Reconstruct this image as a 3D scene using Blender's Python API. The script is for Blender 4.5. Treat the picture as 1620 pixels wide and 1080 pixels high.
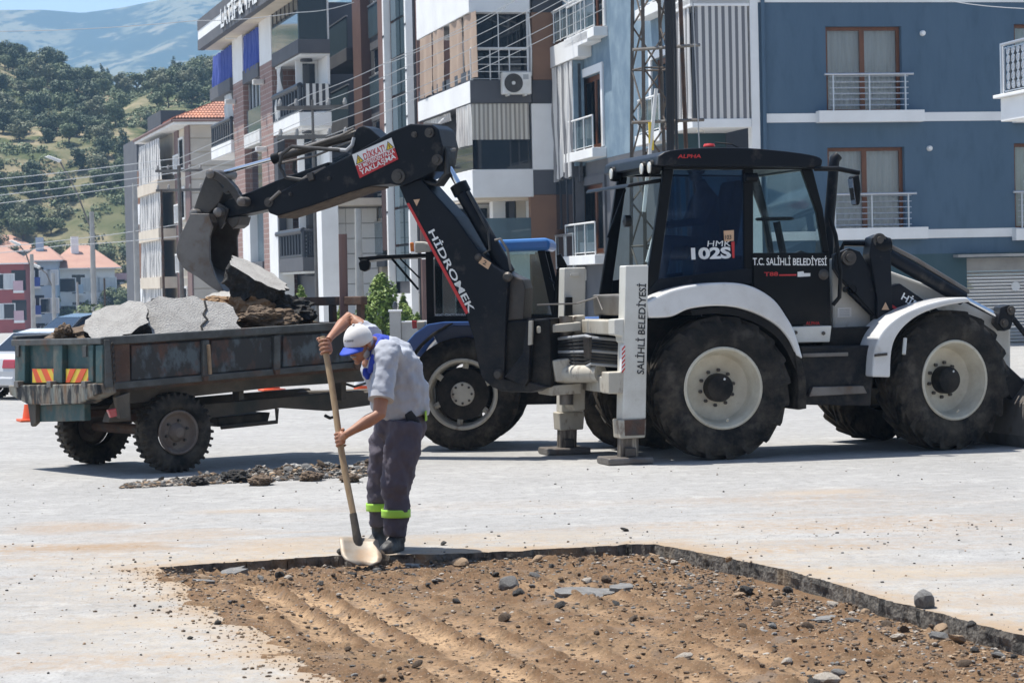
import bpy, math, random
import numpy as np
from mathutils import Vector, Matrix, noise as mnoise
from mathutils.geometry import tessellate_polygon
R = math.radians
rng = random.Random(7)
nrng = np.random.default_rng(11)
scene = bpy.context.scene
for o in list(bpy.data.objects):
    bpy.data.objects.remove(o)
col = scene.collection

# ------------------------------------------------------------------ camera
FPX, CAM_H = 4000.0, 1.75
PITCH, ROLL = math.atan(90 / FPX), 0.022
_f = Vector((0, math.cos(PITCH), -math.sin(PITCH)))
_u0 = Vector((0, math.sin(PITCH), math.cos(PITCH)))
_r0 = Vector((1, 0, 0))
CAM_R = _r0 * math.cos(ROLL) - _u0 * math.sin(ROLL)
CAM_U = _r0 * math.sin(ROLL) + _u0 * math.cos(ROLL)
CAM_P = Vector((0, 0, CAM_H))
cam_d = bpy.data.cameras.new('camera')
cam_d.sensor_width = 36.0
cam_d.lens = FPX / 1620 * 36.0
cam_d.clip_start, cam_d.clip_end = 0.5, 20000
cam_d.dof.use_dof = True
cam_d.dof.focus_distance = 20.5
cam_d.dof.aperture_fstop = 11
cam = bpy.data.objects.new('camera', cam_d)
col.objects.link(cam)
m = Matrix((CAM_R, CAM_U, -_f)).transposed().to_4x4()
m.translation = CAM_P
cam.matrix_world = m
scene.camera = cam

# ------------------------------------------------------------------ light
SUN_FROM = Vector((-0.30, 0.17, 1.0)).normalized()
w = bpy.data.worlds.new('World')
scene.world = w
w.use_nodes = True
nt = w.node_tree
bg = nt.nodes['Background']
sky = nt.nodes.new('ShaderNodeTexSky')
sky.sky_type = 'NISHITA'
sky.sun_disc = False
sky.sun_elevation = math.asin(SUN_FROM.z)
sky.sun_rotation = math.atan2(SUN_FROM.x, SUN_FROM.y)
sky.altitude = 200
sky.air_density = 1.0
sky.dust_density = 1.2
nt.links.new(sky.outputs[0], bg.inputs[0])
bg.inputs[1].default_value = 0.105
sd = bpy.data.lights.new('sun', 'SUN')
sd.energy = 5.0
sd.angle = R(0.53)
sd.color = (1.0, 0.96, 0.89)
sun = bpy.data.objects.new('sun', sd)
col.objects.link(sun)
sun.rotation_euler = (-SUN_FROM).to_track_quat('-Z', 'Y').to_euler()
sun.location = (0, 0, 50)
vs = scene.view_settings
vs.view_transform = 'Standard'
vs.look = 'None'
vs.gamma = 1.0
vs.use_curve_mapping = False
vs.exposure = 0.68
scene.cycles.use_denoising = True
scene.cycles.max_bounces = 6
scene.cycles.transparent_max_bounces = 24
scene.cycles.volume_bounces = 1

# ------------------------------------------------------------------ pixel -> place helpers
def ray(px, py):
    return _f + CAM_R * ((px - 810) / FPX) - CAM_U * ((py - 540) / FPX)
def at(px, py, Y):
    d = ray(px, py)
    return CAM_P + d * (Y / d.y)
def gnd(px, py, z=0.0):
    d = ray(px, py)
    return CAM_P + d * ((z - CAM_H) / d.z)

class Frame:
    """upright local frame: u to the side, v into the depth, w up"""
    def __init__(s, O, yaw):
        s.O = Vector((O[0], O[1], O[2] if len(O) > 2 else 0.0)); s.yaw = yaw
        s.U = Vector((math.cos(yaw), math.sin(yaw), 0)); s.V = Vector((-math.sin(yaw), math.cos(yaw), 0))
    def F(s, px, py, v=0.0):           # point on the plane v = const
        d = ray(px, py); p0 = s.O + s.V * v
        t = (p0 - CAM_P).dot(s.V) / d.dot(s.V)
        p = CAM_P + d * t - s.O
        return Vector((p.dot(s.U), v, p.z))
    def L(s, px, py, u=0.0):           # point on the plane u = const
        d = ray(px, py); p0 = s.O + s.U * u
        t = (p0 - CAM_P).dot(s.U) / d.dot(s.U)
        p = CAM_P + d * t - s.O
        return Vector((u, p.dot(s.V), p.z))
    def Z(s, px, py, z=0.0):           # point on a level plane
        p = gnd(px, py, z + s.O.z) - s.O
        return Vector((p.dot(s.U), p.dot(s.V), p.z))
    def world(s, p):
        return s.O + s.U * p[0] + s.V * p[1] + Vector((0, 0, p[2]))

def root(name, fr, label, cat, group=None):
    o = bpy.data.objects.new(name, None)
    o.empty_display_size = 0.2
    col.objects.link(o)
    o.location = fr.O
    o.rotation_euler = (0, 0, fr.yaw)
    tag(o, label, cat, group)
    return o
def tag(o, label=None, cat=None, group=None, kind=None):
    if label: o['label'] = label
    if cat: o['category'] = cat
    if group: o['group'] = group
    if kind: o['kind'] = kind
    return o

# ------------------------------------------------------------------ mesh builder
class MB:
    def __init__(s):
        s.v = []; s.f = []
    def add(s, vs, fs):
        n = len(s.v)
        s.v += [tuple(p) for p in vs]
        s.f += [tuple(i + n for i in f) for f in fs]
        return s
    def box(s, a, b):
        x0, y0, z0 = [min(a[i], b[i]) for i in range(3)]
        x1, y1, z1 = [max(a[i], b[i]) for i in range(3)]
        return s.add([(x0, y0, z0), (x1, y0, z0), (x1, y1, z0), (x0, y1, z0), (x0, y0, z1), (x1, y0, z1), (x1, y1, z1), (x0, y1, z1)],
                     [(0, 3, 2, 1), (4, 5, 6, 7), (0, 1, 5, 4), (1, 2, 6, 5), (2, 3, 7, 6), (3, 0, 4, 7)])
    def prism(s, poly, v0, v1):
        """poly: (u,w) outline, extruded from depth v0 to v1"""
        n = len(poly)
        area = sum(poly[i][0] * poly[(i + 1) % n][1] - poly[(i + 1) % n][0] * poly[i][1] for i in range(n))
        if area < 0: poly = poly[::-1]
        if v0 > v1: v0, v1 = v1, v0
        vs = [(p[0], v0, p[1]) for p in poly] + [(p[0], v1, p[1]) for p in poly]
        fs = [tuple(range(n)), tuple(range(2 * n - 1, n - 1, -1))]
        fs += [((i + 1) % n, i, i + n, (i + 1) % n + n) for i in range(n)]
        return s.add(vs, fs)
    def prismz(s, poly, z0, z1):
        """poly: (u,v) outline, extruded upwards"""
        n = len(poly)
        area = sum(poly[i][0] * poly[(i + 1) % n][1] - poly[(i + 1) % n][0] * poly[i][1] for i in range(n))
        if area < 0: poly = poly[::-1]
        vs = [(p[0], p[1], z0) for p in poly] + [(p[0], p[1], z1) for p in poly]
        fs = [tuple(range(n - 1, -1, -1)), tuple(range(n, 2 * n))]
        fs += [(i, (i + 1) % n, (i + 1) % n + n, i + n) for i in range(n)]
        return s.add(vs, fs)
    def prismx(s, poly, u0, u1):
        """poly: (v,w) outline, extruded along u"""
        n = len(poly)
        area = sum(poly[i][0] * poly[(i + 1) % n][1] - poly[(i + 1) % n][0] * poly[i][1] for i in range(n))
        if area < 0: poly = poly[::-1]
        vs = [(u0, p[0], p[1]) for p in poly] + [(u1, p[0], p[1]) for p in poly]
        fs = [tuple(range(n - 1, -1, -1)), tuple(range(n, 2 * n))]
        fs += [(i, (i + 1) % n, (i + 1) % n + n, i + n) for i in range(n)]
        return s.add(vs, fs)
    def tube(s, pts, r, n=10, caps=True):
        """round rod along pts; r one radius or one per point"""
        pts = [Vector(p) for p in pts]
        rs = r if isinstance(r, (list, tuple)) else [r] * len(pts)
        rings = []
        prev = None
        for i, p in enumerate(pts):
            t = (pts[min(i + 1, len(pts) - 1)] - pts[max(i - 1, 0)]).normalized()
            if prev is None:
                a = Vector((0, 0, 1)) if abs(t.z) < 0.9 else Vector((1, 0, 0))
                e1 = t.cross(a).normalized()
            else:
                e1 = (prev - t * prev.dot(t)).normalized()
            prev = e1
            e2 = t.cross(e1)
            rings.append([p + (e1 * math.cos(k * 2 * math.pi / n) + e2 * math.sin(k * 2 * math.pi / n)) * rs[i] for k in range(n)])
        return s.loft(rings, caps)
    def loft(s, rings, caps=True):
        n = len(rings[0]); b = len(s.v)
        for r in rings: s.v += [tuple(p) for p in r]
        for i in range(len(rings) - 1):
            for k in range(n):
                a = b + i * n + k; c = b + i * n + (k + 1) % n
                s.f.append((a, c, c + n, a + n))
        if caps:
            s.f.append(tuple(b + k for k in range(n - 1, -1, -1)))
            e = b + (len(rings) - 1) * n
            s.f.append(tuple(e + k for k in range(n)))
        return s
    def lathe(s, prof, n=32, c=(0, 0, 0), axis='y', a0=0.0, a1=2 * math.pi):
        """prof: (r, h) pairs; turned around axis through c"""
        full = abs(a1 - a0) > 6.28
        b = len(s.v); kk = n if full else n + 1
        for (r, h) in prof:
            for k in range(kk):
                a = a0 + (a1 - a0) * k / n
                x, z = r * math.cos(a), r * math.sin(a)
                if axis == 'y': p = (c[0] + x, c[1] + h, c[2] + z)
                elif axis == 'z': p = (c[0] + x, c[1] + z, c[2] + h)
                else: p = (c[0] + h, c[1] + x, c[2] + z)
                s.v.append(p)
        for i in range(len(prof) - 1):
            for k in range(n):
                k2 = (k + 1) % kk
                s.f.append((b + i * kk + k, b + i * kk + k2, b + (i + 1) * kk + k2, b + (i + 1) * kk + k))
        return s
    def build(s, name, mat, parent=None, bev=0.0, smooth=False, seg=2):
        me = bpy.data.meshes.new(name)
        me.from_pydata(s.v, [], s.f)
        me.validate()
        me.update()
        fix_normals(me)
        if mat is not None: me.materials.append(MAT(mat))
        if smooth:
            me.polygons.foreach_set('use_smooth', [True] * len(me.polygons))
            if smooth != 'all':
                try: me.set_sharp_from_angle(angle=R(38))
                except Exception: pass
        o = bpy.data.objects.new(name, me)
        col.objects.link(o)
        if parent is not None: o.parent = parent
        if bev:
            bm_ = o.modifiers.new('bevel', 'BEVEL')
            bm_.width = bev; bm_.segments = seg; bm_.limit_method = 'ANGLE'; bm_.angle_limit = R(40)
        return o
import bmesh
def fix_normals(me):
    if len(me.polygons) > 60000: return
    b = bmesh.new(); b.from_mesh(me)
    bmesh.ops.recalc_face_normals(b, faces=b.faces)
    b.to_mesh(me); b.free()

def copy_obj(o, parent=None):
    c = o.copy(); col.objects.link(c); c.parent = parent
    return c
def copy_tree(o, parent=None):
    c = o.copy(); col.objects.link(c); c.parent = parent
    for ch in o.children: copy_tree(ch, c)
    return c

def text_mesh(name, s, p0, px_, py_, mat, parent=None, depth=0.0, shear=0.0, bold=0.018):
    """lettering laid into the parallelogram p0 (lower left), px_ (lower right), py_ (upper left)"""
    cu = bpy.data.curves.new(name, 'FONT')
    cu.body = s; cu.size = 1.0; cu.resolution_u = 3; cu.shear = shear; cu.offset = bold
    to = bpy.data.objects.new(name, cu)
    me = bpy.data.meshes.new_from_object(to)
    bpy.data.objects.remove(to); bpy.data.curves.remove(cu)
    co = np.zeros(len(me.vertices) * 3); me.vertices.foreach_get('co', co); co = co.reshape(-1, 3)
    lo, hi = co.min(0), co.max(0)
    q = (co - lo) / np.maximum(hi - lo, 1e-6)
    p0 = np.array(p0); ex = np.array(px_) - p0; ey = np.array(py_) - p0
    P = p0 + q[:, :1] * ex + q[:, 1:2] * ey
    me.vertices.foreach_set('co', P.ravel())
    me.materials.clear(); me.materials.append(MAT(mat))
    me.update()
    o = bpy.data.objects.new(name, me); col.objects.link(o)
    if parent is not None: o.parent = parent
    return o

# ------------------------------------------------------------------ materials
_M = {}
def MAT(m):
    return _M[m] if isinstance(m, str) else m
def mat(name, c1, c2=None, scale=4.0, lo=0.4, hi=0.65, rough=0.6, metal=0.0, bump=0.0, bscale=60.0, c3=None, scale3=1.2, lo3=0.5, hi3=0.7,
        stretch=(1, 1, 1), coat=0.0, detail=6.0, spec=0.5, dust=0.0):
    m = bpy.data.materials.new(name); m.use_nodes = True
    _M[name] = m
    t = m.node_tree; N = t.nodes; Lk = t.links
    b = N['Principled BSDF']
    b.inputs['Base Color'].default_value = (*c1, 1)
    b.inputs['Roughness'].default_value = rough
    b.inputs['Metallic'].default_value = metal
    b.inputs['Specular IOR Level'].default_value = spec
    if coat: b.inputs['Coat Weight'].default_value = coat; b.inputs['Coat Roughness'].default_value = 0.08
    tc = N.new('ShaderNodeTexCoord'); mp = N.new('ShaderNodeMapping')
    mp.inputs['Scale'].default_value = stretch
    Lk.new(tc.outputs['Object'], mp.inputs[0])
    cur = None
    def layer(prev, colr, sc, l, h):
        n = N.new('ShaderNodeTexNoise'); n.inputs['Scale'].default_value = sc; n.inputs['Detail'].default_value = detail
        n.inputs['Roughness'].default_value = 0.62
        Lk.new(mp.outputs[0], n.inputs['Vector'])
        r = N.new('ShaderNodeMapRange'); r.inputs['From Min'].default_value = l; r.inputs['From Max'].default_value = h
        Lk.new(n.outputs[0], r.inputs[0])
        x = N.new('ShaderNodeMix'); x.data_type = 'RGBA'
        Lk.new(r.outputs[0], x.inputs[0])
        if prev is None: x.inputs[6].default_value = (*c1, 1)
        else: Lk.new(prev, x.inputs[6])
        x.inputs[7].default_value = (*colr, 1)
        return x.outputs[2]
    if c2: cur = layer(None, c2, scale, lo, hi)
    if c3: cur = layer(cur, c3, scale3, lo3, hi3)
    if dust:                              # road dust caked on the lower parts
        geo = N.new('ShaderNodeNewGeometry'); sp = N.new('ShaderNodeSeparateXYZ'); Lk.new(geo.outputs['Position'], sp.inputs[0])
        hr_ = N.new('ShaderNodeMapRange'); hr_.inputs[1].default_value = 1.7; hr_.inputs[2].default_value = 0.1; Lk.new(sp.outputs['Z'], hr_.inputs[0])
        dn = N.new('ShaderNodeTexNoise'); dn.inputs['Scale'].default_value = 4.5; dn.inputs['Detail'].default_value = 8; dn.inputs['Roughness'].default_value = .72
        Lk.new(geo.outputs['Position'], dn.inputs['Vector'])
        dr = N.new('ShaderNodeMapRange'); dr.inputs[1].default_value = .38; dr.inputs[2].default_value = .72; Lk.new(dn.outputs[0], dr.inputs[0])
        mm_ = N.new('ShaderNodeMath'); mm_.operation = 'MULTIPLY'; Lk.new(hr_.outputs[0], mm_.inputs[0]); Lk.new(dr.outputs[0], mm_.inputs[1])
        m3 = N.new('ShaderNodeMath'); m3.operation = 'MULTIPLY'; m3.inputs[1].default_value = dust; Lk.new(mm_.outputs[0], m3.inputs[0])
        x = N.new('ShaderNodeMix'); x.data_type = 'RGBA'; Lk.new(m3.outputs[0], x.inputs[0])
        if cur is None: x.inputs[6].default_value = (*c1, 1)
        else: Lk.new(cur, x.inputs[6])
        x.inputs[7].default_value = (0.25, 0.20, 0.145, 1); cur = x.outputs[2]
    if cur is not None: Lk.new(cur, b.inputs['Base Color'])
    if bump:
        n = N.new('ShaderNodeTexNoise'); n.inputs['Scale'].default_value = bscale; n.inputs['Detail'].default_value = 5
        Lk.new(mp.outputs[0], n.inputs['Vector'])
        bp = N.new('ShaderNodeBump'); bp.inputs['Strength'].default_value = bump; bp.inputs['Distance'].default_value = 0.02
        Lk.new(n.outputs[0], bp.inputs['Height']); Lk.new(bp.outputs[0], b.inputs['Normal'])
    return m
def glass(name, tint, rough=0.03, clear=0.35, body=None):
    """tinted pane: fresnel reflection over a tinted see-through layer"""
    m = bpy.data.materials.new(name); m.use_nodes = True; _M[name] = m
    t = m.node_tree; N = t.nodes; Lk = t.links
    N.remove(N['Principled BSDF']); out = N['Material Output']
    tr = N.new('ShaderNodeBsdfTransparent'); tr.inputs[0].default_value = (*tint, 1)
    gl = N.new('ShaderNodeBsdfGlossy'); gl.inputs['Roughness'].default_value = rough; gl.inputs[0].default_value = (0.9, 0.95, 1, 1)
    df = N.new('ShaderNodeBsdfDiffuse'); df.inputs[0].default_value = (*(body or (0.03, 0.05, 0.06)), 1)
    m1 = N.new('ShaderNodeMixShader'); m1.inputs[0].default_value = clear
    Lk.new(df.outputs[0], m1.inputs[1]); Lk.new(tr.outputs[0], m1.inputs[2])
    fr = N.new('ShaderNodeFresnel'); fr.inputs[0].default_value = 1.52
    m2 = N.new('ShaderNodeMixShader')
    Lk.new(fr.outputs[0], m2.inputs[0]); Lk.new(m1.outputs[0], m2.inputs[1]); Lk.new(gl.outputs[0], m2.inputs[2])
    Lk.new(m2.outputs[0], out.inputs[0])
    return m
def stripes(name, ca, cb, per, axis='X', duty=0.5, rough=0.85, noise=0.06):
    """woven awning cloth: printed stripes along one object axis"""
    m = bpy.data.materials.new(name); m.use_nodes = True; _M[name] = m
    t = m.node_tree; N = t.nodes; Lk = t.links; b = N['Principled BSDF']
    b.inputs['Roughness'].default_value = rough
    tc = N.new('ShaderNodeTexCoord'); sp = N.new('ShaderNodeSeparateXYZ'); Lk.new(tc.outputs['Object'], sp.inputs[0])
    a = N.new('ShaderNodeMath'); a.operation = 'ADD'; Lk.new(sp.outputs['X'], a.inputs[0])
    Lk.new(sp.outputs['Y'], a.inputs[1])
    if axis == 'X': a.inputs[1].default_value = 0; t.links.remove(a.inputs[1].links[0])
    if axis == 'Y': t.links.remove(a.inputs[0].links[0]); a.inputs[0].default_value = 0
    d = N.new('ShaderNodeMath'); d.operation = 'DIVIDE'; d.inputs[1].default_value = per; Lk.new(a.outputs[0], d.inputs[0])
    fr = N.new('ShaderNodeMath'); fr.operation = 'FRACT'; Lk.new(d.outputs[0], fr.inputs[0])
    g = N.new('ShaderNodeMath'); g.operation = 'GREATER_THAN'; g.inputs[1].default_value = duty; Lk.new(fr.outputs[0], g.inputs[0])
    x = N.new('ShaderNodeMix'); x.data_type = 'RGBA'; x.inputs[6].default_value = (*ca, 1); x.inputs[7].default_value = (*cb, 1)
    Lk.new(g.outputs[0], x.inputs[0]); Lk.new(x.outputs[2], b.inputs['Base Color'])
    return m

# ------------------------------------------------------------------ palette
mat('white_paint', (0.74, 0.74, 0.72), (0.6, 0.58, 0.54), 1.3, rough=0.7, bump=0.1)
mat('white_wall', (0.84, 0.84, 0.83), (0.75, 0.745, 0.73), 0.6, rough=0.85, bump=0.15, bscale=20)
mat('cream_wall', (0.66, 0.58, 0.47), (0.58, 0.5, 0.4), 0.7, rough=0.85, bump=0.15, bscale=20)
mat('blue_wall', (0.068, 0.118, 0.175), (0.088, 0.143, 0.205), 0.9, 0.35, 0.75, rough=0.85, bump=0.2, bscale=14, stretch=(1, 1, .3), c3=(0.052, 0.095, 0.14), scale3=2.6, lo3=.52, hi3=.8)
mat('sunlit_blue_wall', (0.135, 0.205, 0.27), (0.22, 0.30, 0.36), 1.1, 0.42, 0.66, rough=0.8, bump=0.25, bscale=9)  # same blue paint, with sunlight put into the paler mottled colour
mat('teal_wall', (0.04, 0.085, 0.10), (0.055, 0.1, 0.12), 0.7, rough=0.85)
mat('grey_wall', (0.085, 0.088, 0.098), (0.11, 0.11, 0.12), 0.6, rough=0.8, bump=0.1, bscale=15)
mat('dark_wall', (0.05, 0.053, 0.062), (0.065, 0.066, 0.073), 0.8, rough=0.75)
mat('brown_wall', (0.24, 0.135, 0.085), (0.2, 0.115, 0.075), 0.8, rough=0.85)
mat('mauve_panel', (0.19, 0.115, 0.10), (0.16, 0.095, 0.085), 0.9, rough=0.7)
mat('wood_panel', (0.22, 0.085, 0.03), (0.16, 0.06, 0.022), 2.0, stretch=(6, 6, 0.6), rough=0.55)
mat('beige_panel', (0.52, 0.46, 0.39), (0.46, 0.40, 0.33), 0.8, rough=0.8)
mat('wood_frame', (0.16, 0.055, 0.02), (0.11, 0.038, 0.016), 3.0, stretch=(5, 5, .5), rough=0.45)
mat('roof_tile', (0.46, 0.235, 0.16), (0.36, 0.17, 0.115), 2.2, rough=0.85, c3=(0.58, 0.27, 0.16), scale3=0.7)
mat('orange_roof', (0.40, 0.235, 0.175), (0.34, 0.19, 0.145), 0.4, rough=0.9, bump=0.6, bscale=3)
mat('red_wall', (0.32, 0.085, 0.085), (0.27, 0.07, 0.07), 0.5, rough=0.85)
mat('pink_wall', (0.58, 0.40, 0.44), (0.5, 0.34, 0.38), 0.5, rough=0.85)
mat('lightblue_wall', (0.40, 0.50, 0.60), (0.36, 0.45, 0.55), 0.5, rough=0.85)
mat('net_curtain', (0.62, 0.64, 0.64), (0.5, 0.52, 0.53), 1.4, stretch=(8, 8, 0.4), rough=0.95)
mat('steel_rail', (0.55, 0.57, 0.6), rough=0.32, metal=0.75)
mat('white_rail', (0.75, 0.75, 0.74), rough=0.5)
mat('dark_rail', (0.035, 0.04, 0.05), rough=0.5)
mat('blue_curtain', (0.03, 0.06, 0.30), (0.09, 0.13, 0.42), 3.0, stretch=(4, 4, 0.25), rough=0.9)
mat('beige_curtain', (0.42, 0.31, 0.23), (0.35, 0.25, 0.19), 0.8, rough=0.9)
stripes('striped_cloth', (0.62, 0.60, 0.57), (0.16, 0.16, 0.17), 0.17, 'X', 0.52)
stripes('striped_cloth_side', (0.68, 0.66, 0.63), (0.24, 0.235, 0.235), 0.30, 'Y', 0.62)
stripes('striped_cloth_cream', (0.56, 0.53, 0.47), (0.3, 0.28, 0.25), 0.15, 'X', 0.52)
stripes('shutter_roll', (0.46, 0.45, 0.43), (0.40, 0.39, 0.37), 0.1, 'X', 0.5)
glass('window_glass', (0.5, 0.58, 0.6), clear=0.55, body=(0.02, 0.03, 0.04))
glass('clear_glass', (0.93, 0.95, 0.95), clear=0.94)
glass('rail_glass', (0.55, 0.66, 0.7), clear=0.35, body=(0.13, 0.19, 0.22))
glass('dark_glass', (0.2, 0.25, 0.3), clear=0.3, body=(0.012, 0.018, 0.028))
glass('cab_glass', (0.86, 0.93, 0.93), clear=0.96, body=(0.02, 0.04, 0.05))
glass('cab_glass_blue', (0.50, 0.66, 0.86), clear=0.86, body=(0.006, 0.03, 0.09))
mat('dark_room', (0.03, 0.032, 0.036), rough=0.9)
mat('concrete_pole', (0.42, 0.41, 0.39), (0.34, 0.33, 0.31), 2.0, rough=0.9)
mat('galvanised', (0.20, 0.19, 0.175), (0.14, 0.12, 0.105), 2.5, rough=0.55, metal=0.5)
mat('cable_black', (0.012, 0.012, 0.014), rough=0.5)
mat('cable_grey', (0.36, 0.37, 0.38), rough=0.5)
mat('concrete', (0.40, 0.39, 0.37), (0.3, 0.29, 0.28), 1.5, rough=0.9, bump=0.3)
mat('rubber', (0.009, 0.0088, 0.0085), (0.022, 0.0205, 0.019), 2.6, 0.42, 0.75, rough=0.85, spec=0.25, bump=0.35, bscale=40, c3=(0.105, 0.092, 0.078), scale3=5.0, lo3=0.52, hi3=0.85, dust=0.42)
mat('rim_cream', (0.64, 0.60, 0.49), (0.52, 0.47, 0.36), 2.6, rough=0.5, dust=0.55, c3=(0.3, 0.25, 0.18), scale3=9.0, lo3=0.63, hi3=0.8)
mat('machine_black', (0.003, 0.005, 0.009), (0.006, 0.008, 0.013), 1.8, rough=0.45, spec=0.2, c3=(0.075, 0.068, 0.06), scale3=5.0, lo3=0.58, hi3=0.85, bump=0.06, bscale=30, dust=0.3)
mat('machine_black_plain', (0.0025, 0.003, 0.004), (0.005, 0.0055, 0.007), 2.5, rough=0.45, spec=0.18, dust=0.3)
mat('machine_white', (0.66, 0.65, 0.60), (0.56, 0.54, 0.48), 1.4, rough=0.42, dust=0.5, c3=(0.33, 0.29, 0.22), scale3=6.0, lo3=0.6, hi3=0.85)
mat('worn_white', (0.50, 0.475, 0.41), (0.40, 0.365, 0.30), 2.0, rough=0.55, dust=0.5, c3=(0.13, 0.085, 0.06), scale3=7.0, lo3=0.56, hi3=0.7, stretch=(1, 1, .5))
mat('fender_white', (0.70, 0.70, 0.69), (0.58, 0.57, 0.55), 1.8, rough=0.32, coat=0.3, c3=(0.36, 0.32, 0.26), scale3=7.0, lo3=.6, hi3=.9)
mat('bare_steel', (0.055, 0.05, 0.046), (0.11, 0.097, 0.085), 3.0, rough=0.5, metal=0.55, c3=(0.06, 0.05, 0.044), scale3=6.0, bump=0.2, bscale=25)
mat('worn_steel', (0.20, 0.185, 0.17), (0.12, 0.105, 0.095), 2.5, rough=0.5, metal=0.5, c3=(0.15, 0.095, 0.06), scale3=5.0, lo3=0.56, hi3=0.75, bump=0.15)
mat('greasy_steel', (0.10, 0.085, 0.072), (0.42, 0.38, 0.32), 5.0, 0.5, 0.7, rough=0.4, metal=0.4, stretch=(4, 4, .35))
mat('chrome', (0.72, 0.74, 0.78), rough=0.12, metal=1.0)
mat('hose', (0.012, 0.012, 0.013), (0.05, 0.048, 0.045), 6.0, rough=0.5)
mat('text_white', (0.82, 0.82, 0.80), (0.7, 0.69, 0.66), 6.0, rough=0.5)
mat('text_black', (0.02, 0.02, 0.022), rough=0.55)
mat('text_red', (0.55, 0.03, 0.03), rough=0.5)
mat('sign_red', (0.50, 0.02, 0.025), rough=0.45)
mat('sign_white', (0.78, 0.77, 0.75), rough=0.45)
mat('sign_yellow', (0.72, 0.50, 0.03), rough=0.45)
mat('sticker_tan', (0.62, 0.40, 0.24), rough=0.6)
mat('lamp_glass', (0.62, 0.60, 0.54), rough=0.12, coat=0.6)
mat('amber', (0.7, 0.2, 0.03), rough=0.25, coat=0.5)
mat('tail_red', (0.38, 0.02, 0.025), rough=0.15, coat=0.8)
mat('tractor_blue', (0.02, 0.075, 0.25), (0.03, 0.09, 0.27), 2.0, rough=0.34, coat=0.3)
mat('tractor_roof_blue', (0.05, 0.19, 0.5), (0.07, 0.22, 0.52), 2.0, rough=0.35, coat=0.3)
mat('trailer_side', (0.035, 0.034, 0.033), (0.085, 0.105, 0.115), 6.0, 0.5, 0.60, rough=0.75, stretch=(1, 1, .55), c3=(0.105, 0.05, 0.032), scale3=3.6, lo3=0.52, hi3=0.63, bump=0.25, bscale=30)
mat('trailer_green', (0.028, 0.075, 0.078), (0.11, 0.115, 0.095), 4.2, 0.46, 0.64, rough=0.65, c3=(0.11, 0.06, 0.035), scale3=3.4, lo3=0.58, hi3=0.68, bump=0.2)
mat('trailer_rail', (0.05, 0.05, 0.047), (0.095, 0.10, 0.097), 5.0, rough=0.6, c3=(0.085, 0.05, 0.033), scale3=3.6, lo3=0.56, hi3=0.7, bump=0.2)
mat('rust', (0.085, 0.045, 0.03), (0.13, 0.08, 0.055), 4.0, rough=0.85, c3=(0.05, 0.055, 0.055), scale3=3.0, bump=0.4)
mat('tar_rail', (0.22, 0.23, 0.2), (0.16, 0.09, 0.045), 5.0, rough=0.7, c3=(0.012, 0.012, 0.012), scale3=4.0, lo3=0.48, hi3=0.56, stretch=(1.6, 1.6, .5), bump=0.3)
mat('chassis', (0.075, 0.062, 0.048), (0.12, 0.10, 0.076), 3.0, rough=0.8, c3=(0.045, 0.05, 0.045), scale3=2.0, bump=0.25)
mat('rusty_rim', (0.17, 0.135, 0.11), (0.12, 0.085, 0.065), 4.0, rough=0.75, c3=(0.2, 0.17, 0.14), scale3=9.0)
mat('car_silver', (0.60, 0.61, 0.62), rough=0.35, metal=0.0, coat=0.6)
mat('car_dark', (0.03, 0.036, 0.042), rough=0.3, metal=0.3, coat=0.6)
mat('cone_orange', (0.75, 0.10, 0.02), (0.65, 0.09, 0.025), 3.0, rough=0.55)
mat('cone_white', (0.75, 0.75, 0.74), rough=0.5)
mat('asphalt_face', (0.42, 0.405, 0.38), (0.33, 0.315, 0.295), 7.0, rough=0.92, bump=0.8, bscale=60, c3=(0.20, 0.19, 0.175), scale3=55.0, lo3=.55, hi3=.75)
mat('asphalt_core', (0.016, 0.015, 0.014), (0.06, 0.054, 0.047), 14.0, 0.5, 0.72, rough=0.85, bump=0.9, bscale=45)
mat('soil', (0.26, 0.165, 0.09), (0.19, 0.115, 0.062), 5.0, rough=0.95, bump=0.9, bscale=35, c3=(0.32, 0.22, 0.13), scale3=16.0)
mat('soil_clod', (0.15, 0.105, 0.068), (0.085, 0.06, 0.042), 12.0, rough=0.95, bump=0.8, bscale=60)
mat('stone_pale', (0.40, 0.36, 0.31), (0.30, 0.26, 0.21), 14.0, rough=0.9, bump=0.5, bscale=90)
mat('stone_tan', (0.34, 0.24, 0.15), (0.27, 0.18, 0.11), 12.0, rough=0.9, bump=0.5, bscale=90)
mat('stone_grey', (0.20, 0.195, 0.185), (0.13, 0.125, 0.12), 14.0, rough=0.9, bump=0.6, bscale=90)
mat('stone_dark', (0.04, 0.038, 0.036), (0.09, 0.085, 0.078), 16.0, rough=0.85, bump=0.8, bscale=70)
STONES = ['stone_pale', 'stone_tan', 'stone_grey', 'stone_dark', 'soil_clod']

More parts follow.
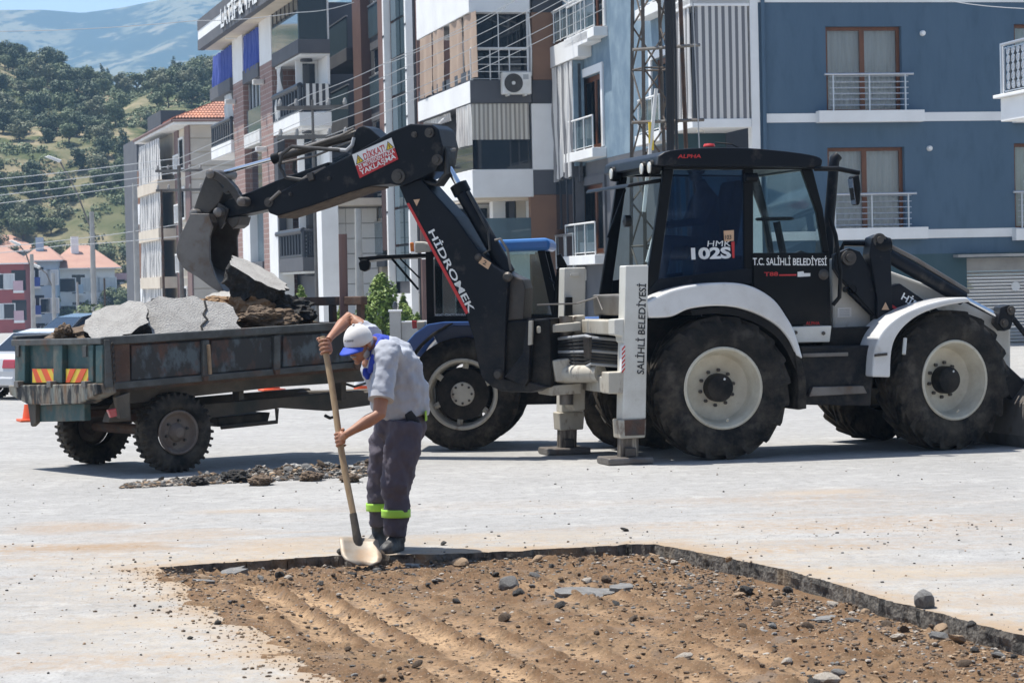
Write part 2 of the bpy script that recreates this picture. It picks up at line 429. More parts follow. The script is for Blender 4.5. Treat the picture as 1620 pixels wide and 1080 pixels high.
# ------------------------------------------------------------------ numpy noise
def vnoise(x, y, seed=0):
    r_ = np.random.default_rng(seed).random((256, 256))
    xi = np.floor(x).astype(int); yi = np.floor(y).astype(int)
    fx = x - xi; fy = y - yi
    fx = fx * fx * (3 - 2 * fx); fy = fy * fy * (3 - 2 * fy)
    g = lambda a, b: r_[a & 255, b & 255]
    return (g(xi, yi) * (1 - fx) + g(xi + 1, yi) * fx) * (1 - fy) + (g(xi, yi + 1) * (1 - fx) + g(xi + 1, yi + 1) * fx) * fy
def fbm(x, y, oct=5, seed=0, gain=0.5):
    s = 0; a = 1; t = 0
    for i in range(oct):
        s = s + a * vnoise(x * 2 ** i, y * 2 ** i, seed + i); t += a; a *= gain
    return s / t
def grid_mesh(name, X, Y, Z, matname, kind=None, smooth=True):
    ny, nx = X.shape
    V = np.stack([X, Y, Z], -1).reshape(-1, 3)
    idx = np.arange(nx * ny).reshape(ny, nx)
    Fq = np.stack([idx[:-1, :-1], idx[:-1, 1:], idx[1:, 1:], idx[1:, :-1]], -1).reshape(-1, 4)
    me = bpy.data.meshes.new(name)
    me.vertices.add(len(V)); me.vertices.foreach_set('co', V.ravel())
    me.loops.add(Fq.size); me.loops.foreach_set('vertex_index', Fq.ravel().astype(np.int32))
    me.polygons.add(len(Fq)); me.polygons.foreach_set('loop_start', np.arange(0, Fq.size, 4, dtype=np.int32))
    me.polygons.foreach_set('loop_total', np.full(len(Fq), 4, dtype=np.int32))
    me.update(calc_edges=True)
    if smooth: me.polygons.foreach_set('use_smooth', [True] * len(Fq))
    me.materials.append(MAT(matname))
    o = bpy.data.objects.new(name, me); col.objects.link(o)
    if kind: o['kind'] = kind
    return o

# ------------------------------------------------------------------ the dug-out patch and the road round it
PIT_PX = [(250, 897), (330, 891), (420, 886), (520, 879), (610, 877), (700, 876), (780, 873), (860, 868), (940, 864), (1000, 860), (1040, 861),
          (1100, 872), (1160, 884), (1240, 900), (1320, 922), (1400, 948), (1480, 968), (1560, 990), (1640, 1010), (1900, 1085)]
pit = [gnd(*p).xy for p in PIT_PX]
a_, b_ = gnd(250, 897).xy, gnd(480, 1040).xy
left_dir = (b_ - a_).normalized()
pit_front = [gnd(1900, 1085).xy + Vector((0.2, -4.0)), a_ + left_dir * 9.0]
# roughen the outline a little
outline = []
for i in range(len(pit) - 1):
    p, q = pit[i], pit[i + 1]
    n = max(2, int((q - p).length / 0.03))
    nrm = Vector((-(q - p).y, (q - p).x)).normalized()
    amp = 0.06 if i < 10 else 0.025
    for k in range(n):
        t = k / n
        outline.append(p.lerp(q, t) + nrm * amp * (mnoise.noise(Vector((i + t * 1.0, 3.3, 0)) * 3.0) + 0.6 * mnoise.noise(Vector((i + t, 7.7, 0)) * 11) + 0.4 * mnoise.noise(Vector((i + t, 1.7, 0)) * 27)))
outline.append(pit[-1])
hole = outline + pit_front
OUT = [Vector((-900, -60)), Vector((900, -60)), Vector((900, 3300)), Vector((-14, 3300)), Vector((-14, 118)), Vector((-900, 118))]
tri = tessellate_polygon([[v.to_3d() for v in OUT], [v.to_3d() for v in hole]])
allv = OUT + hole
me = bpy.data.meshes.new('road')
me.from_pydata([(v.x, v.y, 0) for v in allv], [], [tuple(t) for t in tri])
me.update(); fix_normals(me)
if sum(p.normal.z for p in me.polygons) < 0: me.flip_normals()
road = bpy.data.objects.new('road', me); col.objects.link(road)
road['kind'] = 'structure'
lg = MB().add([(-900, 117.9, -0.01), (-13.9, 117.9, -0.01), (-13.9, 150, -2.6), (-900, 150, -2.6), (-13.9, 215, -7.5), (-900, 215, -7.5), (-13.9, 3300, -7.5), (-900, 3300, -7.5)],
              [(0, 1, 2, 3), (3, 2, 4, 5), (5, 4, 6, 7)]).build('ground', 'concrete'); lg['kind'] = 'structure'
# edge of the cut: a thick slab edge going down
mb = MB()
for i in range(len(outline) - 1):
    p, q = outline[i], outline[i + 1]
    def jig(v, k): return 0.014 * mnoise.noise(Vector((v.x * 7, v.y * 7, k * 3))) + 0.005 * mnoise.noise(Vector((v.x * 24, v.y * 24, k * 3)))
    n0 = Vector((-(q - p).y, (q - p).x)).normalized()
    rows = []
    for k, z in enumerate((0.0, -0.035, -0.075, -0.16)):
        rows.append([(p.x + n0.x * jig(p, k) * (k > 0), p.y + n0.y * jig(p, k) * (k > 0), z), (q.x + n0.x * jig(q, k) * (k > 0), q.y + n0.y * jig(q, k) * (k > 0), z)])
    for k in range(3):
        mb.add([rows[k][0], rows[k][1], rows[k + 1][1], rows[k + 1][0]], [(0, 1, 2, 3)])
mat('cut_edge', (0.15, 0.135, 0.115), (0.03, 0.028, 0.026), 9.0, 0.45, 0.62, rough=0.92, bump=0.8, bscale=40, c3=(0.22, 0.17, 0.115), scale3=2.6, lo3=0.52, hi3=0.66)
e = mb.build('road_edge', 'cut_edge'); e['kind'] = 'structure'

# road material: pale worn asphalt with dust blown out of the dig
def make_road_mat():
    m = bpy.data.materials.new('road_asphalt'); m.use_nodes = True; _M['road_asphalt'] = m
    t = m.node_tree; N = t.nodes; Lk = t.links; b = N['Principled BSDF']
    b.inputs['Roughness'].default_value = 0.88; b.inputs['Specular IOR Level'].default_value = 0.3
    geo = N.new('ShaderNodeNewGeometry'); P = geo.outputs['Position']
    def noise(scale, stretch=(1, 1, 1), det=5, rough=0.6):
        mp = N.new('ShaderNodeMapping'); mp.inputs['Scale'].default_value = stretch; Lk.new(P, mp.inputs[0])
        n = N.new('ShaderNodeTexNoise'); n.inputs['Scale'].default_value = scale; n.inputs['Detail'].default_value = det; n.inputs['Roughness'].default_value = rough
        Lk.new(mp.outputs[0], n.inputs['Vector']); return n.outputs[0]
    def rng_(x, a, b_, c=0, d=1):
        r = N.new('ShaderNodeMapRange'); r.inputs[1].default_value = a; r.inputs[2].default_value = b_; r.inputs[3].default_value = c; r.inputs[4].default_value = d
        Lk.new(x, r.inputs[0]); return r.outputs[0]
    def mix(f, a, c):
        x = N.new('ShaderNodeMix'); x.data_type = 'RGBA'
        if isinstance(f, float): x.inputs[0].default_value = f
        else: Lk.new(f, x.inputs[0])
        for i, s in ((6, a), (7, c)):
            if isinstance(s, tuple): x.inputs[i].default_value = (*s, 1)
            else: Lk.new(s, x.inputs[i])
        return x.outputs[2]
    def M2(op, a, c):
        x = N.new('ShaderNodeMath'); x.operation = op
        for i, s in ((0, a), (1, c)):
            if isinstance(s, (int, float)): x.inputs[i].default_value = s
            else: Lk.new(s, x.inputs[i])
        return x.outputs[0]
    base = mix(rng_(noise(0.4, (1, .8, 1)), 0.35, 0.7), (0.285, 0.28, 0.27), (0.35, 0.343, 0.33))
    base = mix(rng_(noise(3.1, (0.8, 1.0, 1), 8, .7), 0.5, 0.68), base, (0.39, 0.382, 0.365))
    base = mix(M2('MULTIPLY', rng_(noise(9.0, (1, .7, 1), 7, .72), 0.48, 0.68), 0.75), base, (0.21, 0.203, 0.192))
    base = mix(M2('MULTIPLY', rng_(noise(60.0, (1, .55, 1), 3), 0.50, 0.72), .7), base, (0.19, 0.185, 0.175))
    base = mix(M2('MULTIPLY', rng_(noise(26.0, (1, .5, 1), 4, .7), 0.66, 0.74), .6), base, (0.15, 0.145, 0.135))
    # faint wheel tracks sweeping across
    wv = N.new('ShaderNodeTexWave'); wv.wave_type = 'BANDS'; wv.bands_direction = 'Y'; wv.inputs['Scale'].default_value = 0.16; wv.inputs['Distortion'].default_value = 3.5; wv.inputs['Detail'].default_value = 5; wv.inputs['Detail Scale'].default_value = 0.7
    Lk.new(P, wv.inputs['Vector'])
    base = mix(M2('MULTIPLY', rng_(wv.outputs['Fac'], 0.78, 0.98), M2('MULTIPLY', rng_(noise(1.7, (.5, 1, 1), 8, .7), .4, .7), .45)), base, (0.25, 0.245, 0.235))
    # hairline cracks
    vo = N.new('ShaderNodeTexVoronoi'); vo.feature = 'DISTANCE_TO_EDGE'; vo.inputs['Scale'].default_value = 0.33
    wn = N.new('ShaderNodeTexNoise'); wn.inputs['Scale'].default_value = 1.4; wn.inputs['Detail'].default_value = 6; Lk.new(P, wn.inputs['Vector'])
    va = N.new('ShaderNodeVectorMath'); va.operation = 'ADD'; Lk.new(P, va.inputs[0]); Lk.new(wn.outputs['Color'], va.inputs[1]); Lk.new(va.outputs[0], vo.inputs['Vector'])
    crack = M2('MULTIPLY', rng_(vo.outputs['Distance'], 0.0035, 0.0), rng_(noise(0.7), 0.5, 0.62))
    base = mix(M2('MULTIPLY', crack, 0.55), base, (0.10, 0.095, 0.09))
    # dust: distance outside the dug patch
    def side(p, q, inside):
        n = Vector((-(q - p).y, (q - p).x)).normalized()
        if n.dot(inside - p) > 0: n = -n
        d = N.new('ShaderNodeVectorMath'); d.operation = 'DOT_PRODUCT'; Lk.new(P, d.inputs[0]); d.inputs[1].default_value = (n.x, n.y, 0)
        return M2('SUBTRACT', d.outputs['Value'], n.dot(p))
    inn = gnd(900, 960).xy
    sd_ = M2('MAXIMUM', M2('MAXIMUM', side(pit[0], pit[10], inn), side(pit[10], pit[-1], inn)), side(a_, b_, inn))
    wob = noise(0.9, (0.45, 1.3, 1), 6, 0.62)
    wob2 = noise(2.6, (0.5, 1.4, 1), 8, 0.68); grain2 = rng_(noise(20.0, (1, .6, 1), 6, .75), .25, .6)
    near = rng_(M2('ADD', sd_, M2('MULTIPLY', M2('SUBTRACT', wob, 0.5), 3.2)), 1.5, -0.35)
    grain = rng_(noise(14.0, (1, .6, 1), 6, .75), .35, .62)
    base = mix(M2('MULTIPLY', M2('MULTIPLY', near, grain), 0.75), base, (0.40, 0.315, 0.215))
    lo_d = rng_(M2('ADD', sd_, M2('MULTIPLY', M2('SUBTRACT', noise(3.0, det=7, rough=.7), 0.5), 1.1)), 0.34, 0.0)
    base = mix(M2('MULTIPLY', lo_d, 0.85), base, (0.30, 0.215, 0.135))
    # blown patches behind and to the left of the patch
    far = M2('MULTIPLY', rng_(noise(0.62, (0.32, 1.25, 1), 7, 0.66), 0.48, 0.66), rng_(sd_, 4.2, 2.0))
    base = mix(M2('MULTIPLY', M2('MULTIPLY', far, grain), 0.95), base, (0.30, 0.205, 0.12))
    # earth trodden out of the dig: smears left of and behind the worker
    for (sx0, sy0, rx0, ry0, st0, cc0) in ((170, 866, .62, .30, .95, (0.27, 0.18, 0.10)), (120, 834, .62, .55, .7, (0.30, 0.215, 0.14)), (290, 846, .75, .5, .6, (0.32, 0.235, 0.155)), (450, 862, .8, .6, .7, (0.33, 0.245, 0.16)), (390, 808, .6, .22, .6, (0.33, 0.25, 0.17)),
                                          (1300, 778, .5, .3, .6, (0.38, 0.28, 0.18)), (1450, 905, 1.1, .35, .55, (0.36, 0.28, 0.19)), (760, 850, 1.2, .35, .5, (0.36, 0.285, 0.2)), (240, 985, .8, .3, .5, (0.36, 0.29, 0.21)), (1600, 950, .8, .25, .6, (0.3, 0.23, 0.16))):
        g0 = gnd(sx0, sy0)
        mp0 = N.new('ShaderNodeMapping'); mp0.vector_type = 'POINT'; mp0.inputs['Location'].default_value = (-g0.x / rx0, -g0.y / ry0, 0); mp0.inputs['Scale'].default_value = (1 / rx0, 1 / ry0, 0); Lk.new(P, mp0.inputs[0])
        ln0 = N.new('ShaderNodeVectorMath'); ln0.operation = 'LENGTH'; Lk.new(mp0.outputs[0], ln0.inputs[0])
        f0 = rng_(M2('ADD', ln0.outputs['Value'], M2('MULTIPLY', M2('SUBTRACT', wob2, .5), 2.4)), 1.15, 0.35)
        base = mix(M2('MULTIPLY', M2('MULTIPLY', f0, grain2), st0), base, cc0)
    Lk.new(base, b.inputs['Base Color'])
    bp = N.new('ShaderNodeBump'); bp.inputs['Strength'].default_value = 0.35; bp.inputs['Distance'].default_value = 0.008
    Lk.new(noise(95.0, det=3), bp.inputs['Height']); Lk.new(bp.outputs[0], b.inputs['Normal'])
make_road_mat()
road.data.materials.append(MAT('road_asphalt'))

# the earth in the dug patch, scraped into ridges by a blade
def make_dirt_mat():
    m = bpy.data.materials.new('pit_earth'); m.use_nodes = True; _M['pit_earth'] = m
    t = m.node_tree; N = t.nodes; Lk = t.links; b = N['Principled BSDF']
    b.inputs['Roughness'].default_value = 0.95; b.inputs['Specular IOR Level'].default_value = 0.15
    geo = N.new('ShaderNodeNewGeometry'); P = geo.outputs['Position']
    def noise(scale, det=6, st=(1, 1, 1)):
        mp = N.new('ShaderNodeMapping'); mp.inputs['Scale'].default_value = st; Lk.new(P, mp.inputs[0])
        n = N.new('ShaderNodeTexNoise'); n.inputs['Scale'].default_value = scale; n.inputs['Detail'].default_value = det; n.inputs['Roughness'].default_value = 0.65
        Lk.new(mp.outputs[0], n.inputs['Vector']); return n.outputs[0]
    def rr(x, a, c):
        r = N.new('ShaderNodeMapRange'); r.inputs[1].default_value = a; r.inputs[2].default_value = c; Lk.new(x, r.inputs[0]); return r.outputs[0]
    la = N.new('ShaderNodeAttribute'); la.attribute_name = 'loose'
    cur = None
    for f, cc in ((la.outputs['Fac'], (0.15, 0.09, 0.05)), (rr(noise(1.1), .5, .8), (0.22, 0.15, 0.09)), (rr(noise(7), .52, .72), (0.15, 0.10, 0.06)), (rr(noise(34, 3), .5, .68), (0.11, 0.075, 0.047)),
                  (rr(noise(90, 2), .62, .75), (0.40, 0.31, 0.21)), (rr(noise(3.1, 4), .58, .72), (0.17, 0.13, 0.10))):
        x = N.new('ShaderNodeMix'); x.data_type = 'RGBA'; Lk.new(f, x.inputs[0])
        if cur is None: x.inputs[6].default_value = (0.39, 0.262, 0.155, 1)
        else: Lk.new(cur, x.inputs[6])
        x.inputs[7].default_value = (*cc, 1); cur = x.outputs[2]
    Lk.new(cur, b.inputs['Base Color'])
    bp = N.new('ShaderNodeBump'); bp.inputs['Strength'].default_value = 0.8; bp.inputs['Distance'].default_value = 0.012
    Lk.new(noise(60, 5), bp.inputs['Height']); Lk.new(bp.outputs[0], b.inputs['Normal'])
make_dirt_mat()
gx = np.arange(-3.6, 4.2, 0.018); gy = np.arange(10.2, 17.3, 0.024)
GX, GY = np.meshgrid(gx, gy)
def seg_side(p, q, inside):
    n = Vector((-(q - p).y, (q - p).x)).normalized()
    if n.dot(inside - p) > 0: n = -n
    return GX * n.x + GY * n.y - n.dot(p)
inn = gnd(900, 960).xy
sd_back = np.maximum(seg_side(pit[0], pit[10], inn), seg_side(pit[10], pit[-1], inn))
sd_left = seg_side(a_, b_, inn)
rd = Vector((0.83, -2.94)).normalized(); rp = Vector((-rd.y, rd.x))
across = GX * rp.x + GY * rp.y + 0.10 * (fbm(GX * 0.9, GY * 0.9, 3, 40) - 0.5)
along = GX * rd.x + GY * rd.y
ridge = np.abs(((across / 0.27 + 0.16 * (fbm(along * 0.8, across * 2, 2, 60) - .5)) % 1.0) - 0.5) * 2      # 0..1
ridge = np.clip((ridge - 0.5) / 0.4, 0, 1) ** 1.2
rmask = np.clip((-sd_back - 0.75 - 0.4 * (fbm(GX * 1.2, GY * 1.2, 3, 9) - .5)) / 0.5, 0, 1) * np.clip((-sd_left + .1) / 0.5, 0, 1) * np.clip((fbm(along * 0.5, across * 1.6, 3, 77) - 0.3) / 0.25, 0.15, 1)
fine = fbm(GX * 14, GY * 14, 4, 5, 0.6) - 0.5
clod = np.clip(fbm(GX * 9, GY * 9, 4, 21, 0.62) - 0.56, 0, 1) * 0.15
GZ = -0.085 + 0.045 * (fbm(GX * 1.1, GY * 1.1, 4, 3) - 0.5) + ridge * rmask * (0.05 + 0.10 * fine) + fine * 0.022 * (1 - 0.55 * rmask) + clod * (1 - 0.75 * rmask)
GZ += (0.022 + 0.04 * np.clip((fbm(GX * 2.2, GY * 2.2, 4, 33) - 0.42), 0, 1)) * np.clip(1 - (-sd_back) / 0.8, 0, 1) * np.clip((1.6 - GX) / 1.5, .25, 1)
up = np.clip((sd_left + 0.75 + 0.5 * (fbm(GX * 1.5, GY * 1.5, 4, 8) - .5)) / 0.7, 0, 1)
off_top = np.clip((-sd_back - 0.15) / 0.3, 0, 1)
GZ += up * 0.088 * off_top
out_left = np.clip((sd_left - 0.06 + 0.7 * (fbm(GX * 2.0, GY * 2.0, 5, 12) - .5)) / 0.10, 0, 1)
GZ = GZ - out_left * 0.09 * (sd_left > -0.3)
GZ = np.where(sd_left > -0.02, np.minimum(GZ, 0.014 + 0.02 * np.clip(fine, 0, 1)), GZ)
GZ = np.where(sd_left > 0.9, -0.06, GZ)
GZ = np.where(sd_back > -0.01, -0.10, GZ)
pit_o = grid_mesh('excavated_ground', GX, GY, GZ, 'pit_earth', 'structure')
loose = np.clip(1 - rmask * (1 - 1.3 * ridge) - 0.35 * (fbm(GX * 1.3, GY * 2.6, 4, 18) - .5) + 0.9 * (fbm(GX * 5, GY * 5, 4, 28) - .5), 0, 1)
at_ = pit_o.data.attributes.new('loose', 'FLOAT', 'POINT'); at_.data.foreach_set('value', loose.ravel().astype(np.float32))
def pit_z(x, y):
    i = int(round((y - gy[0]) / 0.024)); j = int(round((x - gx[0]) / 0.018))
    if 0 <= i < len(gy) and 0 <= j < len(gx): return float(GZ[i, j])
    return 0.0

# ------------------------------------------------------------------ stones and rubble
def rock_mesh(seed, flat=0.7, sharp=0.0, sub=2):
    b = bmesh.new(); bmesh.ops.create_icosphere(b, subdivisions=sub, radius=0.5)
    rr_ = random.Random(seed)
    off = Vector((rr_.uniform(0, 90), rr_.uniform(0, 90), rr_.uniform(0, 90)))
    sx, sy = rr_.uniform(0.75, 1.2), rr_.uniform(0.75, 1.1)
    planes = [(Vector((rr_.gauss(0, 1), rr_.gauss(0, 1), rr_.gauss(0, 1))).normalized(), rr_.uniform(0.26, 0.42)) for _ in range(7)]
    for v in b.verts:
        p = v.co.copy()
        p *= 1 + 0.45 * mnoise.noise(p * 1.6 + off) + 0.2 * mnoise.noise(p * 4 + off)
        if sharp:
            for n, d in planes:
                e_ = p.dot(n) - d
                if e_ > 0: p -= n * e_ * sharp
        v.co = Vector((p.x * sx, p.y * sy, p.z * flat))
    me = bpy.data.meshes.new('stone'); b.to_mesh(me); b.free()
    if not sharp: me.polygons.foreach_set('use_smooth', [True] * len(me.polygons))
    return me
ROCKS = {}
for mname in STONES + ['asphalt_core', 'asphalt_face', 'soil']:
    ROCKS[mname] = []
    for k in range(6):
        me = rock_mesh(hash(mname) % 1000 + k * 7 if False else (sum(map(ord, mname)) + k * 17), flat=rng.uniform(0.45, 0.8), sharp=0.85 if 'stone_tan' not in mname else 0.4)
        me.materials.append(MAT(mname)); ROCKS[mname].append(me)
def put_stone(name, mname, p, size, label, cat, group, tilt=0.5):
    o = bpy.data.objects.new(name, rng.choice(ROCKS[mname]))
    col.objects.link(o)
    o.location = p
    o.scale = (size * rng.uniform(.8, 1.3), size * rng.uniform(.8, 1.2), size * rng.uniform(.7, 1.1))
    o.rotation_euler = (rng.uniform(-tilt, tilt), rng.uniform(-tilt, tilt), rng.uniform(0, 6.28))
    return tag(o, label, cat, group)
def gravel(name, pts, label, cat, mats):
    """thousands of crumbs as one object"""
    bv = []
    for s_ in range(4):
        me_ = rock_mesh(500 + s_, 0.6, 0.6, 1)
        v_ = np.zeros(len(me_.vertices) * 3); me_.vertices.foreach_get('co', v_); v_ = v_.reshape(-1, 3)
        f_ = np.array([p.vertices[:] for p in me_.polygons]); bv.append((v_, f_))
        bpy.data.meshes.remove(me_)
    V, Fc, mi, n = [], [], [], 0
    for (x, y, z, s_, mk) in pts:
        v_, f_ = bv[rng.randrange(4)]
        a = rng.uniform(0, 6.28); ca, sa = math.cos(a) * s_, math.sin(a) * s_
        q = np.stack([v_[:, 0] * ca - v_[:, 1] * sa + x, v_[:, 0] * sa + v_[:, 1] * ca + y, v_[:, 2] * s_ * rng.uniform(.6, 1.2) + z], -1)
        V.append(q); Fc.append(f_ + n); mi += [mk] * len(f_); n += len(v_)
    V = np.concatenate(V); Fc = np.concatenate(Fc)
    me_ = bpy.data.meshes.new(name)
    me_.from_pydata(V.tolist(), [], Fc.tolist())
    for mm in mats: me_.materials.append(MAT(mm))
    me_.polygons.foreach_set('material_index', mi)
    me_.update()
    o = bpy.data.objects.new(name, me_); col.objects.link(o)
    return tag(o, label, cat, kind='stuff')
def in_pit(x, y, m_=0.0):
    p = Vector((x, y))
    for (s0, s1) in ((pit[0], pit[10]), (pit[10], pit[-1]), (a_, b_)):
        n = Vector((-(s1 - s0).y, (s1 - s0).x)).normalized()
        if n.dot(inn - s0) > 0: n = -n
        if n.dot(p - s0) > -m_: return False
    return True
def back_dist(x, y):
    p = Vector((x, y)); d = 9
    for (s0, s1) in ((pit[0], pit[10]), (pit[10], pit[-1])):
        n = Vector((-(s1 - s0).y, (s1 - s0).x)).normalized()
        d = min(d, abs(n.dot(p - s0)))
    return d
# crumbs everywhere in the patch, thickest along the cut
crumbs = []
while len(crumbs) < 15000:
    x, y = rng.uniform(-3.5, 3.6), rng.uniform(10.6, 16.9)
    if not in_pit(x, y, -0.05): continue
    d = back_dist(x, y)
    if rng.random() > 0.16 + 0.95 * math.exp(-d / 0.55): continue
    s_ = 0.008 + 0.030 * rng.random() ** 4
    crumbs.append((x, y, pit_z(x, y) + s_ * 0.12, s_, rng.choices(range(5), (2.0, 4, 1.6, 2.2, 11))[0]))
ln_ = Vector((-(b_ - a_).y, (b_ - a_).x)).normalized()
if ln_.dot(inn - a_) > 0: ln_ = -ln_
for k in range(1500):
    t_l = rng.uniform(0, 6.2); dd_ = rng.gauss(0, .10) + rng.expovariate(5.0) * rng.random()
    q_ = a_ + left_dir * t_l + ln_ * dd_
    s_ = 0.007 + 0.022 * rng.random() ** 4
    crumbs.append((q_.x, q_.y, max(pit_z(q_.x, q_.y), 0) + s_ * .15, s_, rng.choices(range(5), (1, 5, 1, .6, 7))[0]))
gravel('gravel', crumbs, 'small stones and crumbs strewn over the scraped earth', 'gravel', STONES)
grit = []
while len(grit) < 3600:
    x, y = rng.uniform(-6.5, 7), rng.uniform(10.6, 24)
    if in_pit(x, y, -0.03): continue
    d = back_dist(x, y) if y < 18 else 3
    if rng.random() > 0.12 + 0.9 * math.exp(-d / 0.7) and not (x < -1.2 and y < 16.5 and rng.random() < .35): continue
    s_ = 0.005 + 0.022 * rng.random() ** 6
    grit.append((x, y, s_ * 0.2, s_, rng.choices(range(5), (2, 2, 3, 5, 2))[0]))
gravel('grit', grit, 'scattered grit lying loose on the pale road', 'grit', STONES)
# larger stones, each a thing of its own
SPOT = [  # px, py, size px, material, label
    (728, 893, 26, 'stone_tan', 'large rounded tan stone below the back edge of the dug patch'),
    (848, 888, 20, 'stone_tan', 'square brown stone near the back edge of the patch'),
    (873, 882, 12, 'stone_dark', 'small dark block beside the square brown stone'),
    (805, 925, 34, 'stone_grey', 'upright pale grey lump of broken asphalt mid patch'),
    (722, 946, 17, 'stone_dark', 'black asphalt lump lying alone on scraped earth'),
    (886, 957, 21, 'stone_dark', 'black asphalt lump below the flat grey slabs'),
    (960, 913, 20, 'soil_clod', 'dark brown clod behind the flat grey slabs'),
    (1180, 935, 26, 'stone_dark', 'dark asphalt lump on the right half of the patch'),
    (1465, 975, 46, 'stone_grey', 'big grey wedge of broken concrete leaning on the cut edge'),
    (1420, 1006, 24, 'stone_pale', 'pale flat stone below the grey wedge'),
    (1487, 996, 26, 'stone_tan', 'tan stone right of the grey wedge'),
    (1537, 1007, 20, 'stone_dark', 'dark stone by the cut edge near the frame end'),
    (1246, 930, 20, 'stone_dark', 'dark lump tucked under the cut edge'),
    (1153, 900, 15, 'stone_tan', 'egg shaped tan pebble below the cut edge'),
    (550, 1038, 15, 'soil_clod', 'brown clod on the lower left of scraped earth'),
    (660, 1066, 20, 'soil_clod', 'brown clod near the lower frame edge'),
    (632, 1063, 12, 'soil_clod', 'small brown clod left of a larger one'),
    (1083, 1033, 22, 'stone_pale', 'white flat stone on the ridged earth'),
    (1305, 1074, 46, 'stone_pale', 'white flat slab of stone at the lower frame edge'),
    (1580, 1026, 22, 'stone_dark', 'blackish stone in the lower right corner area'),
    (701, 862, 12, 'stone_dark', 'dark crumb on the road behind the patch'),
    (988, 840, 12, 'stone_dark', 'dark flake lying on the bare road'),
    (345, 1002, 12, 'stone_dark', 'dark chip on the dusty left road'),
    (302, 1026, 12, 'stone_dark', 'dark pebble on the left road near the frame bottom'),
    (540, 889, 17, 'stone_dark', 'small upright dark block left of the shovel'),
    (600, 890, 20, 'soil_clod', 'clump of earth on the edge of the shovel blade'),
]
for px, py, s_, mm, lb in SPOT:
    p = gnd(px, py, -0.05 if py > 885 else 0.0)
    z = pit_z(p.x, p.y) if in_pit(p.x, p.y, 0.02) else 0.0
    size = s_ / FPX * p.y * 1.1
    put_stone('stone', mm, (p.x, p.y, z + size * 0.22), size, lb, 'stone', None)
n_ = 0
while n_ < 120:
    x, y = rng.uniform(-3.2, 3.6), rng.uniform(10.8, 16.7)
    if not in_pit(x, y, 0.04): continue
    d = back_dist(x, y)
    if rng.random() > 0.03 + 0.95 * math.exp(-d / 0.42): continue
    s_ = 0.03 + 0.065 * rng.random() ** 2.6
    mm = rng.choices(STONES, (3, 4, 4, 3, 3))[0]
    put_stone('stone', mm, (x, y, pit_z(x, y) + s_ * 0.15), s_, 'one of many loose broken stones scattered in the dug earth patch', 'stone', 'stones in the dug patch')
    n_ += 1
# flat pieces of asphalt crust in the patch
def slab_mesh(seed, L_, W_, T_, jag=0.12, mtop='asphalt_face', mside='asphalt_core', cuts=22, name='slab'):
    """broken plate of asphalt: pale worn top, dark crumbly sides"""
    r_ = random.Random(seed)
    n = cuts; ring = []
    for k in range(n):
        a = k / n * 2 * math.pi
        ca, sa = math.cos(a), math.sin(a)
        q = (abs(ca) ** 2.6 + abs(sa) ** 2.6) ** (-1 / 2.6)
        j = 1 + r_.uniform(-jag, jag)
        ring.append((ca * q * L_ / 2 * j, sa * q * W_ / 2 * j))
    layers = 5
    V, Fc, mi = [], [], []
    for l in range(layers + 1):
        t = l / layers
        for (x, y) in ring:
            jx = 1 + (r_.uniform(-0.07, 0.05) if 0 < l < layers else 0) - 0.16 * t * r_.random()
            V.append((x * jx, y * jx, -T_ * t + (r_.uniform(-.12, .12) * T_ if 0 < l else 0)))
    for l in range(layers):
        for k in range(n):
            a = l * n + k; c = l * n + (k + 1) % n
            Fc.append((a, a + n, c + n, c)); mi.append(1)
    ct = len(V); V.append((0, 0, 0.0)); cb = len(V); V.append((0, 0, -T_))
    for k in range(n):
        Fc.append((ct, k, (k + 1) % n)); mi.append(0)
        Fc.append((cb, layers * n + (k + 1) % n, layers * n + k)); mi.append(1)
    me = bpy.data.meshes.new(name); me.from_pydata(V, [], Fc); me.update()
    me.materials.append(MAT(mtop)); me.materials.append(MAT(mside)); me.polygons.foreach_set('material_index', mi)
    fix_normals(me)
    return me
for i, (px, py, l_, w_, h_, lb) in enumerate([
        (930, 937, 0.30, 0.22, 0.05, 'flat grey asphalt slab in the middle of the patch'),
        (985, 934, 0.13, 0.16, 0.06, 'short broken asphalt slab right of the flat one'),
        (1306, 975, 0.13, 0.12, 0.03, 'pale chip of asphalt on the right earth'),
        (1195, 993, 0.10, 0.1, 0.02, 'small grey plate half buried in the ridges'),
        (370, 912, 0.14, 0.16, 0.05, 'brown edged slab piece by the left corner of the patch'),
        (325, 931, 0.13, 0.1, 0.03, 'thin loose slab piece at the left border of the patch'),
        (657, 897, 0.11, 0.1, 0.03, 'small grey plate below the worker\'s feet')]):
    p = gnd(px, py, -0.06)
    z = pit_z(p.x, p.y)
    o = bpy.data.objects.new('asphalt_slab', slab_mesh(80 + i, l_, w_, h_, 0.34, cuts=17, mtop='stone_grey', mside='stone_grey')); col.objects.link(o)
    o.location = (p.x, p.y, z + h_ * 0.55); o.rotation_euler = (rng.uniform(-.05, .2), rng.uniform(-.12, .12), rng.uniform(-.6, .6))
    tag(o, lb, 'asphalt slab')

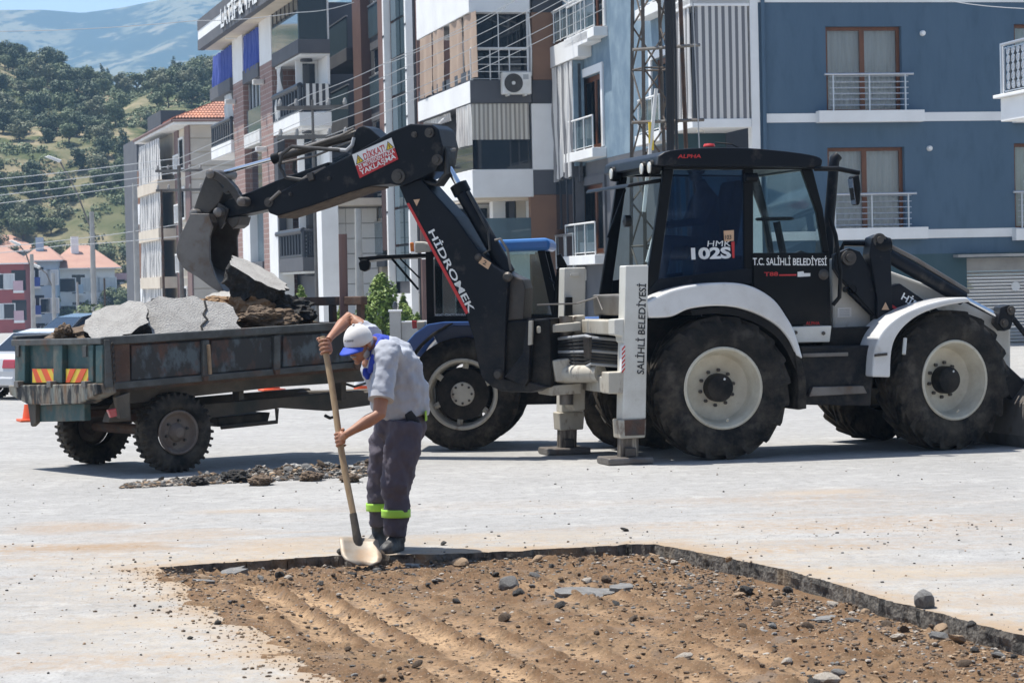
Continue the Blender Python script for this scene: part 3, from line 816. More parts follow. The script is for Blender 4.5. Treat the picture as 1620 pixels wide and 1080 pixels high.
def crumbly(name, c, r_, m, seed, label, cat, rot=(0, 0, 0), sub=4, rough=.3):
    b = bmesh.new(); bmesh.ops.create_icosphere(b, subdivisions=sub, radius=1.0)
    off = Vector((seed * 3.1, seed * 1.7, seed))
    for v in b.verts:
        p = v.co.copy(); n = mnoise.noise(p * 1.5 + off) * .6 + mnoise.noise(p * 3.5 + off) * .4 + mnoise.noise(p * 8 + off) * .25 + mnoise.noise(p * 18 + off) * .16
        p *= 1 + n * rough * 2
        v.co = Vector((p.x * r_[0], p.y * r_[1], p.z * r_[2]))
    me = bpy.data.meshes.new(name); b.to_mesh(me); b.free(); me.materials.append(MAT(m))
    o = bpy.data.objects.new(name, me); col.objects.link(o); o.location = c; o.rotation_euler = rot
    return tag(o, label, cat)
# ---- broken strip beside the trailer
strip = []
A0, A1 = gnd(190, 772), gnd(600, 752)
def strip_pt(t, s):
    p = A0.lerp(A1, t); q = Vector((0.05, 1, 0))
    return p + q * s
for k in range(6500):
    t = rng.random(); s = rng.gauss(0.45, 0.33) * (0.35 + 0.65 * min(1, t * 2.2))
    if s < -0.1 or s > 1.1: continue
    p = strip_pt(t, s); hgt = 0.12 * math.exp(-((s - .5) / .35) ** 2) * min(1, t * 2.5) * (0.5 + 0.9 * mnoise.noise(Vector((t * 9, s * 3, 0))) ** 2)
    s_ = 0.018 + 0.055 * rng.random() ** 3
    strip.append((p.x, p.y, hgt + s_ * 0.15, s_, rng.choices(range(5), (1.6, 1.2, 2, 9, 4))[0]))
st_t, st_s = np.meshgrid(np.linspace(0, 1.06, 150), np.linspace(-.15, 1.1, 50))
sx_ = A0.x + (A1.x - A0.x) * st_t + .05 * st_s; sy_ = A0.y + (A1.y - A0.y) * st_t + st_s
sz_ = 0.10 * np.exp(-((st_s - .5) / .33) ** 2) * np.clip(st_t * 2.4, 0, 1) * (0.15 + 1.3 * fbm(st_t * 16, st_s * 5, 4, 31)) + .05 * (fbm(st_t * 60, st_s * 18, 4, 44, .65) - .5) - .035 - .12 * np.clip(np.abs(st_s - .48) - .48, 0, 1) * 3 - .1 * np.clip(.12 - st_t, 0, 1) * 4
mat('rubble_earth', (0.03, 0.027, 0.024), (0.10, 0.068, 0.042), 2.2, 0.48, 0.58, rough=0.95, bump=0.9, bscale=40, c3=(0.20, 0.185, 0.17), scale3=9.0, lo3=.6, hi3=.72)
rm_ = grid_mesh('rubble_bed', sx_, sy_, sz_, 'rubble_earth', 'stuff', smooth=False); tag(rm_, 'dark crumbled bed of the broken strip behind the worker', 'rubble')
def strip_z(t, s):
    i = int(np.clip((s + .15) / 1.25 * 49, 0, 49)); j = int(np.clip(t / 1.06 * 149, 0, 149)); return float(max(sz_[i, j], 0))
strip = [(x, y, max(strip_z((x - A0.x) / (A1.x - A0.x), y - A0.y - (A1.y - A0.y) * (x - A0.x) / (A1.x - A0.x)), 0) + q * .15, q, k) for (x, y, z, q, k) in strip]
gravel('rubble', strip, 'crumbled asphalt and earth heaped along a broken strip behind the worker', 'rubble', STONES)
for k in range(110):
    t = rng.random() ** 0.8; s = rng.gauss(0.5, 0.24)
    p = strip_pt(t, s); s_ = rng.uniform(0.05, 0.13) * (0.55 + 0.45 * min(1, t * 2))
    mm = rng.choices(['asphalt_core', 'soil_clod', 'stone_pale', 'stone_grey', 'asphalt_face'], (6, 4, 2, 2, 2))[0]
    put_stone('asphalt_chunk', mm, (p.x, p.y, s_ * 0.15 + strip_z(t, s)), s_, 'one of many broken chunks in the rubble strip beside the trailer', 'asphalt chunk', 'chunks in the rubble strip', 0.7)
for i, (px, py, s_, mm, lb) in enumerate([(493, 750, .34, 'soil_clod', 'round brown clod in the middle of the rubble strip'),
        (375, 752, .42, 'asphalt_core', 'black asphalt lump in the rubble strip right of the trailer wheel'),
        (470, 738, .36, 'asphalt_face', 'pale chunk on top of the rubble strip'), (312, 757, .3, 'asphalt_core', 'black lump near the trailer wheel end of the strip'),
        (413, 757, .36, 'soil_clod', 'reddish brown clod among black rubble'), (555, 752, .3, 'soil_clod', 'long earthy lump beside the shovel handle')]):
    p = gnd(px, py + 10)
    crumbly('asphalt_chunk', (p.x, p.y, s_ * .06 + .015), (s_ * .32, s_ * .34, s_ * .14), mm, i + 60, lb, 'asphalt chunk')

# ------------------------------------------------------------------ mountain, wooded hill, haze
def terrain_mat(name, cols, sc, bump=0.0):
    m = bpy.data.materials.new(name); m.use_nodes = True; _M[name] = m
    t = m.node_tree; N = t.nodes; Lk = t.links; b = N['Principled BSDF']; b.inputs['Roughness'].default_value = 0.95; b.inputs['Specular IOR Level'].default_value = 0.1
    geo = N.new('ShaderNodeNewGeometry'); cur = None
    for (c, s, l, h) in cols[1:]:
        n = N.new('ShaderNodeTexNoise'); n.inputs['Scale'].default_value = s * sc; n.inputs['Detail'].default_value = 8; n.inputs['Roughness'].default_value = 0.62
        Lk.new(geo.outputs['Position'], n.inputs['Vector'])
        r = N.new('ShaderNodeMapRange'); r.inputs[1].default_value = l; r.inputs[2].default_value = h; Lk.new(n.outputs[0], r.inputs[0])
        x = N.new('ShaderNodeMix'); x.data_type = 'RGBA'; Lk.new(r.outputs[0], x.inputs[0])
        if cur is None: x.inputs[6].default_value = (*cols[0], 1)
        else: Lk.new(cur, x.inputs[6])
        x.inputs[7].default_value = (*c, 1); cur = x.outputs[2]
    Lk.new(cur, b.inputs['Base Color'])
    return m
terrain_mat('mountain_slope', [(0.15, 0.15, 0.09), ((0.015, 0.035, 0.02), 1.0, 0.46, 0.52), ((0.02, 0.038, 0.02), 4.5, 0.52, 0.57), ((0.20, 0.18, 0.11), 2.2, 0.58, 0.66)], 0.008)
terrain_mat('hill_slope', [(0.34, 0.27, 0.18), ((0.13, 0.13, 0.07), 1.0, 0.40, 0.58), ((0.075, 0.09, 0.04), 3.0, 0.44, 0.58), ((0.36, 0.27, 0.17), 1.6, 0.6, 0.7)], 0.05)
# mountain: crest follows the skyline
MY = 3000.0
crest_px = [(-700, 60), (-300, 40), (0, 15), (70, 15), (130, 20), (190, 12), (250, 0), (330, -40), (450, -60), (700, -90), (1200, -60), (1800, 40)]
cp = [at(x, y, MY) for x, y in crest_px]
xs = np.array([p.x for p in cp]); zs = np.array([p.z for p in cp])
nx, ny = 240, 110
tx = np.linspace(xs[0], xs[-1], nx); ty = np.linspace(0, 1.25, ny)
TX, TT = np.meshgrid(tx, ty)
CH = np.interp(TX, xs, zs)
TY = 1700 + (MY - 1700) * TT
prof = np.where(TT <= 1, TT ** 1.15, 1 - (TT - 1) * 0.6)
gul = fbm(TX / 260, TY / 420, 5, 90) - 0.5
TZ = CH * prof + gul * 150 * np.clip(TT * 2, 0, 1) * np.clip((1.0 - TT) * 3.0, 0, 1)
mo = grid_mesh('mountain', TX, TY, TZ, 'mountain_slope', 'structure')

HY = 420.0
hill_px = [(-500, 40), (-200, 70), (0, 98), (60, 102), (110, 126), (133, 138), (187, 147), (233, 150), (283, 148), (300, 136), (337, 128), (400, 120), (560, 150), (900, 220), (1300, 300)]
hp = [at(x, y, HY) for x, y in hill_px]
hx = np.array([p.x for p in hp]); hz = np.array([p.z for p in hp])
tx = np.linspace(hx[0], hx[-1], 200); ty = np.linspace(0, 1.3, 90)
TX, TT = np.meshgrid(tx, ty)
TY = 250 + (HY - 250) * TT
CH = np.interp(TX, hx, hz)
prof = np.where(TT <= 1, np.sin(np.clip(TT, 0, 1) * math.pi / 2) ** 1.1, 1 - (TT - 1) * 1.0)
TZ = CH * prof + (fbm(TX / 22, TY / 22, 4, 55) - 0.5) * 9 * np.clip(TT * 3, 0, 1) * np.clip(1.15 - TT, 0.1, 1)
TZ = TZ - 0.6 - 8 * np.clip(1 - TT * 2.5, 0, 1)
hill = grid_mesh('hill', TX, TY, TZ, 'hill_slope', 'structure')
def hill_z(x, y):
    i = int(np.clip((y - 250) / (HY - 250) / 1.3 * 89, 0, 89)); j = int(np.clip((x - tx[0]) / (tx[-1] - tx[0]) * 199, 0, 199))
    return float(TZ[i, j])

# ------------------------------------------------------------------ foliage
def leaf_cloud(name, blobs, n, size, matname, seed=1, up=0.35, parent=None):
    """leaf-sized faces spread through a set of ellipsoid clumps: (x,y,z,rx,ry,rz)"""
    g = np.random.default_rng(seed)
    wts = np.array([b[3] * b[4] + b[3] * b[5] for b in blobs]); wts = wts / wts.sum()
    which = g.choice(len(blobs), n, p=wts)
    B = np.array(blobs)[which]
    d = g.normal(size=(n, 3)); d /= np.linalg.norm(d, axis=1)[:, None]
    rad = (0.55 + 0.5 * g.random(n) ** 0.6)
    P = B[:, :3] + d * B[:, 3:6] * rad[:, None]
    nr = d + g.normal(size=(n, 3)) * 0.55; nr[:, 2] += up; nr /= np.linalg.norm(nr, axis=1)[:, None]
    a = np.cross(nr, g.normal(size=(n, 3))); a /= np.linalg.norm(a, axis=1)[:, None] + 1e-9
    c = np.cross(nr, a)
    s = size * (0.6 + 0.8 * g.random(n))[:, None]
    V = np.stack([P - a * s, P + c * s * .55, P + a * s, P - c * s * .55], 1).reshape(-1, 3)
    Fq = np.arange(4 * n).reshape(-1, 4)
    me = bpy.data.meshes.new(name)
    me.vertices.add(4 * n); me.vertices.foreach_set('co', V.ravel())
    me.loops.add(4 * n); me.loops.foreach_set('vertex_index', Fq.ravel().astype(np.int32))
    me.polygons.add(n); me.polygons.foreach_set('loop_start', np.arange(0, 4 * n, 4, dtype=np.int32)); me.polygons.foreach_set('loop_total', np.full(n, 4, dtype=np.int32))
    me.update(calc_edges=True); me.materials.append(MAT(matname))
    return me
mat('leaf_oak', (0.085, 0.12, 0.05), (0.12, 0.15, 0.065), 0.5, 0.35, 0.7, rough=0.7)
mat('leaf_olive', (0.14, 0.155, 0.085), (0.17, 0.18, 0.10), 0.5, rough=0.7)
mat('leaf_pine', (0.05, 0.08, 0.04), (0.07, 0.10, 0.045), 0.6, rough=0.7)
mat('leaf_thuja', (0.12, 0.20, 0.025), (0.20, 0.27, 0.04), 5.0, rough=0.6)
mat('bark', (0.10, 0.075, 0.055), (0.07, 0.05, 0.04), 3.0, rough=0.9)
def trunk_mesh(h, r, seed, limbs=4):
    g = random.Random(seed); mb = MB()
    mb.tube([(0, 0, -0.6), (g.uniform(-.1, .1), g.uniform(-.1, .1), h * .5), (g.uniform(-.2, .2), g.uniform(-.2, .2), h)], [r, r * .8, r * .5], 6)
    for k in range(limbs):
        a = g.uniform(0, 6.28); z = h * g.uniform(.6, .95)
        mb.tube([(0, 0, z), (math.cos(a) * h * .35, math.sin(a) * h * .35, z + h * .45)], [r * .5, r * .2], 5)
    o = mb.build('trunk', 'bark'); me = o.data; bpy.data.objects.remove(o)
    return me
TREES = []
for k in range(6):
    g = random.Random(k)
    bl = []
    for j in range(11):
        a = g.uniform(0, 6.28); rr_ = g.uniform(0, 1.5); z = g.uniform(1.8, 4.3)
        s_ = g.uniform(0.65, 1.15) * (1.1 - 0.12 * z + .3)
        bl.append((math.cos(a) * rr_, math.sin(a) * rr_, z, s_, s_, s_ * .75))
    TREES.append((leaf_cloud('crown', bl, 1500, 0.19, ['leaf_oak', 'leaf_pine', 'leaf_oak', 'leaf_olive', 'leaf_oak', 'leaf_pine'][k], k), trunk_mesh(2.3, 0.16, k)))
CON = []
for k in range(2):
    g = random.Random(40 + k)
    bl = [(g.uniform(-.25, .25), g.uniform(-.25, .25), 1.0 + j * .55, 1.35 - j * .13, 1.35 - j * .13, .42) for j in range(9)]
    CON.append((leaf_cloud('crown', bl, 1500, 0.17, 'leaf_pine', 70 + k), trunk_mesh(2.0, 0.14, 50 + k, 2)))
def plant_tree(kind, p, s_, label, group, cat='tree', name='tree'):
    r_ = bpy.data.objects.new(name, None); col.objects.link(r_); r_.location = p; r_.empty_display_size = .3
    a = rng.uniform(0, 6.28); r_.rotation_euler = (0, 0, a); r_.scale = (s_ * rng.uniform(.85, 1.2), s_ * rng.uniform(.85, 1.2), s_ * rng.uniform(.8, 1.15))
    tag(r_, label, cat, group)
    for nm, me in (('crown', kind[0]), ('trunk', kind[1])):
        o = bpy.data.objects.new(nm, me); col.objects.link(o); o.parent = r_
    return r_
cnt = 0
tries = 0
placed = []
while cnt < 298 and tries < 40000:
    tries += 1
    y = 262 + (HY * 1.02 - 262) * rng.random() ** 1.35; px = rng.uniform(-25, 345)
    p = at(px, 300, y); x = p.x
    dens = 1.6 * mnoise.noise(Vector((x / 13, y / 13, 5))) + 0.42
    if px > 40 and 0.35 < (y - 262) / 160 < 0.8: dens -= 0.15
    if rng.random() > dens: continue
    z = hill_z(x, y)
    # only what the camera can see over the town and between the houses
    pyy = 450 - (z - CAM_H + 4) / y * FPX - 0.022 * (px - 810)
    if pyy > 455: continue
    if any((x - q[0]) ** 2 + (y - q[1]) ** 2 < 5 for q in placed): continue
    placed.append((x, y))
    if rng.random() < 0.08: kd, lb = rng.choice(CON), 'one of the dark pointed conifers standing out of the wooded hillside'
    else:
        kd = rng.choice(TREES); lb = 'one of the round crowned evergreen trees covering the wooded hillside'
    plant_tree(kd, (x, y, z - 0.3), rng.uniform(0.45, 0.85) * (1.2 if rng.random() < .2 else 1), lb, 'conifers on the hill' if 'conifer' in lb else 'trees on the wooded hill')
    cnt += 1
# low scrub between the trees: nobody could count it
sc_b = []
g = random.Random(5)
while len(sc_b) < 1500:
    y = g.uniform(256, HY); px = g.uniform(-30, 350); x = at(px, 300, y).x
    if mnoise.noise(Vector((x / 20, y / 20, 15))) < -0.04: continue
    s_ = g.uniform(.5, 1.3)
    sc_b.append((x, y, hill_z(x, y) + .2, s_, s_, s_ * .65))
so = bpy.data.objects.new('scrub', leaf_cloud('scrub', sc_b, 80000, 0.22, 'leaf_oak', 9)); col.objects.link(so)
tag(so, 'low green scrub covering the hillside between the trees', 'scrub', kind='stuff')

# the air
hm = bpy.data.materials.new('hazy_air'); hm.use_nodes = True
t_ = hm.node_tree; t_.nodes.remove(t_.nodes['Principled BSDF'])
pv = t_.nodes.new('ShaderNodeVolumePrincipled'); pv.inputs['Color'].default_value = (0.42, 0.67, 1.0, 1); pv.inputs['Density'].default_value = 0.00022
t_.links.new(pv.outputs[0], t_.nodes['Material Output'].inputs['Volume'])
hb = MB().box((-2200, -80, -9), (2200, 3900, 640)).build('haze', None)
hb.data.materials.append(hm); hb['kind'] = 'stuff'; hb['label'] = 'thin blue summer haze filling the air towards the mountain'; hb['category'] = 'haze'

# ------------------------------------------------------------------ building kit
class Bld:
    def __init__(s, name, px, D, yaw, label):
        O = at(px, 450, D); s.fr = Frame((O.x, O.y, 0), yaw)
        s.r = root(name, s.fr, label, 'building')
    # rectangles in facade coordinates -------------------------------------------------
    def fr_(s, x0, x1, y0, y1, v=0.0):          # front plane: u0,u1,w0,w1
        ym, xm = (y0 + y1) / 2, (x0 + x1) / 2
        return s.fr.F(x0, ym, v).x, s.fr.F(x1, ym, v).x, s.fr.F(xm, y1, v).z, s.fr.F(xm, y0, v).z
    def lr_(s, x0, x1, y0, y1, u=0.0):          # side plane; y given at the near edge x1: v0(near),v1(far),w0,w1
        ym = (y0 + y1) / 2
        return s.fr.L(x1, ym, u).y, s.fr.L(x0, ym, u).y, s.fr.L(x1, y1, u).z, s.fr.L(x1, y0, u).z
    def fbox(s, name, x0, x1, y0, y1, v, d, m, parent=None, bev=0, base=False):
        a, b, w0, w1 = s.fr_(x0, x1, y0, y1, v)
        if base: w0 = 0
        return MB().box((a, v, w0), (b, v + d, w1)).build(name, m, parent or s.r, bev)
    def lbox(s, name, x0, x1, y0, y1, u, d, m, parent=None, bev=0, base=False):
        a, b, w0, w1 = s.lr_(x0, x1, y0, y1, u)
        if base: w0 = 0
        return MB().box((u, a, w0), (u + d, b, w1)).build(name, m, parent or s.r, bev)
    def box(s, name, a, b, m, parent=None, bev=0):
        return MB().box(a, b).build(name, m, parent or s.r, bev)
def holed_wall(mb, a0, a1, w0, w1, holes, to3, depth=0.22):
    """wall face with window openings and their reveals; to3(a,w,d) gives the 3-D point"""
    As = sorted({a0, a1, *[h[0] for h in holes], *[h[1] for h in holes]}); As = [a for a in As if a0 <= a <= a1]
    Ws = sorted({w0, w1, *[h[2] for h in holes], *[h[3] for h in holes]}); Ws = [w_ for w_ in Ws if w0 <= w_ <= w1]
    for i in range(len(As) - 1):
        for j in range(len(Ws) - 1):
            ca, cw = (As[i] + As[i + 1]) / 2, (Ws[j] + Ws[j + 1]) / 2
            if any(h[0] < ca < h[1] and h[2] < cw < h[3] for h in holes): continue
            mb.add([to3(As[i], Ws[j], 0), to3(As[i + 1], Ws[j], 0), to3(As[i + 1], Ws[j + 1], 0), to3(As[i], Ws[j + 1], 0)], [(0, 1, 2, 3)])
    for h in holes:
        A, B, C, D = [(h[0], h[2]), (h[1], h[2]), (h[1], h[3]), (h[0], h[3])]
        for p, q in ((A, B), (B, C), (C, D), (D, A)):
            mb.add([to3(*p, 0), to3(*q, 0), to3(*q, depth), to3(*p, depth)], [(0, 1, 2, 3)])
    return mb
def window(b, plane, a0, a1, w0, w1, pos, fm='wood_frame', panes=2, curtain=True, gl='clear_glass', inset=0.16, fw=0.09, name='window', room=True):
    """framed window in an opening: frame part with panes and curtains below it. plane 'F' or 'L'"""
    def P(a, d, w_): return (a, pos + d, w_) if plane == 'F' else (pos + d, a, w_)
    lo, hi = min(a0, a1), max(a0, a1)
    mb = MB()
    e = 0.004
    mb.box(P(lo + e, inset, w0 + e), P(lo + fw, inset + .07, w1 - e)); mb.box(P(hi - fw, inset, w0 + e), P(hi - e, inset + .07, w1 - e))
    mb.box(P(lo + fw, inset + .002, w1 - fw), P(hi - fw, inset + .068, w1 - e)); mb.box(P(lo + fw, inset + .002, w0 + e), P(hi - fw, inset + .068, w0 + fw))
    step = (hi - lo) / panes
    for k in range(1, panes):
        c = lo + step * k
        mb.box(P(c - fw * .7, inset + .004, w0 + fw), P(c + fw * .7, inset + .064, w1 - fw))
    f = mb.build(name, fm, b.r)
    for k in range(panes):
        MB().box(P(lo + step * k + fw * .72, inset + .03, w0 + fw * .9), P(lo + step * (k + 1) - fw * .72, inset + .036, w1 - fw * .9)).build('pane', gl, f)
    if curtain:
        for k in range(panes):
            x0, x1 = lo + step * k + .02, lo + step * (k + 1) - .02
            curtain_sheet('curtain', plane, x0, x1, w0 + fw * .5, w1 - fw * .5, pos + inset + .16, 'net_curtain', f, amp=0.03, per=0.16)
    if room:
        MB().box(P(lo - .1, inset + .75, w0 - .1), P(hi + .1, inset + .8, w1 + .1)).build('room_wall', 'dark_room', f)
    return f
def curtain_sheet(name, plane, a0, a1, w0, w1, pos, m, parent, amp=0.05, per=0.3, ragged=0.0, seed=0, lean=0.0):
    n = max(8, int((a1 - a0) / per * 7)); rows = 7
    n = min(n, 160)
    th = 0.012
    V, Fc = [], []
    for side in (0, 1):
        for j in range(rows + 1):
            t = j / rows
            for i in range(n + 1):
                a = a0 + (a1 - a0) * i / n
                ph = a / per * 2 * math.pi + mnoise.noise(Vector((a * .8, seed, t * .6))) * 2.2
                d = amp * (0.35 + 0.65 * t) * math.sin(ph) + 0.5 * amp * mnoise.noise(Vector((a * 1.7, t * 3, seed + 4)))
                w_ = w1 + (w0 - w1) * t - (ragged * (0.5 + 0.5 * mnoise.noise(Vector((a * 1.5, seed, 0)))) if j == rows else 0)
                aa = a + lean * t
                dd = d + side * th
                V.append((aa, pos + dd, w_) if plane == 'F' else (pos + dd, aa, w_))
    st = (rows + 1) * (n + 1)
    for side in (0, 1):
        for j in range(rows):
            for i in range(n):
                q = side * st + j * (n + 1) + i
                f = (q, q + 1, q + n + 2, q + n + 1)
                Fc.append(f if side == 0 else f[::-1])
    mb = MB(); mb.v = V; mb.f = Fc
    return mb.build(name, m, parent, smooth='all')
def railing(b, plane, a0, a1, w0, w1, pos, m, bars=6, posts=3, vertical=False, r=0.016, over=0.0, glassm=None, name='railing'):
    def P(a, w_, d=0.0): return (a, pos + d, w_) if plane == 'F' else (pos + d, a, w_)
    lo, hi = min(a0, a1), max(a0, a1)
    top = MB().tube([P(lo - over, w1), P(hi + over, w1)], r * 1.9, 8).build(name, m, b.r)
    for k in range(posts):
        a = lo + (hi - lo) * (k / (posts - 1) if posts > 1 else .5)
        MB().tube([P(a, w0), P(a, w1)], r * 1.35, 6).build('post', m, top)
    if vertical:
        for k in range(bars):
            a = lo + (hi - lo) * (k + .5) / bars
            MB().tube([P(a, w0 + .06), P(a, w1)], r, 5).build('bar', m, top)
        MB().tube([P(lo, w0 + .06), P(hi, w0 + .06)], r, 5).build('bar', m, top)
    else:
        for k in range(bars):
            w_ = w0 + .05 + (w1 - w0 - .1) * k / max(1, bars - 1) if bars > 1 else w0 + .08
            MB().tube([P(lo - over * .4, w_, .02), P(hi + over * .4, w_, .02)], r * .8, 5).build('bar', m, top)
    if glassm:
        MB().box(P(lo + .02, w0 + .08, .03), P(hi - .02, w1 - .05, .042)).build('pane', glassm, top)
    return top

# ================================================================== A: blue corner building
A = Bld('apartment_building', 1197, 62.5, R(11), 'dark blue corner apartment building with brown framed windows behind the digger')
W_ = lambda x0, x1, y0, y1, v=0.0: A.fr_(x0, x1, y0, y1, v)
u_end = A.fr.F(1760, 300).x
z_teal = A.fr.F(1400, 403).z
wins = [W_(1307, 1427, 42, 178), W_(1310, 1432, 233, 367), W_(1605, 1722, 38, 177), W_(1605, 1722, 226, 362)]
wins.append(W_(1307, 1427, -150, -12)); wins.append(W_(1605, 1722, -155, -14))
u_w = A.fr.F(1204, 300).x
mb = holed_wall(MB(), u_w, u_end, z_teal, 12.4, wins, lambda a, w_, d: (a, d, w_))
mb.build('wall', 'blue_wall', A.r)
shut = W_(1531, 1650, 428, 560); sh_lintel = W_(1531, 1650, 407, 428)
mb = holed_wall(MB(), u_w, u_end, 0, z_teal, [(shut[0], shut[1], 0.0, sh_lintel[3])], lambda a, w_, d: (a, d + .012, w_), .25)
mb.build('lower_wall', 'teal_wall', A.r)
so_ = A.box('shutter_box', (shut[0], .10, sh_lintel[2]), (shut[1], .3, sh_lintel[3]), 'concrete')
sh = MB()
nsl = 22
for k in range(nsl):
    z0 = shut[3] * k / nsl; z1 = shut[3] * (k + 1) / nsl - 0.012
    sh.add([(shut[0], .20, z0), (shut[1], .20, z0), (shut[1], .165, (z0 + z1) / 2), (shut[0], .165, (z0 + z1) / 2), (shut[1], .20, z1), (shut[0], .20, z1)], [(0, 1, 2, 3), (3, 2, 4, 5)])
mat('shutter_metal', (0.47, 0.46, 0.44), (0.42, 0.41, 0.39), 1.0, rough=0.5, metal=0.2)
shutter = sh.build('roller_shutter', 'shutter_metal', A.r); shutter['kind'] = 'stuff'
MB().lathe([(0.0, -.004), (.12, -.004), (.12, .0)], 20, ((shut[0] + shut[1]) / 2 + .35, .16, shut[3] * .78)).build('sign_disc', 'sign_white', A.r)
A.box('canopy', (W_(1508, 1531, 402, 405)[0], -.35, sh_lintel[3] + .02), (u_end, .1, sh_lintel[3] + .09), 'concrete')
for i, h in enumerate(wins):
    window(A, 'F', *h, 0.0)
    wz0 = h[2]
    railing(A, 'F', h[0] + .12, h[1] + .02, wz0 - .02, wz0 + 0.94, -.16, 'steel_rail', bars=7, posts=3, over=.22)
for i, (yb, xa, xb) in enumerate(((185, 1290, 1456), (370, 1290, 1462))):
    a, b2, w0, w1 = W_(1212, 1700, yb - 7, yb + 7)
    A.box('band', (a, -.03, w0), (u_end, .05, w1), 'white_wall')
    a, b2, w0, w1 = W_(xa, xb, yb - 8, yb + 8)
    A.box('ledge', (a, -.32, w0 - .02), (b2, -.031, w1 + .02), 'white_wall', bev=.01)
    a, b2, w0, w1 = W_(1600, 1740, yb - 8, yb + 8)
    A.box('ledge', (a, -.32, w0 - .02), (b2, -.031, w1 + .02), 'white_wall', bev=.01)
A.box('cornice', (u_w, -.03, W_(1212, 1700, -3, 4)[2]), (u_end, .05, W_(1212, 1700, -14, 4)[3]), 'white_wall')
# white corner strip and rain pipe
z0_ = A.fr.F(1198, 560).z
A.box('corner_strip', (A.fr.F(1191, 300).x, -.04, 0), (u_w - .003, .3, 12.4), 'white_wall')
pu = A.fr.F(1209, 200).x
MB().tube([(pu, -.06, 0), (pu, -.06, 12)], .05, 10).build('rain_pipe', 'blue_wall', A.r)
for (px, py) in ((1459, 53), (1470, 235)):
    p = A.fr.F(px, py); MB().lathe([(0, -.12), (.05, -.12), (.07, -.06), (.07, 0)], 14, (p.x, 0, p.z)).build('vent', 'white_wall', A.r)
# the part left of the strip: teal recess under the balcony, blue side facade coloured as sunlit
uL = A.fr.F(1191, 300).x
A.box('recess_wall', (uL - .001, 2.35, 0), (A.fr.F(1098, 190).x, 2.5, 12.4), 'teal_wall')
# corner balconies with striped cloth: slab, ceiling, cloths
ub = A.fr.F(1098, 190).x; vb = 2.3
for lev, (yt, yb) in enumerate(((8, 182), (-186, -10))):
    w0 = A.fr.F(1150, yb + 6).z; w1 = A.fr.F(1150, yt).z
    sl = A.fr.F(1150, yb + 16).z
    A.box('balcony_slab', (ub - .05, -.03, sl - .06), (uL - .004, vb, w0), 'white_wall', bev=.012)
    if lev == 0:
        A.box('balcony_slab', (ub - .05, -.03, w1 + .02), (uL - .004, vb, w1 + .22), 'white_wall', bev=.012)
        MB().lathe([(0, -.05), (.10, -.05), (.12, 0)], 16, ((ub + uL) / 2 - .3, 1.0, sl - .061), 'z').build('ceiling_lamp', 'lamp_glass', A.r)
    curtain_sheet('striped_curtain', 'F', ub + .08, uL - .06, w0 + .0, w1, .0, 'striped_cloth', A.r, amp=.028, per=.5, seed=lev)
    curtain_sheet('striped_curtain', 'L', .25, vb - .1, w0 + .1, w1, ub + .0, 'striped_cloth_side', A.r, amp=.04, per=.22, ragged=.15, seed=lev + 3)
    MB().tube([(ub + .03, .05, w0), (ub + .03, .05, w1)], .035, 8).build('corner_post', 'dark_rail', A.r)
A.box('balcony_wall', (uL - .6, 1.6, A.fr.F(1150, 182).z), (uL - 1.3, 1.7, A.fr.F(1150, 8).z), 'dark_wall')
# side facade (plane u = uL), receding to the left
def sideA(x0, x1, y0, y1): return A.lr_(x0, x1, y0, y1, uL)
vfar = A.fr.L(866, 250, uL).y
zg = A.fr.L(955, 330, uL).z
sw = [sideA(1030, 1057, 122, 222), sideA(914, 953, 104, 228), sideA(915, 955, 292, 392)]
sw = [sideA(1033, 1060, 85, 205), sideA(917, 953, 112, 232), sideA(1033, 1060, -120, 0), sideA(917, 955, -75, 42)]
holes_up = [(h[0], h[1], h[2], h[3]) for h in sw]
z_split = A.fr.L(960, 250, uL).z
low_w = [sideA(915, 957, 288, 400)]
mb = holed_wall(MB(), vb, vfar, z_split, 12.4, holes_up, lambda a, w_, d: (uL + d, a, w_))
mb.build('side_wall', 'sunlit_blue_wall', A.r)
mb = holed_wall(MB(), vb, vfar, 0, z_split, [(h[0], h[1], h[2], h[3]) for h in low_w], lambda a, w_, d: (uL + d + .004, a, w_))
mb.build('side_wall', 'grey_wall', A.r)
A.box('back_wall', (uL + .01, vfar - .02, 0), (uL + 14, vfar, 12.4), 'grey_wall')
A.box('roof', (uL, 0.01, 12.4), (u_end, vfar, 12.6), 'concrete')
mat('surround_white', (0.76, 0.77, 0.78), rough=0.8)
for h in sw + low_w:
    window(A, 'L', *h, uL, gl='clear_glass', panes=2, fw=.16, curtain=h in sw)
    a0, a1, w0, w1 = h
    m_ = 'surround_white' if h in sw else 'grey_wall'
    mb = MB(); e = .26
    mb.box((uL - .06, a0 - e, w0), (uL - .002, a0, w1 + e)); mb.box((uL - .06, a1, w0), (uL - .002, a1 + e, w1 + e)); mb.box((uL - .058, a0, w1), (uL - .003, a1, w1 + e))
    mb.build('window_surround', m_, A.r)
    MB().box((uL - .45, a0 - .45, w0 - .34), (uL - .001, a1 + .45, w0 - .05)).build('ledge', 'white_wall', A.r, bev=.01)
    rl = railing(A, 'L', a0 - .25, a1 + .25, w0 - .05, w0 + .95, uL - .38, 'white_rail', bars=1, posts=4, glassm='rail_glass')
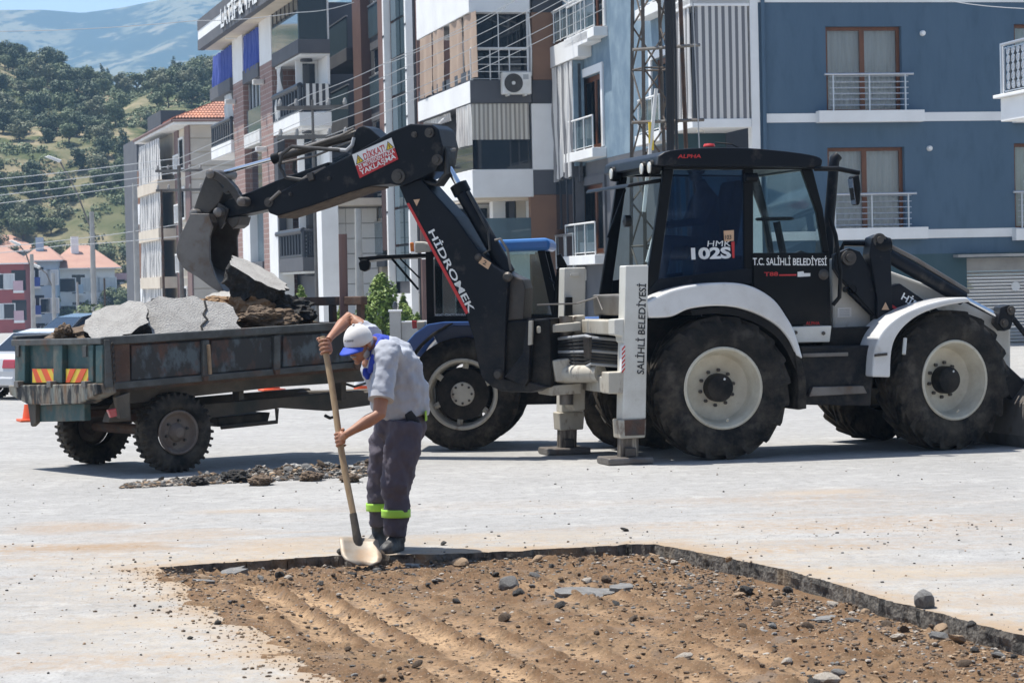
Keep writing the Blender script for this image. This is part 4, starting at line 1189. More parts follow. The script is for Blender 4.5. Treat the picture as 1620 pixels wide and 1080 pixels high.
# projecting glazed balcony with ragged cloth at the far end
uo = uL - .35
for (yc0, yc1, sl0, sl1, kind) in ((100, 263, 86, 100, 'cloth'), (280, 360, 0, 0, 'glass'), (-60, 60, 60, 74, 'rail')):
    a0, a1, w0, w1 = A.lr_(868, 908, yc0, yc1, uo)
    if kind == 'cloth':
        curtain_sheet('striped_curtain', 'L', a0, a1 + .3, w0, w1 + .1, uo - .04, 'striped_cloth_side', A.r, amp=.09, per=.45, ragged=.6, seed=12, lean=.25)
        A.box('balcony_slab', (uo - .1, a0 - 1.2, w1 + .12), (uL - .005, a1 + .4, w1 + .46), 'white_wall', bev=.012)
        A.box('balcony_front', (uo, a0, w0), (uL - .004, a0 + .1, w1 + .1), 'sunlit_blue_wall')
        A.box('balcony_wall', (uL - .2, a0, w0 - .5), (uL - .1, a1, w1), 'dark_wall')
    elif kind == 'glass':
        A.box('glazing', (uo, a0, w0), (uo + .03, a1, w1), 'dark_glass')
        for k in range(5):
            vv = a0 + (a1 - a0) * k / 4
            A.box('mullion', (uo - .03, vv - .04, w0), (uo - .002, vv + .04, w1), 'dark_rail')
        A.box('glazed_end', (uo + .04, a0 - .02, 0), (uL - .004, a0 + .06, w1 + .3), 'grey_wall')
        A.box('balcony_slab', (uo - .05, a0 - .05, w1 + .002), (uL - .005, a1 + .3, w1 + .5), 'dark_wall')
        railing(A, 'L', a0, a1, w0 - 1.3, w0 - .2, uo - .06, 'steel_rail', bars=2, posts=4, glassm='dark_glass')
        A.box('balcony_slab', (uo - .05, a0 - .05, w0 - 1.7), (uL - .005, a1 + .3, w0 - 1.35), 'white_wall')
    else:
        railing(A, 'L', a0 - 1.0, a1 + .2, w0 + .1, w0 + 1.15, uo - .02, 'white_rail', bars=2, posts=6, glassm='rail_glass')
        A.box('balcony_slab', (uo - .1, a0 - 2.2, w0 - .35), (uL - .005, a1 + .4, w0), 'white_wall', bev=.012)
        for k in (-.8, .5):
            MB().tube([(uo - .04, a0 + k, w0 + 1.1), (uo - .8, a0 + k - .4, w0 + 1.5)], .03, 6).build('awning_arm', 'white_rail', A.r)
pu = A.fr.L(909, 200, uL - .05).y
MB().tube([(uL - .1, pu, 0), (uL - .1, pu, 12)], .09, 8).build('rain_pipe', 'white_rail', A.r)
# neighbour's balcony entering at the right edge of the picture
Nb = Bld('neighbour_balcony_house', 1588, 52, R(11), 'house with a white cut metal balcony panel at the right picture edge')
a0, a1, w0, w1 = Nb.lr_(1588, 1660, 60, 150, 0.0)
zf = Nb.fr.L(1588, 155).z; zc = Nb.fr.L(1588, 192).z; zt = Nb.fr.L(1588, 68).z
Nb.box('balcony_slab', (0, -6, zc), (2.4, 0, zf), 'white_wall', bev=.01)
Nb.box('ledge', (-.12, -6, zf + .002), (2.4, .12, zf + .07), 'white_wall', bev=.01)
Nb.box('wall', (2.4, -8, 0), (9, 1, 11), 'white_wall')
MB().tube([(0.02, -.05, zf), (.02, -.05, zt)], .04, 8).build('post', 'steel_rail', Nb.r)
tr_ = MB().tube([(0.02, -.05, zt - .03), (.02, -5.9, zt - .03)], .035, 8).build('top_rail', 'steel_rail', Nb.r)
mb = MB()
ph, pw = zt - zf - .25, 1.25
for kx in range(5):
    for kz in range(5):
        cx_, cz_ = -.25 - (kx + .5) * .26, zf + .16 + (kz + .5) * ph / 5
        rr_ = ph / 10
        mb.lathe([(rr_ * 1.02, -.01), (rr_ * 1.02, .01), (rr_ * .72, .01), (rr_ * .72, -.01), (rr_ * 1.02, -.01)], 12, (0.03, cx_, cz_), 'x')
        for q in range(6):
            a = q * math.pi / 3
            mb.tube([(0.03, cx_, cz_), (0.03, cx_ + math.cos(a) * rr_ * .8, cz_ + math.sin(a) * rr_ * .8)], .014, 4)
mb.box((0.02, -.18, zf + .12), (.045, -.2, zt - .1)); mb.box((0.02, -.2, zt - .12), (.045, -1.6, zt - .1)); mb.box((0.02, -.2, zf + .12), (.045, -1.6, zf + .14))
mb.build('pierced_panel', 'steel_rail', Nb.r)
MB().box((0.09, -.18, zf + .12), (.1, -1.6, zt - .1)).build('backing', 'dark_rail', Nb.r)

# ================================================================== B: white, grey and brown block
B = Bld('apartment_building', 752, 83, R(12.7), 'white and grey apartment block with an air conditioner on its balcony corner')
ue = B.fr.F(842, 200).x; uw = B.fr.F(880, 200).x
vB = B.fr.L(662, 150, 0).y
# end wall strip in coloured blocks
for (y0, y1, m_) in ((-60, 20, 'dark_wall'), (20, 127, 'brown_wall'), (127, 164, 'dark_wall'), (164, 269, 'white_wall'), (269, 308, 'grey_wall'), (308, 560, 'brown_wall')):
    B.fbox('wall_panel', 842, 905, y0, y1 - .6, .0, .3, m_)
B.box('wall', (ue, .31, 0), (uw + 4, vB + 6, 11.8), 'white_wall')
B.box('roof', (ue, .31, 11.8), (uw + 4, vB + 6, 12.0), 'concrete')
def bslab(y0, y1, m_, d=0.0):
    w1, w0 = B.fr.F(790, y0).z, B.fr.F(790, y1).z
    B.box('balcony_slab', (-.02 - d, -.02 - d, w0), (ue - .003, vB, w1), m_, bev=.015)
    return w0, w1
s1 = bslab(-50, 20, 'white_wall'); s2 = bslab(127, 163, 'grey_wall'); s3 = bslab(268, 312, 'white_wall')
B.box('slab_face', (-.03, .03, s2[0] + .02), (-.021, vB, s2[1] - .02), 'white_wall')
# upper level: dark glazing with rails at the front, beige sun cloths at the side
fl, ce = s2[1], s1[0]
B.box('glazing', (.06, .5, fl), (ue - .01, .53, ce), 'dark_glass')
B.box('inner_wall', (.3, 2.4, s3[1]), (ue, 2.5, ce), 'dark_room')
railing(B, 'F', .02, ue - .06, fl, fl + 1.05, .06, 'white_rail', bars=5, posts=4, r=.018)
for (a, b2) in ((0.05, 0.09), (.95, .98), (ue - .12, ue - .06)):
    B.box('mullion', (a, .03, fl), (b2, .07, ce), 'white_rail')
B.box('transom', (.09, .032, fl + 1.02), (ue - .12, .068, fl + 1.06), 'white_rail')
for k, (x0, x1) in enumerate(((666, 684), (686, 703), (712, 729), (731, 751))):
    a0 = B.fr.L(x1, 80, 0).y; a1 = B.fr.L(x0, 80, 0).y
    curtain_sheet('sun_cloth', 'L', a0, a1, fl + .12, ce - .03, -.02 + .02 * k, 'beige_curtain', B.r, amp=.05, per=1.1, ragged=.15, seed=k)
B.box('side_rail', (.02, .1, fl + .02), (.05, vB, fl + .35), 'dark_rail')
# middle level: striped cloth above dark glass
fl, ce = s3[1], s2[0]
md = B.fr.F(790, 221).z
curtain_sheet('striped_curtain', 'F', .02, ue - .1, md, ce - .02, .03, 'striped_cloth_cream', B.r, amp=.03, per=.25, seed=2)
stripes('striped_cloth_cream_side', (0.66, 0.64, 0.6), (0.48, 0.45, 0.42), 0.4, 'Y', 0.5)
curtain_sheet('striped_curtain', 'L', .05, B.fr.L(722, 200, 0).y, md - .1, ce - .02, -.01, 'striped_cloth_cream_side', B.r, amp=.06, per=.4, seed=5, ragged=.1)
curtain_sheet('striped_curtain', 'L', B.fr.L(708, 200, 0).y, vB - .3, md + .9, ce - .02, .1, 'striped_cloth_cream_side', B.r, amp=.06, per=.4, seed=6)
B.box('inner_wall', (.5, B.fr.L(722, 200, 0).y, fl), (.6, vB, ce), 'dark_room')
gb = B.box('glass_panel', (.02, .04, fl), (ue - .06, .06, md), 'dark_glass')
mat('ribbed_dark', (0.02, 0.026, 0.036), rough=0.35)
for k in range(18):
    a = .06 + (ue - .16) * k / 17
    MB().box((a, .065, fl), (a + .045, .09, md)).build('rib', 'ribbed_dark', gb)
B.box('glass_panel', (.04, .1, fl), (.06, vB, md), 'dark_glass')
# lower level: open loggia
B.box('soffit', (0, .3, s3[0] - .10), (ue, vB, s3[0] - .003), 'cream_wall')
fl = B.fr.F(790, 386).z
B.box('balcony_slab', (-.02, -.02, fl - .35), (ue - .003, vB, fl), 'white_wall')
B.box('glass_rail', (.02, .02, fl), (ue - .05, .04, fl + .85), 'rail_glass')
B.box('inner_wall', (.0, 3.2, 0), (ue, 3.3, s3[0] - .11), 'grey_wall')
for (x0, x1, m_) in ((780, 800, 'white_wall'), (806, 815, 'grey_wall'), (817, 832, 'cream_wall')):
    B.fbox('column', x0, x1, 318, 386, 1.2, .5, m_)
B.fbox('window_frame', 712, 776, 324, 386, 2.6, .1, 'white_rail'); B.fbox('window_pane', 717, 771, 330, 386, 2.5, .05, 'dark_glass')
B.box('lower_wall', (-.01, .6, 0), (ue - .01, .8, fl - .36), 'white_wall')
# air conditioner
acr = B.r
a0, a1, w0, w1 = B.fr_(795, 841, 114, 149, -.42)
ac = MB().box((a0, -.42, w0), (a1, -.1, w1)).build('air_conditioner', 'white_paint', B.r, bev=.03)
cx_, cz_ = a0 + (a1 - a0) * .38, (w0 + w1) / 2
MB().lathe([(0, -.02), (.06, -.02), (.06, -.005)], 18, (cx_, -.42, cz_)).build('fan_hub', 'white_paint', ac)
gr = MB()
for k in range(6):
    rr_ = .08 + .045 * k
    gr.lathe([(rr_ + .007, -.012), (rr_ + .007, .0), (rr_ - .007, .0), (rr_ - .007, -.012), (rr_ + .007, -.012)], 28, (cx_, -.424, cz_))
gr.build('fan_grille', 'galvanised', ac)
MB().lathe([(0, 0), (.30, 0), (.30, .004)], 30, (cx_, -.426, cz_)).build('fan_recess', 'dark_room', ac)
MB().box((a1 - .28, -.426, cz_ + .12), (a1 - .1, -.421, cz_ + .28)).build('badge', 'cable_grey', ac)
for k in (.2, .8):
    a = a0 + (a1 - a0) * k
    MB().box((a - .03, -.45, w0 - .05), (a + .03, .0, w0 - .002)).build('bracket', 'white_paint', ac)
p = B.fr.F(839, 80); MB().tube([(p.x, -.05, w1 - .1), (p.x + .02, -.05, p.z), (p.x - .05, -.04, p.z + 1.2)], .03, 6).build('pipe', 'white_paint', ac)
# curved railing of the loggia behind the digger arm
ra = B.fr.L(700, 200, 0).y
MB().tube([(-.1, ra + 1.5 - .3 * k, s3[1] + 1.5 + .45 * math.sin(k / 8 * math.pi / 2)) for k in range(9)], .03, 6).build('curtain_rail', 'white_rail', B.r)

# ================================================================== C: long street block with blue cloths
C = Bld('apartment_building', 648, 81.5, R(14.6), 'long grey and white apartment block with blue sun cloths along the street')
def LV(px, py, u=0.0): return C.fr.L(px, py, u)
vC = LV(339, 100).y
S = []      # floor levels from the slab at px 475
for y in (60, 177, 292, 407): S.append(LV(475, y).z)
FH = (S[0] - S[3]) / 3
levels = [S[0] + FH] + S            # top ceiling, then floors downward
def vv(px, py=200): return LV(px, py).y
# recessed main wall
vn_, vf_ = vv(475), vv(433)
ub1 = C.fr.F(524, 150, vn_).x
C.box('wall', (ub1 + .01, vn_ + 15, 0), (10, vv(372), levels[0] + .3), 'grey_wall')
C.box('bay_wall', (ub1 - .3, vv(370), levels[2]), (ub1, vC, levels[0] + .2), 'white_wall')
C.box('core_wall', (ub1 - .12, vn_ + 2.4, 0), (ub1, vn_ + 15, levels[0] + .3), 'grey_wall')
C.box('roof', (0, vn_, levels[0] + .32), (ub1, vC + .5, levels[0] + .5), 'concrete')
# roof fascia in three bands with lettering
zb = LV(315, 78).z
fu = -1.0
vfar = C.fr.L(313, 80, fu).y
z0f = C.fr.L(316, 78, fu).z; z1f = C.fr.L(316, 62, fu).z; z2f = C.fr.L(314, 48, fu).z; z3f = C.fr.L(313, 32, fu).z
C.box('fascia', (fu, vn_, z0f), (fu + .3, vfar, z1f), 'grey_wall'); C.box('fascia', (fu + .02, vn_, z1f + .002), (fu + .3, vfar - .02, z2f), 'white_wall'); C.box('fascia', (fu, vn_, z2f + .002), (fu + .3, vfar, z3f), 'grey_wall')
C.box('eaves', (fu + .302, vn_, z0f + .02), (ub1 - .13, vfar, z0f + .25), 'cream_wall')
vt0 = C.fr.L(352, 30, fu).y; vt1 = C.fr.L(392, 10, fu).y
zt = z1f - .55
text_mesh('lettering', 'LATİF & YAL', (fu - .06, vt0, zt + .2), (fu - .06, vt1 - 3, zt + .2), (fu - .06, vt0, zt + 1.35), 'text_black', C.r)
text_mesh('lettering', 'LATİF & YAL', (fu - .10, vt0 - .06, zt + .24), (fu - .10, vt1 - 3.06, zt + .24), (fu - .10, vt0 - .06, zt + 1.39), 'text_white', C.r)
# vertical strips (far to near): px ranges on the street plane
def pier(px0, px1, m_up, m_low, zcut):
    a0, a1 = vv(px1), vv(px0)
    C.box('pier', (.0, a0, zcut), (ub1 - .13, a1, z0f + .02), m_up); C.box('pier', (.0, a0, 0), (ub1 - .14, a1, zcut - .002), m_low)
zc1 = S[0] - .05
def brick_mat():
    m = bpy.data.materials.new('brick_cladding'); m.use_nodes = True; _M['brick_cladding'] = m
    t = m.node_tree; N = t.nodes; Lk = t.links; b = N['Principled BSDF']; b.inputs['Roughness'].default_value = .85
    tc = N.new('ShaderNodeTexCoord'); sp = N.new('ShaderNodeSeparateXYZ'); cb = N.new('ShaderNodeCombineXYZ'); Lk.new(tc.outputs['Object'], sp.inputs[0])
    a = N.new('ShaderNodeMath'); Lk.new(sp.outputs['X'], a.inputs[0]); Lk.new(sp.outputs['Y'], a.inputs[1]); Lk.new(a.outputs[0], cb.inputs[0]); Lk.new(sp.outputs['Z'], cb.inputs[1])
    br = N.new('ShaderNodeTexBrick'); br.inputs['Scale'].default_value = 1.0; br.inputs['Brick Width'].default_value = .55; br.inputs['Row Height'].default_value = .22; br.inputs['Mortar Size'].default_value = .018
    br.inputs['Color1'].default_value = (.27, .16, .135, 1); br.inputs['Color2'].default_value = (.31, .185, .16, 1); br.inputs['Mortar'].default_value = (.40, .34, .30, 1)
    Lk.new(cb.outputs[0], br.inputs['Vector']); Lk.new(br.outputs[0], b.inputs['Base Color'])
brick_mat()
pier(370, 386, 'white_wall', 'brick_cladding', LV(380, 128).z); pier(413, 432, 'white_wall', 'brick_cladding', LV(420, 100).z)
# top floor blue cloths
for k, (x0, x1) in enumerate(((338, 370), (385, 412))):
    curtain_sheet('blue_curtain', 'L', vv(x1) + .1, vv(x0), levels[1] - .05, z0f - .1, .05, 'blue_curtain', C.r, amp=.12, per=.9, ragged=.25, seed=20 + k)
# bays between the far piers
for (x0, x1, kind) in ((338, 370, 'balcony'), (387, 412, 'glass')):
    a0, a1 = vv(x1) + .03, vv(x0)
    for li in range(1, 3 if kind == 'balcony' else 5):
        zf = levels[li]
        C.box('balcony_slab', (-.15 if kind == 'balcony' else -.05, a0, zf - .62), (ub1 - .15, a1, zf - .02), ('grey_wall', 'white_wall', 'grey_wall', 'grey_wall')[li - 1] if kind == 'balcony' else ('grey_wall', 'white_paint', 'grey_wall', 'grey_wall')[li - 1], bev=.015)
        if li > 1 or kind == 'glass':
            if kind == 'balcony':
                railing(C, 'L', a0 + .1, a1 - .1, zf - .02, zf + 1.0, -.08, 'dark_rail', bars=9, posts=2, vertical=True, r=.05)
        if kind == 'glass' and li >= 1:
            ztop = levels[li] - .62
            zbot = levels[li + 1] if li < 4 else .3
            C.box('glazing', (.30, a0 + .1, zbot), (.34, a1 - .05, ztop), 'dark_glass' if li < 3 else 'rail_glass')
            if li == 1:
                for q in range(5):
                    vq = a0 + .3 + (a1 - a0 - .5) * q / 4
                    C.box('mullion', (.22, vq, zbot + .8), (.28, vq + .18, ztop), 'steel_rail')
                C.box('glass_rail', (.1, a0 + .1, zbot), (.14, a1 - .1, zbot + 1.05), 'rail_glass')
curtain_sheet('grey_curtain', 'L', vv(365) + .2, vv(356), levels[2] + 1.0, levels[1] - .65, .05, 'net_curtain', C.r, amp=.15, per=.7, seed=31)
# big corner balconies: left face px 432-475, front face 475-520
ff = lambda x0, x1, y0, y1: C.fr_(x0, x1, y0, y1, vn_)
for li, m_ in ((1, 'grey_wall'), (2, 'white_wall'), (3, 'white_wall'), (4, 'grey_wall')):
    zf = levels[li]
    C.box('balcony_slab', (-.02, vn_, zf - .56), (ub1, vf_ - .01, zf), m_, bev=.015)
    C.box('soffit', (.1, vn_ + .1, zf - .64), (ub1, vf_ - .1, zf - .565), 'white_wall')
    p = (ub1 * .45, vn_ + 1.5, zf - .66)
    MB().lathe([(0, -.1), (.25, -.1), (.25, 0)], 14, p, 'z').build('ceiling_lamp', 'dark_wall', C.r)
    if li == 1:
        C.box('glass_rail', (.0, vn_ + .02, zf), (.04, vf_ - .05, zf + 1.1), 'rail_glass')
        C.box('glazing', (.03, vn_ + .1, zf + 1.12), (.06, vf_ - .05, levels[0]), 'window_glass')
        for q in range(7):
            C.box('mullion', (.0, vn_ + .1 + (vf_ - vn_ - .3) * q / 6, zf + 1.1), (.05, vn_ + .18 + (vf_ - vn_ - .3) * q / 6, levels[0]), 'galvanised')
        C.box('front_glazing', (.05, vn_ + .04, zf), (ub1 - .1, vn_ + .09, levels[0]), 'dark_glass')
    else:
        if li in (2, 4):
            railing(C, 'L', vn_ + .05, vf_ - .1, zf, zf + 1.05, .04, 'dark_rail', bars=9, posts=2, vertical=True, r=.07)
            railing(C, 'F', .05, ub1 - .05, zf, zf + 1.05, vn_ + .04, 'dark_rail', bars=14, posts=2, vertical=True, r=.03)
        if li == 4:
            fo = MB()
            for q in range(int(ub1 / .16)):
                for j in range(6):
                    fo.box((.1 + q * .16, vn_ + .06, zf + .12 + j * .15), (.1 + q * .16 + .10, vn_ + .08, zf + .12 + j * .15 + .09))
            fo.build('cut_panel', 'dark_rail', C.r)
        if li == 2:
            stripes('striped_bw', (0.7, 0.69, 0.66), (0.05, 0.05, 0.055), 0.26, 'X', 0.5)
            curtain_sheet('striped_rug', 'F', .2, ub1 - .1, zf + .25, zf + 1.12, vn_ - .04, 'striped_bw', C.r, amp=.03, per=.8, seed=3)
            curtain_sheet('folded_curtain', 'L', vf_ - 1.4, vf_ - .5, zf, levels[1] - .65, .15, 'white_paint', C.r, amp=.2, per=.5, seed=8)
    # loggia interior
    hgt = levels[li - 1] - .65
    C.box('inner_wall', (ub1 - .11, vn_ + .1, zf), (ub1 - .01, vn_ + 2.3, hgt), 'white_wall')
    C.box('end_wall', (.25, vn_ + 2.2, zf), (ub1 - .12, vn_ + 2.3, hgt), 'white_wall')
    C.box('door', (ub1 - .75, vn_ + 2.15, zf), (ub1 - .25, vn_ + 2.19, zf + 2.1), 'dark_glass')
    if li >= 3:
        C.box('dark_panel', (-.01, vf_ - .9, zf), (.3, vf_ - .02, hgt), 'dark_wall')
# ground floor below: white piers, cream soffit, shop front
for (x0, x1) in ((384, 398), (424, 442), (500, 512)):
    a0, a1 = vv(x1, 400), vv(x0, 400)
    C.box('white_pier', (-.05, a0, 0), (.6, min(a1, a0 + 2.2), levels[3] - .6), 'white_wall')
C.box('shop_front', (ub1 - .4, vn_ + 2, 0), (ub1 - .3, vC - 1, levels[4] - .7), 'grey_wall')
# ================================================================== C2: the next block towards the camera, set back
K2 = Bld('apartment_building', 655, 94, R(13), 'set back block with glass stair bay and white rain pipes between the two balcony blocks')
def v2(px, py=200): return K2.fr.L(px, py, 0).y
lv = [K2.fr.L(560, y, 0).z for y in (-42, 70, 180, 290, 402)]
FH2 = lv[1] - lv[2]
K2.box('wall', (1.5, .3, 0), (3.2, v2(520), lv[0] + .6), 'grey_wall')
K2.box('roof', (0, .3, lv[0] + .62), (3.2, v2(520), lv[0] + .8), 'concrete')
K2.box('end_wall', (1.0, .02, 0), (3.4, .28, lv[0] + .6), 'white_wall')
for (x0, x1) in ((561, 574), (601, 612)): K2.box('pier', (0, v2(x1), 3.2), (1.49, v2(x0), lv[0] + .6), 'mauve_panel')
vn2, vf2 = v2(560), v2(522)
for li, m_ in ((1, 'grey_wall'), (2, 'grey_wall'), (3, 'white_wall'), (4, 'grey_wall')):
    zf = lv[li] - .1
    K2.box('balcony_slab', (-.25, vn2 + .01, zf - .56), (1.49, vf2 - .01, zf), m_, bev=.015)
    gr_ = K2.box('glass_rail', (-.22, vn2 + .02, zf), (-.18, vf2 - .05, zf + 1.3), 'rail_glass')
    K2.box('rail_cap', (-.24, vn2 + .02, zf + 1.302), (-.16, vf2 - .05, zf + 1.36), 'steel_rail', parent=gr_)
    d_ = K2.box('door', (1.40, vn2 + 3, zf), (1.46, vn2 + 5.4, zf + 2.2), 'white_rail'); K2.box('pane', (1.36, vn2 + 3.2, zf + .1), (1.39, vn2 + 5.2, zf + 2.05), 'dark_glass', parent=d_)
    K2.box('inner_wall', (1.2, vf2 - .6, zf), (1.48, vf2 - .02, zf + 2.4), 'brown_wall')
a0, a1 = v2(600), v2(575)
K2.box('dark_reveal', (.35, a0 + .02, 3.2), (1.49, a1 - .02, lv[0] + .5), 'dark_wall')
for li in range(1, 5):
    zf = lv[li] - .1
    gr_ = K2.box('glass_rail', (.05, a0 + .1, zf), (.09, a1 - 1.4, zf + 1.25), 'rail_glass'); K2.box('rail_cap', (.02, a0 + .1, zf + 1.252), (.12, a1 - 1.4, zf + 1.31), 'steel_rail', parent=gr_)
    w_ = K2.box('window', (.22, a0 + .3, zf + 1.35), (.3, a1 - 1.7, zf + 2.45), 'white_rail'); K2.box('pane', (.19, a0 + .5, zf + 1.45), (.219, a1 - 1.9, zf + 2.35), 'dark_glass', parent=w_)
    K2.box('spandrel', (.1, a0 + .1, zf - .5), (.34, a1 - 1.4, zf - .02), 'grey_wall')
a0, a1 = v2(648), v2(617)
K2.box('bay_core', (.25, a0, 0), (1.48, a1, lv[0] + .5), 'grey_wall')
for li in range(0, 9):
    z1_ = lv[0] - li * FH2 / 2
    for q in range(2):
        if z1_ - FH2 / 2 < 1.2: continue
        K2.box('bay_pane', (.1, a0 + .15 + q * (a1 - a0) / 2, z1_ - FH2 / 2 + .06), (.14, a0 + (q + 1) * (a1 - a0) / 2 - .1, z1_ - .04), 'rail_glass')
K2.box('bay_base', (-.05, a0 + .05, 0), (.24, a1 - .05, 1.5), 'white_wall')
for px in (615, 650):
    a = v2(px); pp = K2.box('rain_pipe', (-.14, a - .14, 0), (.12, a + .14, lv[0] + .5), 'white_wall')
    for li in range(0, 8): K2.box('clip', (-.155, a - .16, lv[0] - li * 1.7), (-.141, a + .16, lv[0] - li * 1.7 + .08), 'dark_rail', parent=pp)
K2.box('brown_pier', (.3, .3, 0), (1.49, v2(652), lv[0] + .5), 'mauve_panel')
# entrance corner clad in white slabs, one by one, with a cream reveal
vt_ = v2(592, 420)
tile = None
for i in range(3):
    for j in range(8):
        o_ = MB().box((0, 0, 0), (.62, .05, .58)).build('wall_tile', 'white_wall', K2.r, bev=.01) if tile is None else copy_obj(tile, K2.r)
        tile = tile or o_
        o_.location = (-1.75 + .64 * i, vt_, .1 + j * .61)
K2.box('tile_backing', (-1.78, vt_ + .06, 0), (.2, vt_ + .3, 5.0), 'concrete')
K2.box('entrance_soffit', (-1.75, vt_ - 2, 5.02), (1.4, vt_ + 6, 5.3), 'cream_wall')
K2.box('entrance_wall', (.21, vt_ - .5, 0), (.5, vt_ + .2, 5.0), 'cream_wall')
K2.box('entrance_window', (.2, v2(611), .9), (.24, v2(601), 4.4), 'rail_glass')
# wall lamps on the facade
for (px, py) in ((374, 62), (418, 134), (373, 165), (423, 240)):
    p = LV(px, py); MB().box((-.5, p.y - .15, p.z), (-.02, p.y + .15, p.z + .22)).build('wall_lamp', 'white_paint', C.r, bev=.03)

# ================================================================== D: house with red tiled roof
Dh = Bld('tiled_house', 305, 150, R(15), 'beige panelled house with a red tiled roof beside the long block')
uD0, uD1 = 0, Dh.fr.F(420, 300).x
zD = Dh.fr.F(320, 198).z
Dh.box('wall', (.05, .08, -6), (uD1, 18.4, zD), 'cream_wall')
k = 0
zc = zD
while zc > 1.2:                       # cladding panels, one by one
    h_ = .78
    Dh.box('panel', (.06, .0, zc - h_ + .04), (uD1, .075, zc), 'beige_panel', bev=.01)
    zc -= h_ + .03
Dh.box('corner_pier', (-.04, -.03, -6), (.045, 1.9, zD), 'mauve_panel')
Dh.box('side_pier', (-.04, 4.9, -6), (.045, 6.6, zD), 'mauve_panel')
for li in range(4):
    zt_ = zD - .5 - li * 3.0
    w_ = window(Dh, 'L', 2.4, 4.6, zt_ - 2.0, zt_, -.02, 'white_rail', panes=1, inset=-.04, fw=.14)
    railing(Dh, 'L', 2.2, 4.8, zt_ - 2.2, zt_ - 1.1, -.35, 'white_rail', bars=5, posts=3, vertical=True, r=.03)
    curtain_sheet('striped_curtain', 'L', 7.2, 17.8, zt_ - 2.3, zt_ + .2, -.9, 'striped_cloth_side', Dh.r, amp=.12, per=.8, ragged=.7, seed=li + 40)
    Dh.box('balcony_slab', (-1.1, 6.8, zt_ - 3.1), (.04, 18.3, zt_ - 2.4), 'cream_wall')
e0 = 1.0
rz = zD + .28
Dh.box('eaves', (-e0, -e0 * .7, zD + .02), (uD1 + 1, 19.2, rz), 'white_wall')
ridge_z = rz + 1.7
mb = MB()
ux, vx = uD1 + 1, 17
# tiled roof slopes built from ridged rows
n_r = 34
V0 = []
for i in range(n_r * 4 + 1):
    t = i / (n_r * 4); u_ = -e0 + (ux + e0) * t
    hh = .07 * abs(math.sin(t * n_r * math.pi))
    V0.append((u_, hh))
st_ = 9
rows = []
for j in range(st_ + 1):
    tj = j / st_
    for lip in (0, 1):
        zj = rz + .05 + tj * 1.6 + lip * .06; vj = -e0 * .7 + tj * 5.2
        row = []
        for (u_, hh) in V0:
            zl = rz + .05 + (u_ + e0) * .40 + lip * .06      # hip on the left
            row.append((u_, vj, min(zj, zl) + hh))
        rows.append(row)
for a, b2 in zip(rows[:-1], rows[1:]):
    n0 = len(mb.v); mb.v += a + b2; L_ = len(a)
    mb.f += [(n0 + i, n0 + i + 1, n0 + L_ + i + 1, n0 + L_ + i) for i in range(L_ - 1)]
rt = mb.build('roof', 'roof_tile', Dh.r); rt['kind'] = 'stuff'
mb = MB().add([(-e0, -e0 * .7, rz), (-e0, 19.2, rz), (3.2, 14, rz + 1.65), (3.2, 4.5, rz + 1.65)], [(0, 1, 2, 3)]).add([(3.2, 4.4, rz + 1.65), (ux, 4.4, rz + 1.65), (ux, 17, rz), (-e0, 19.2, rz), (3.2, 14, rz + 1.65)], [(0, 1, 2, 3, 4)])
mb.build('roof_back', 'roof_tile', Dh.r)
MB().tube([(-e0 - .06, -e0 * .7 - .06, rz - .05), (ux, -e0 * .7 - .06, rz - .05)], .09, 6).build('gutter', 'mauve_panel', Dh.r)
MB().tube([(-e0 - .06, -e0 * .7, rz - .05), (-e0 - .06, 19.2, rz - .05)], .09, 6).build('gutter', 'mauve_panel', Dh.r)
p = Dh.fr.F(298, 460)
# ================================================================== E: dark block with timber strips
E = Bld('apartment_building', 257, 185, R(15), 'narrow dark grey block with brown timber strips and white bands')
uE = E.fr.F(300, 300).x
zE = E.fr.L(225, 215, 0).z
E.box('wall', (.06, .06, -8), (uE, 22, zE), 'dark_wall')
E.box('parapet', (.3, 1, zE), (uE, 9, zE + 1.3), 'dark_wall')
vE = lambda px: E.fr.L(px, 350, 0).y
E.box('angled_fin', (-.1, vE(221), -8), (.05, vE(200), zE), 'grey_wall'); E.box('timber_strip', (-.14, vE(243), -8), (.05, vE(222), zE - 2.6), 'wood_panel')
for y in (325, 453):
    z_ = E.fr.L(243, y, 0).z
    E.box('white_band', (-.25, -.12, z_ - 1.2), (uE, vE(221), z_ + .35), 'white_wall')
for li in range(5):
    z_ = zE - 1.2 - li * 3
    for (x0, x1) in ((244, 256),):
        fw_ = E.box('window', (-.06, vE(x1), z_ - 2), (.05, vE(x0), z_), 'dark_rail'); E.box('pane', (-.1, vE(x1) + .3, z_ - 1.8), (-.065, vE(x0) - .3, z_ - .2), 'rail_glass', parent=fw_)
    fw_ = E.fbox('window', 252, 268, 0, 1, -.02, .06, 'dark_rail'); bpy.data.objects.remove(fw_)
    E.box('window', (.6, -.02, z_ - 2), (uE - .5, .055, z_), 'rail_glass')

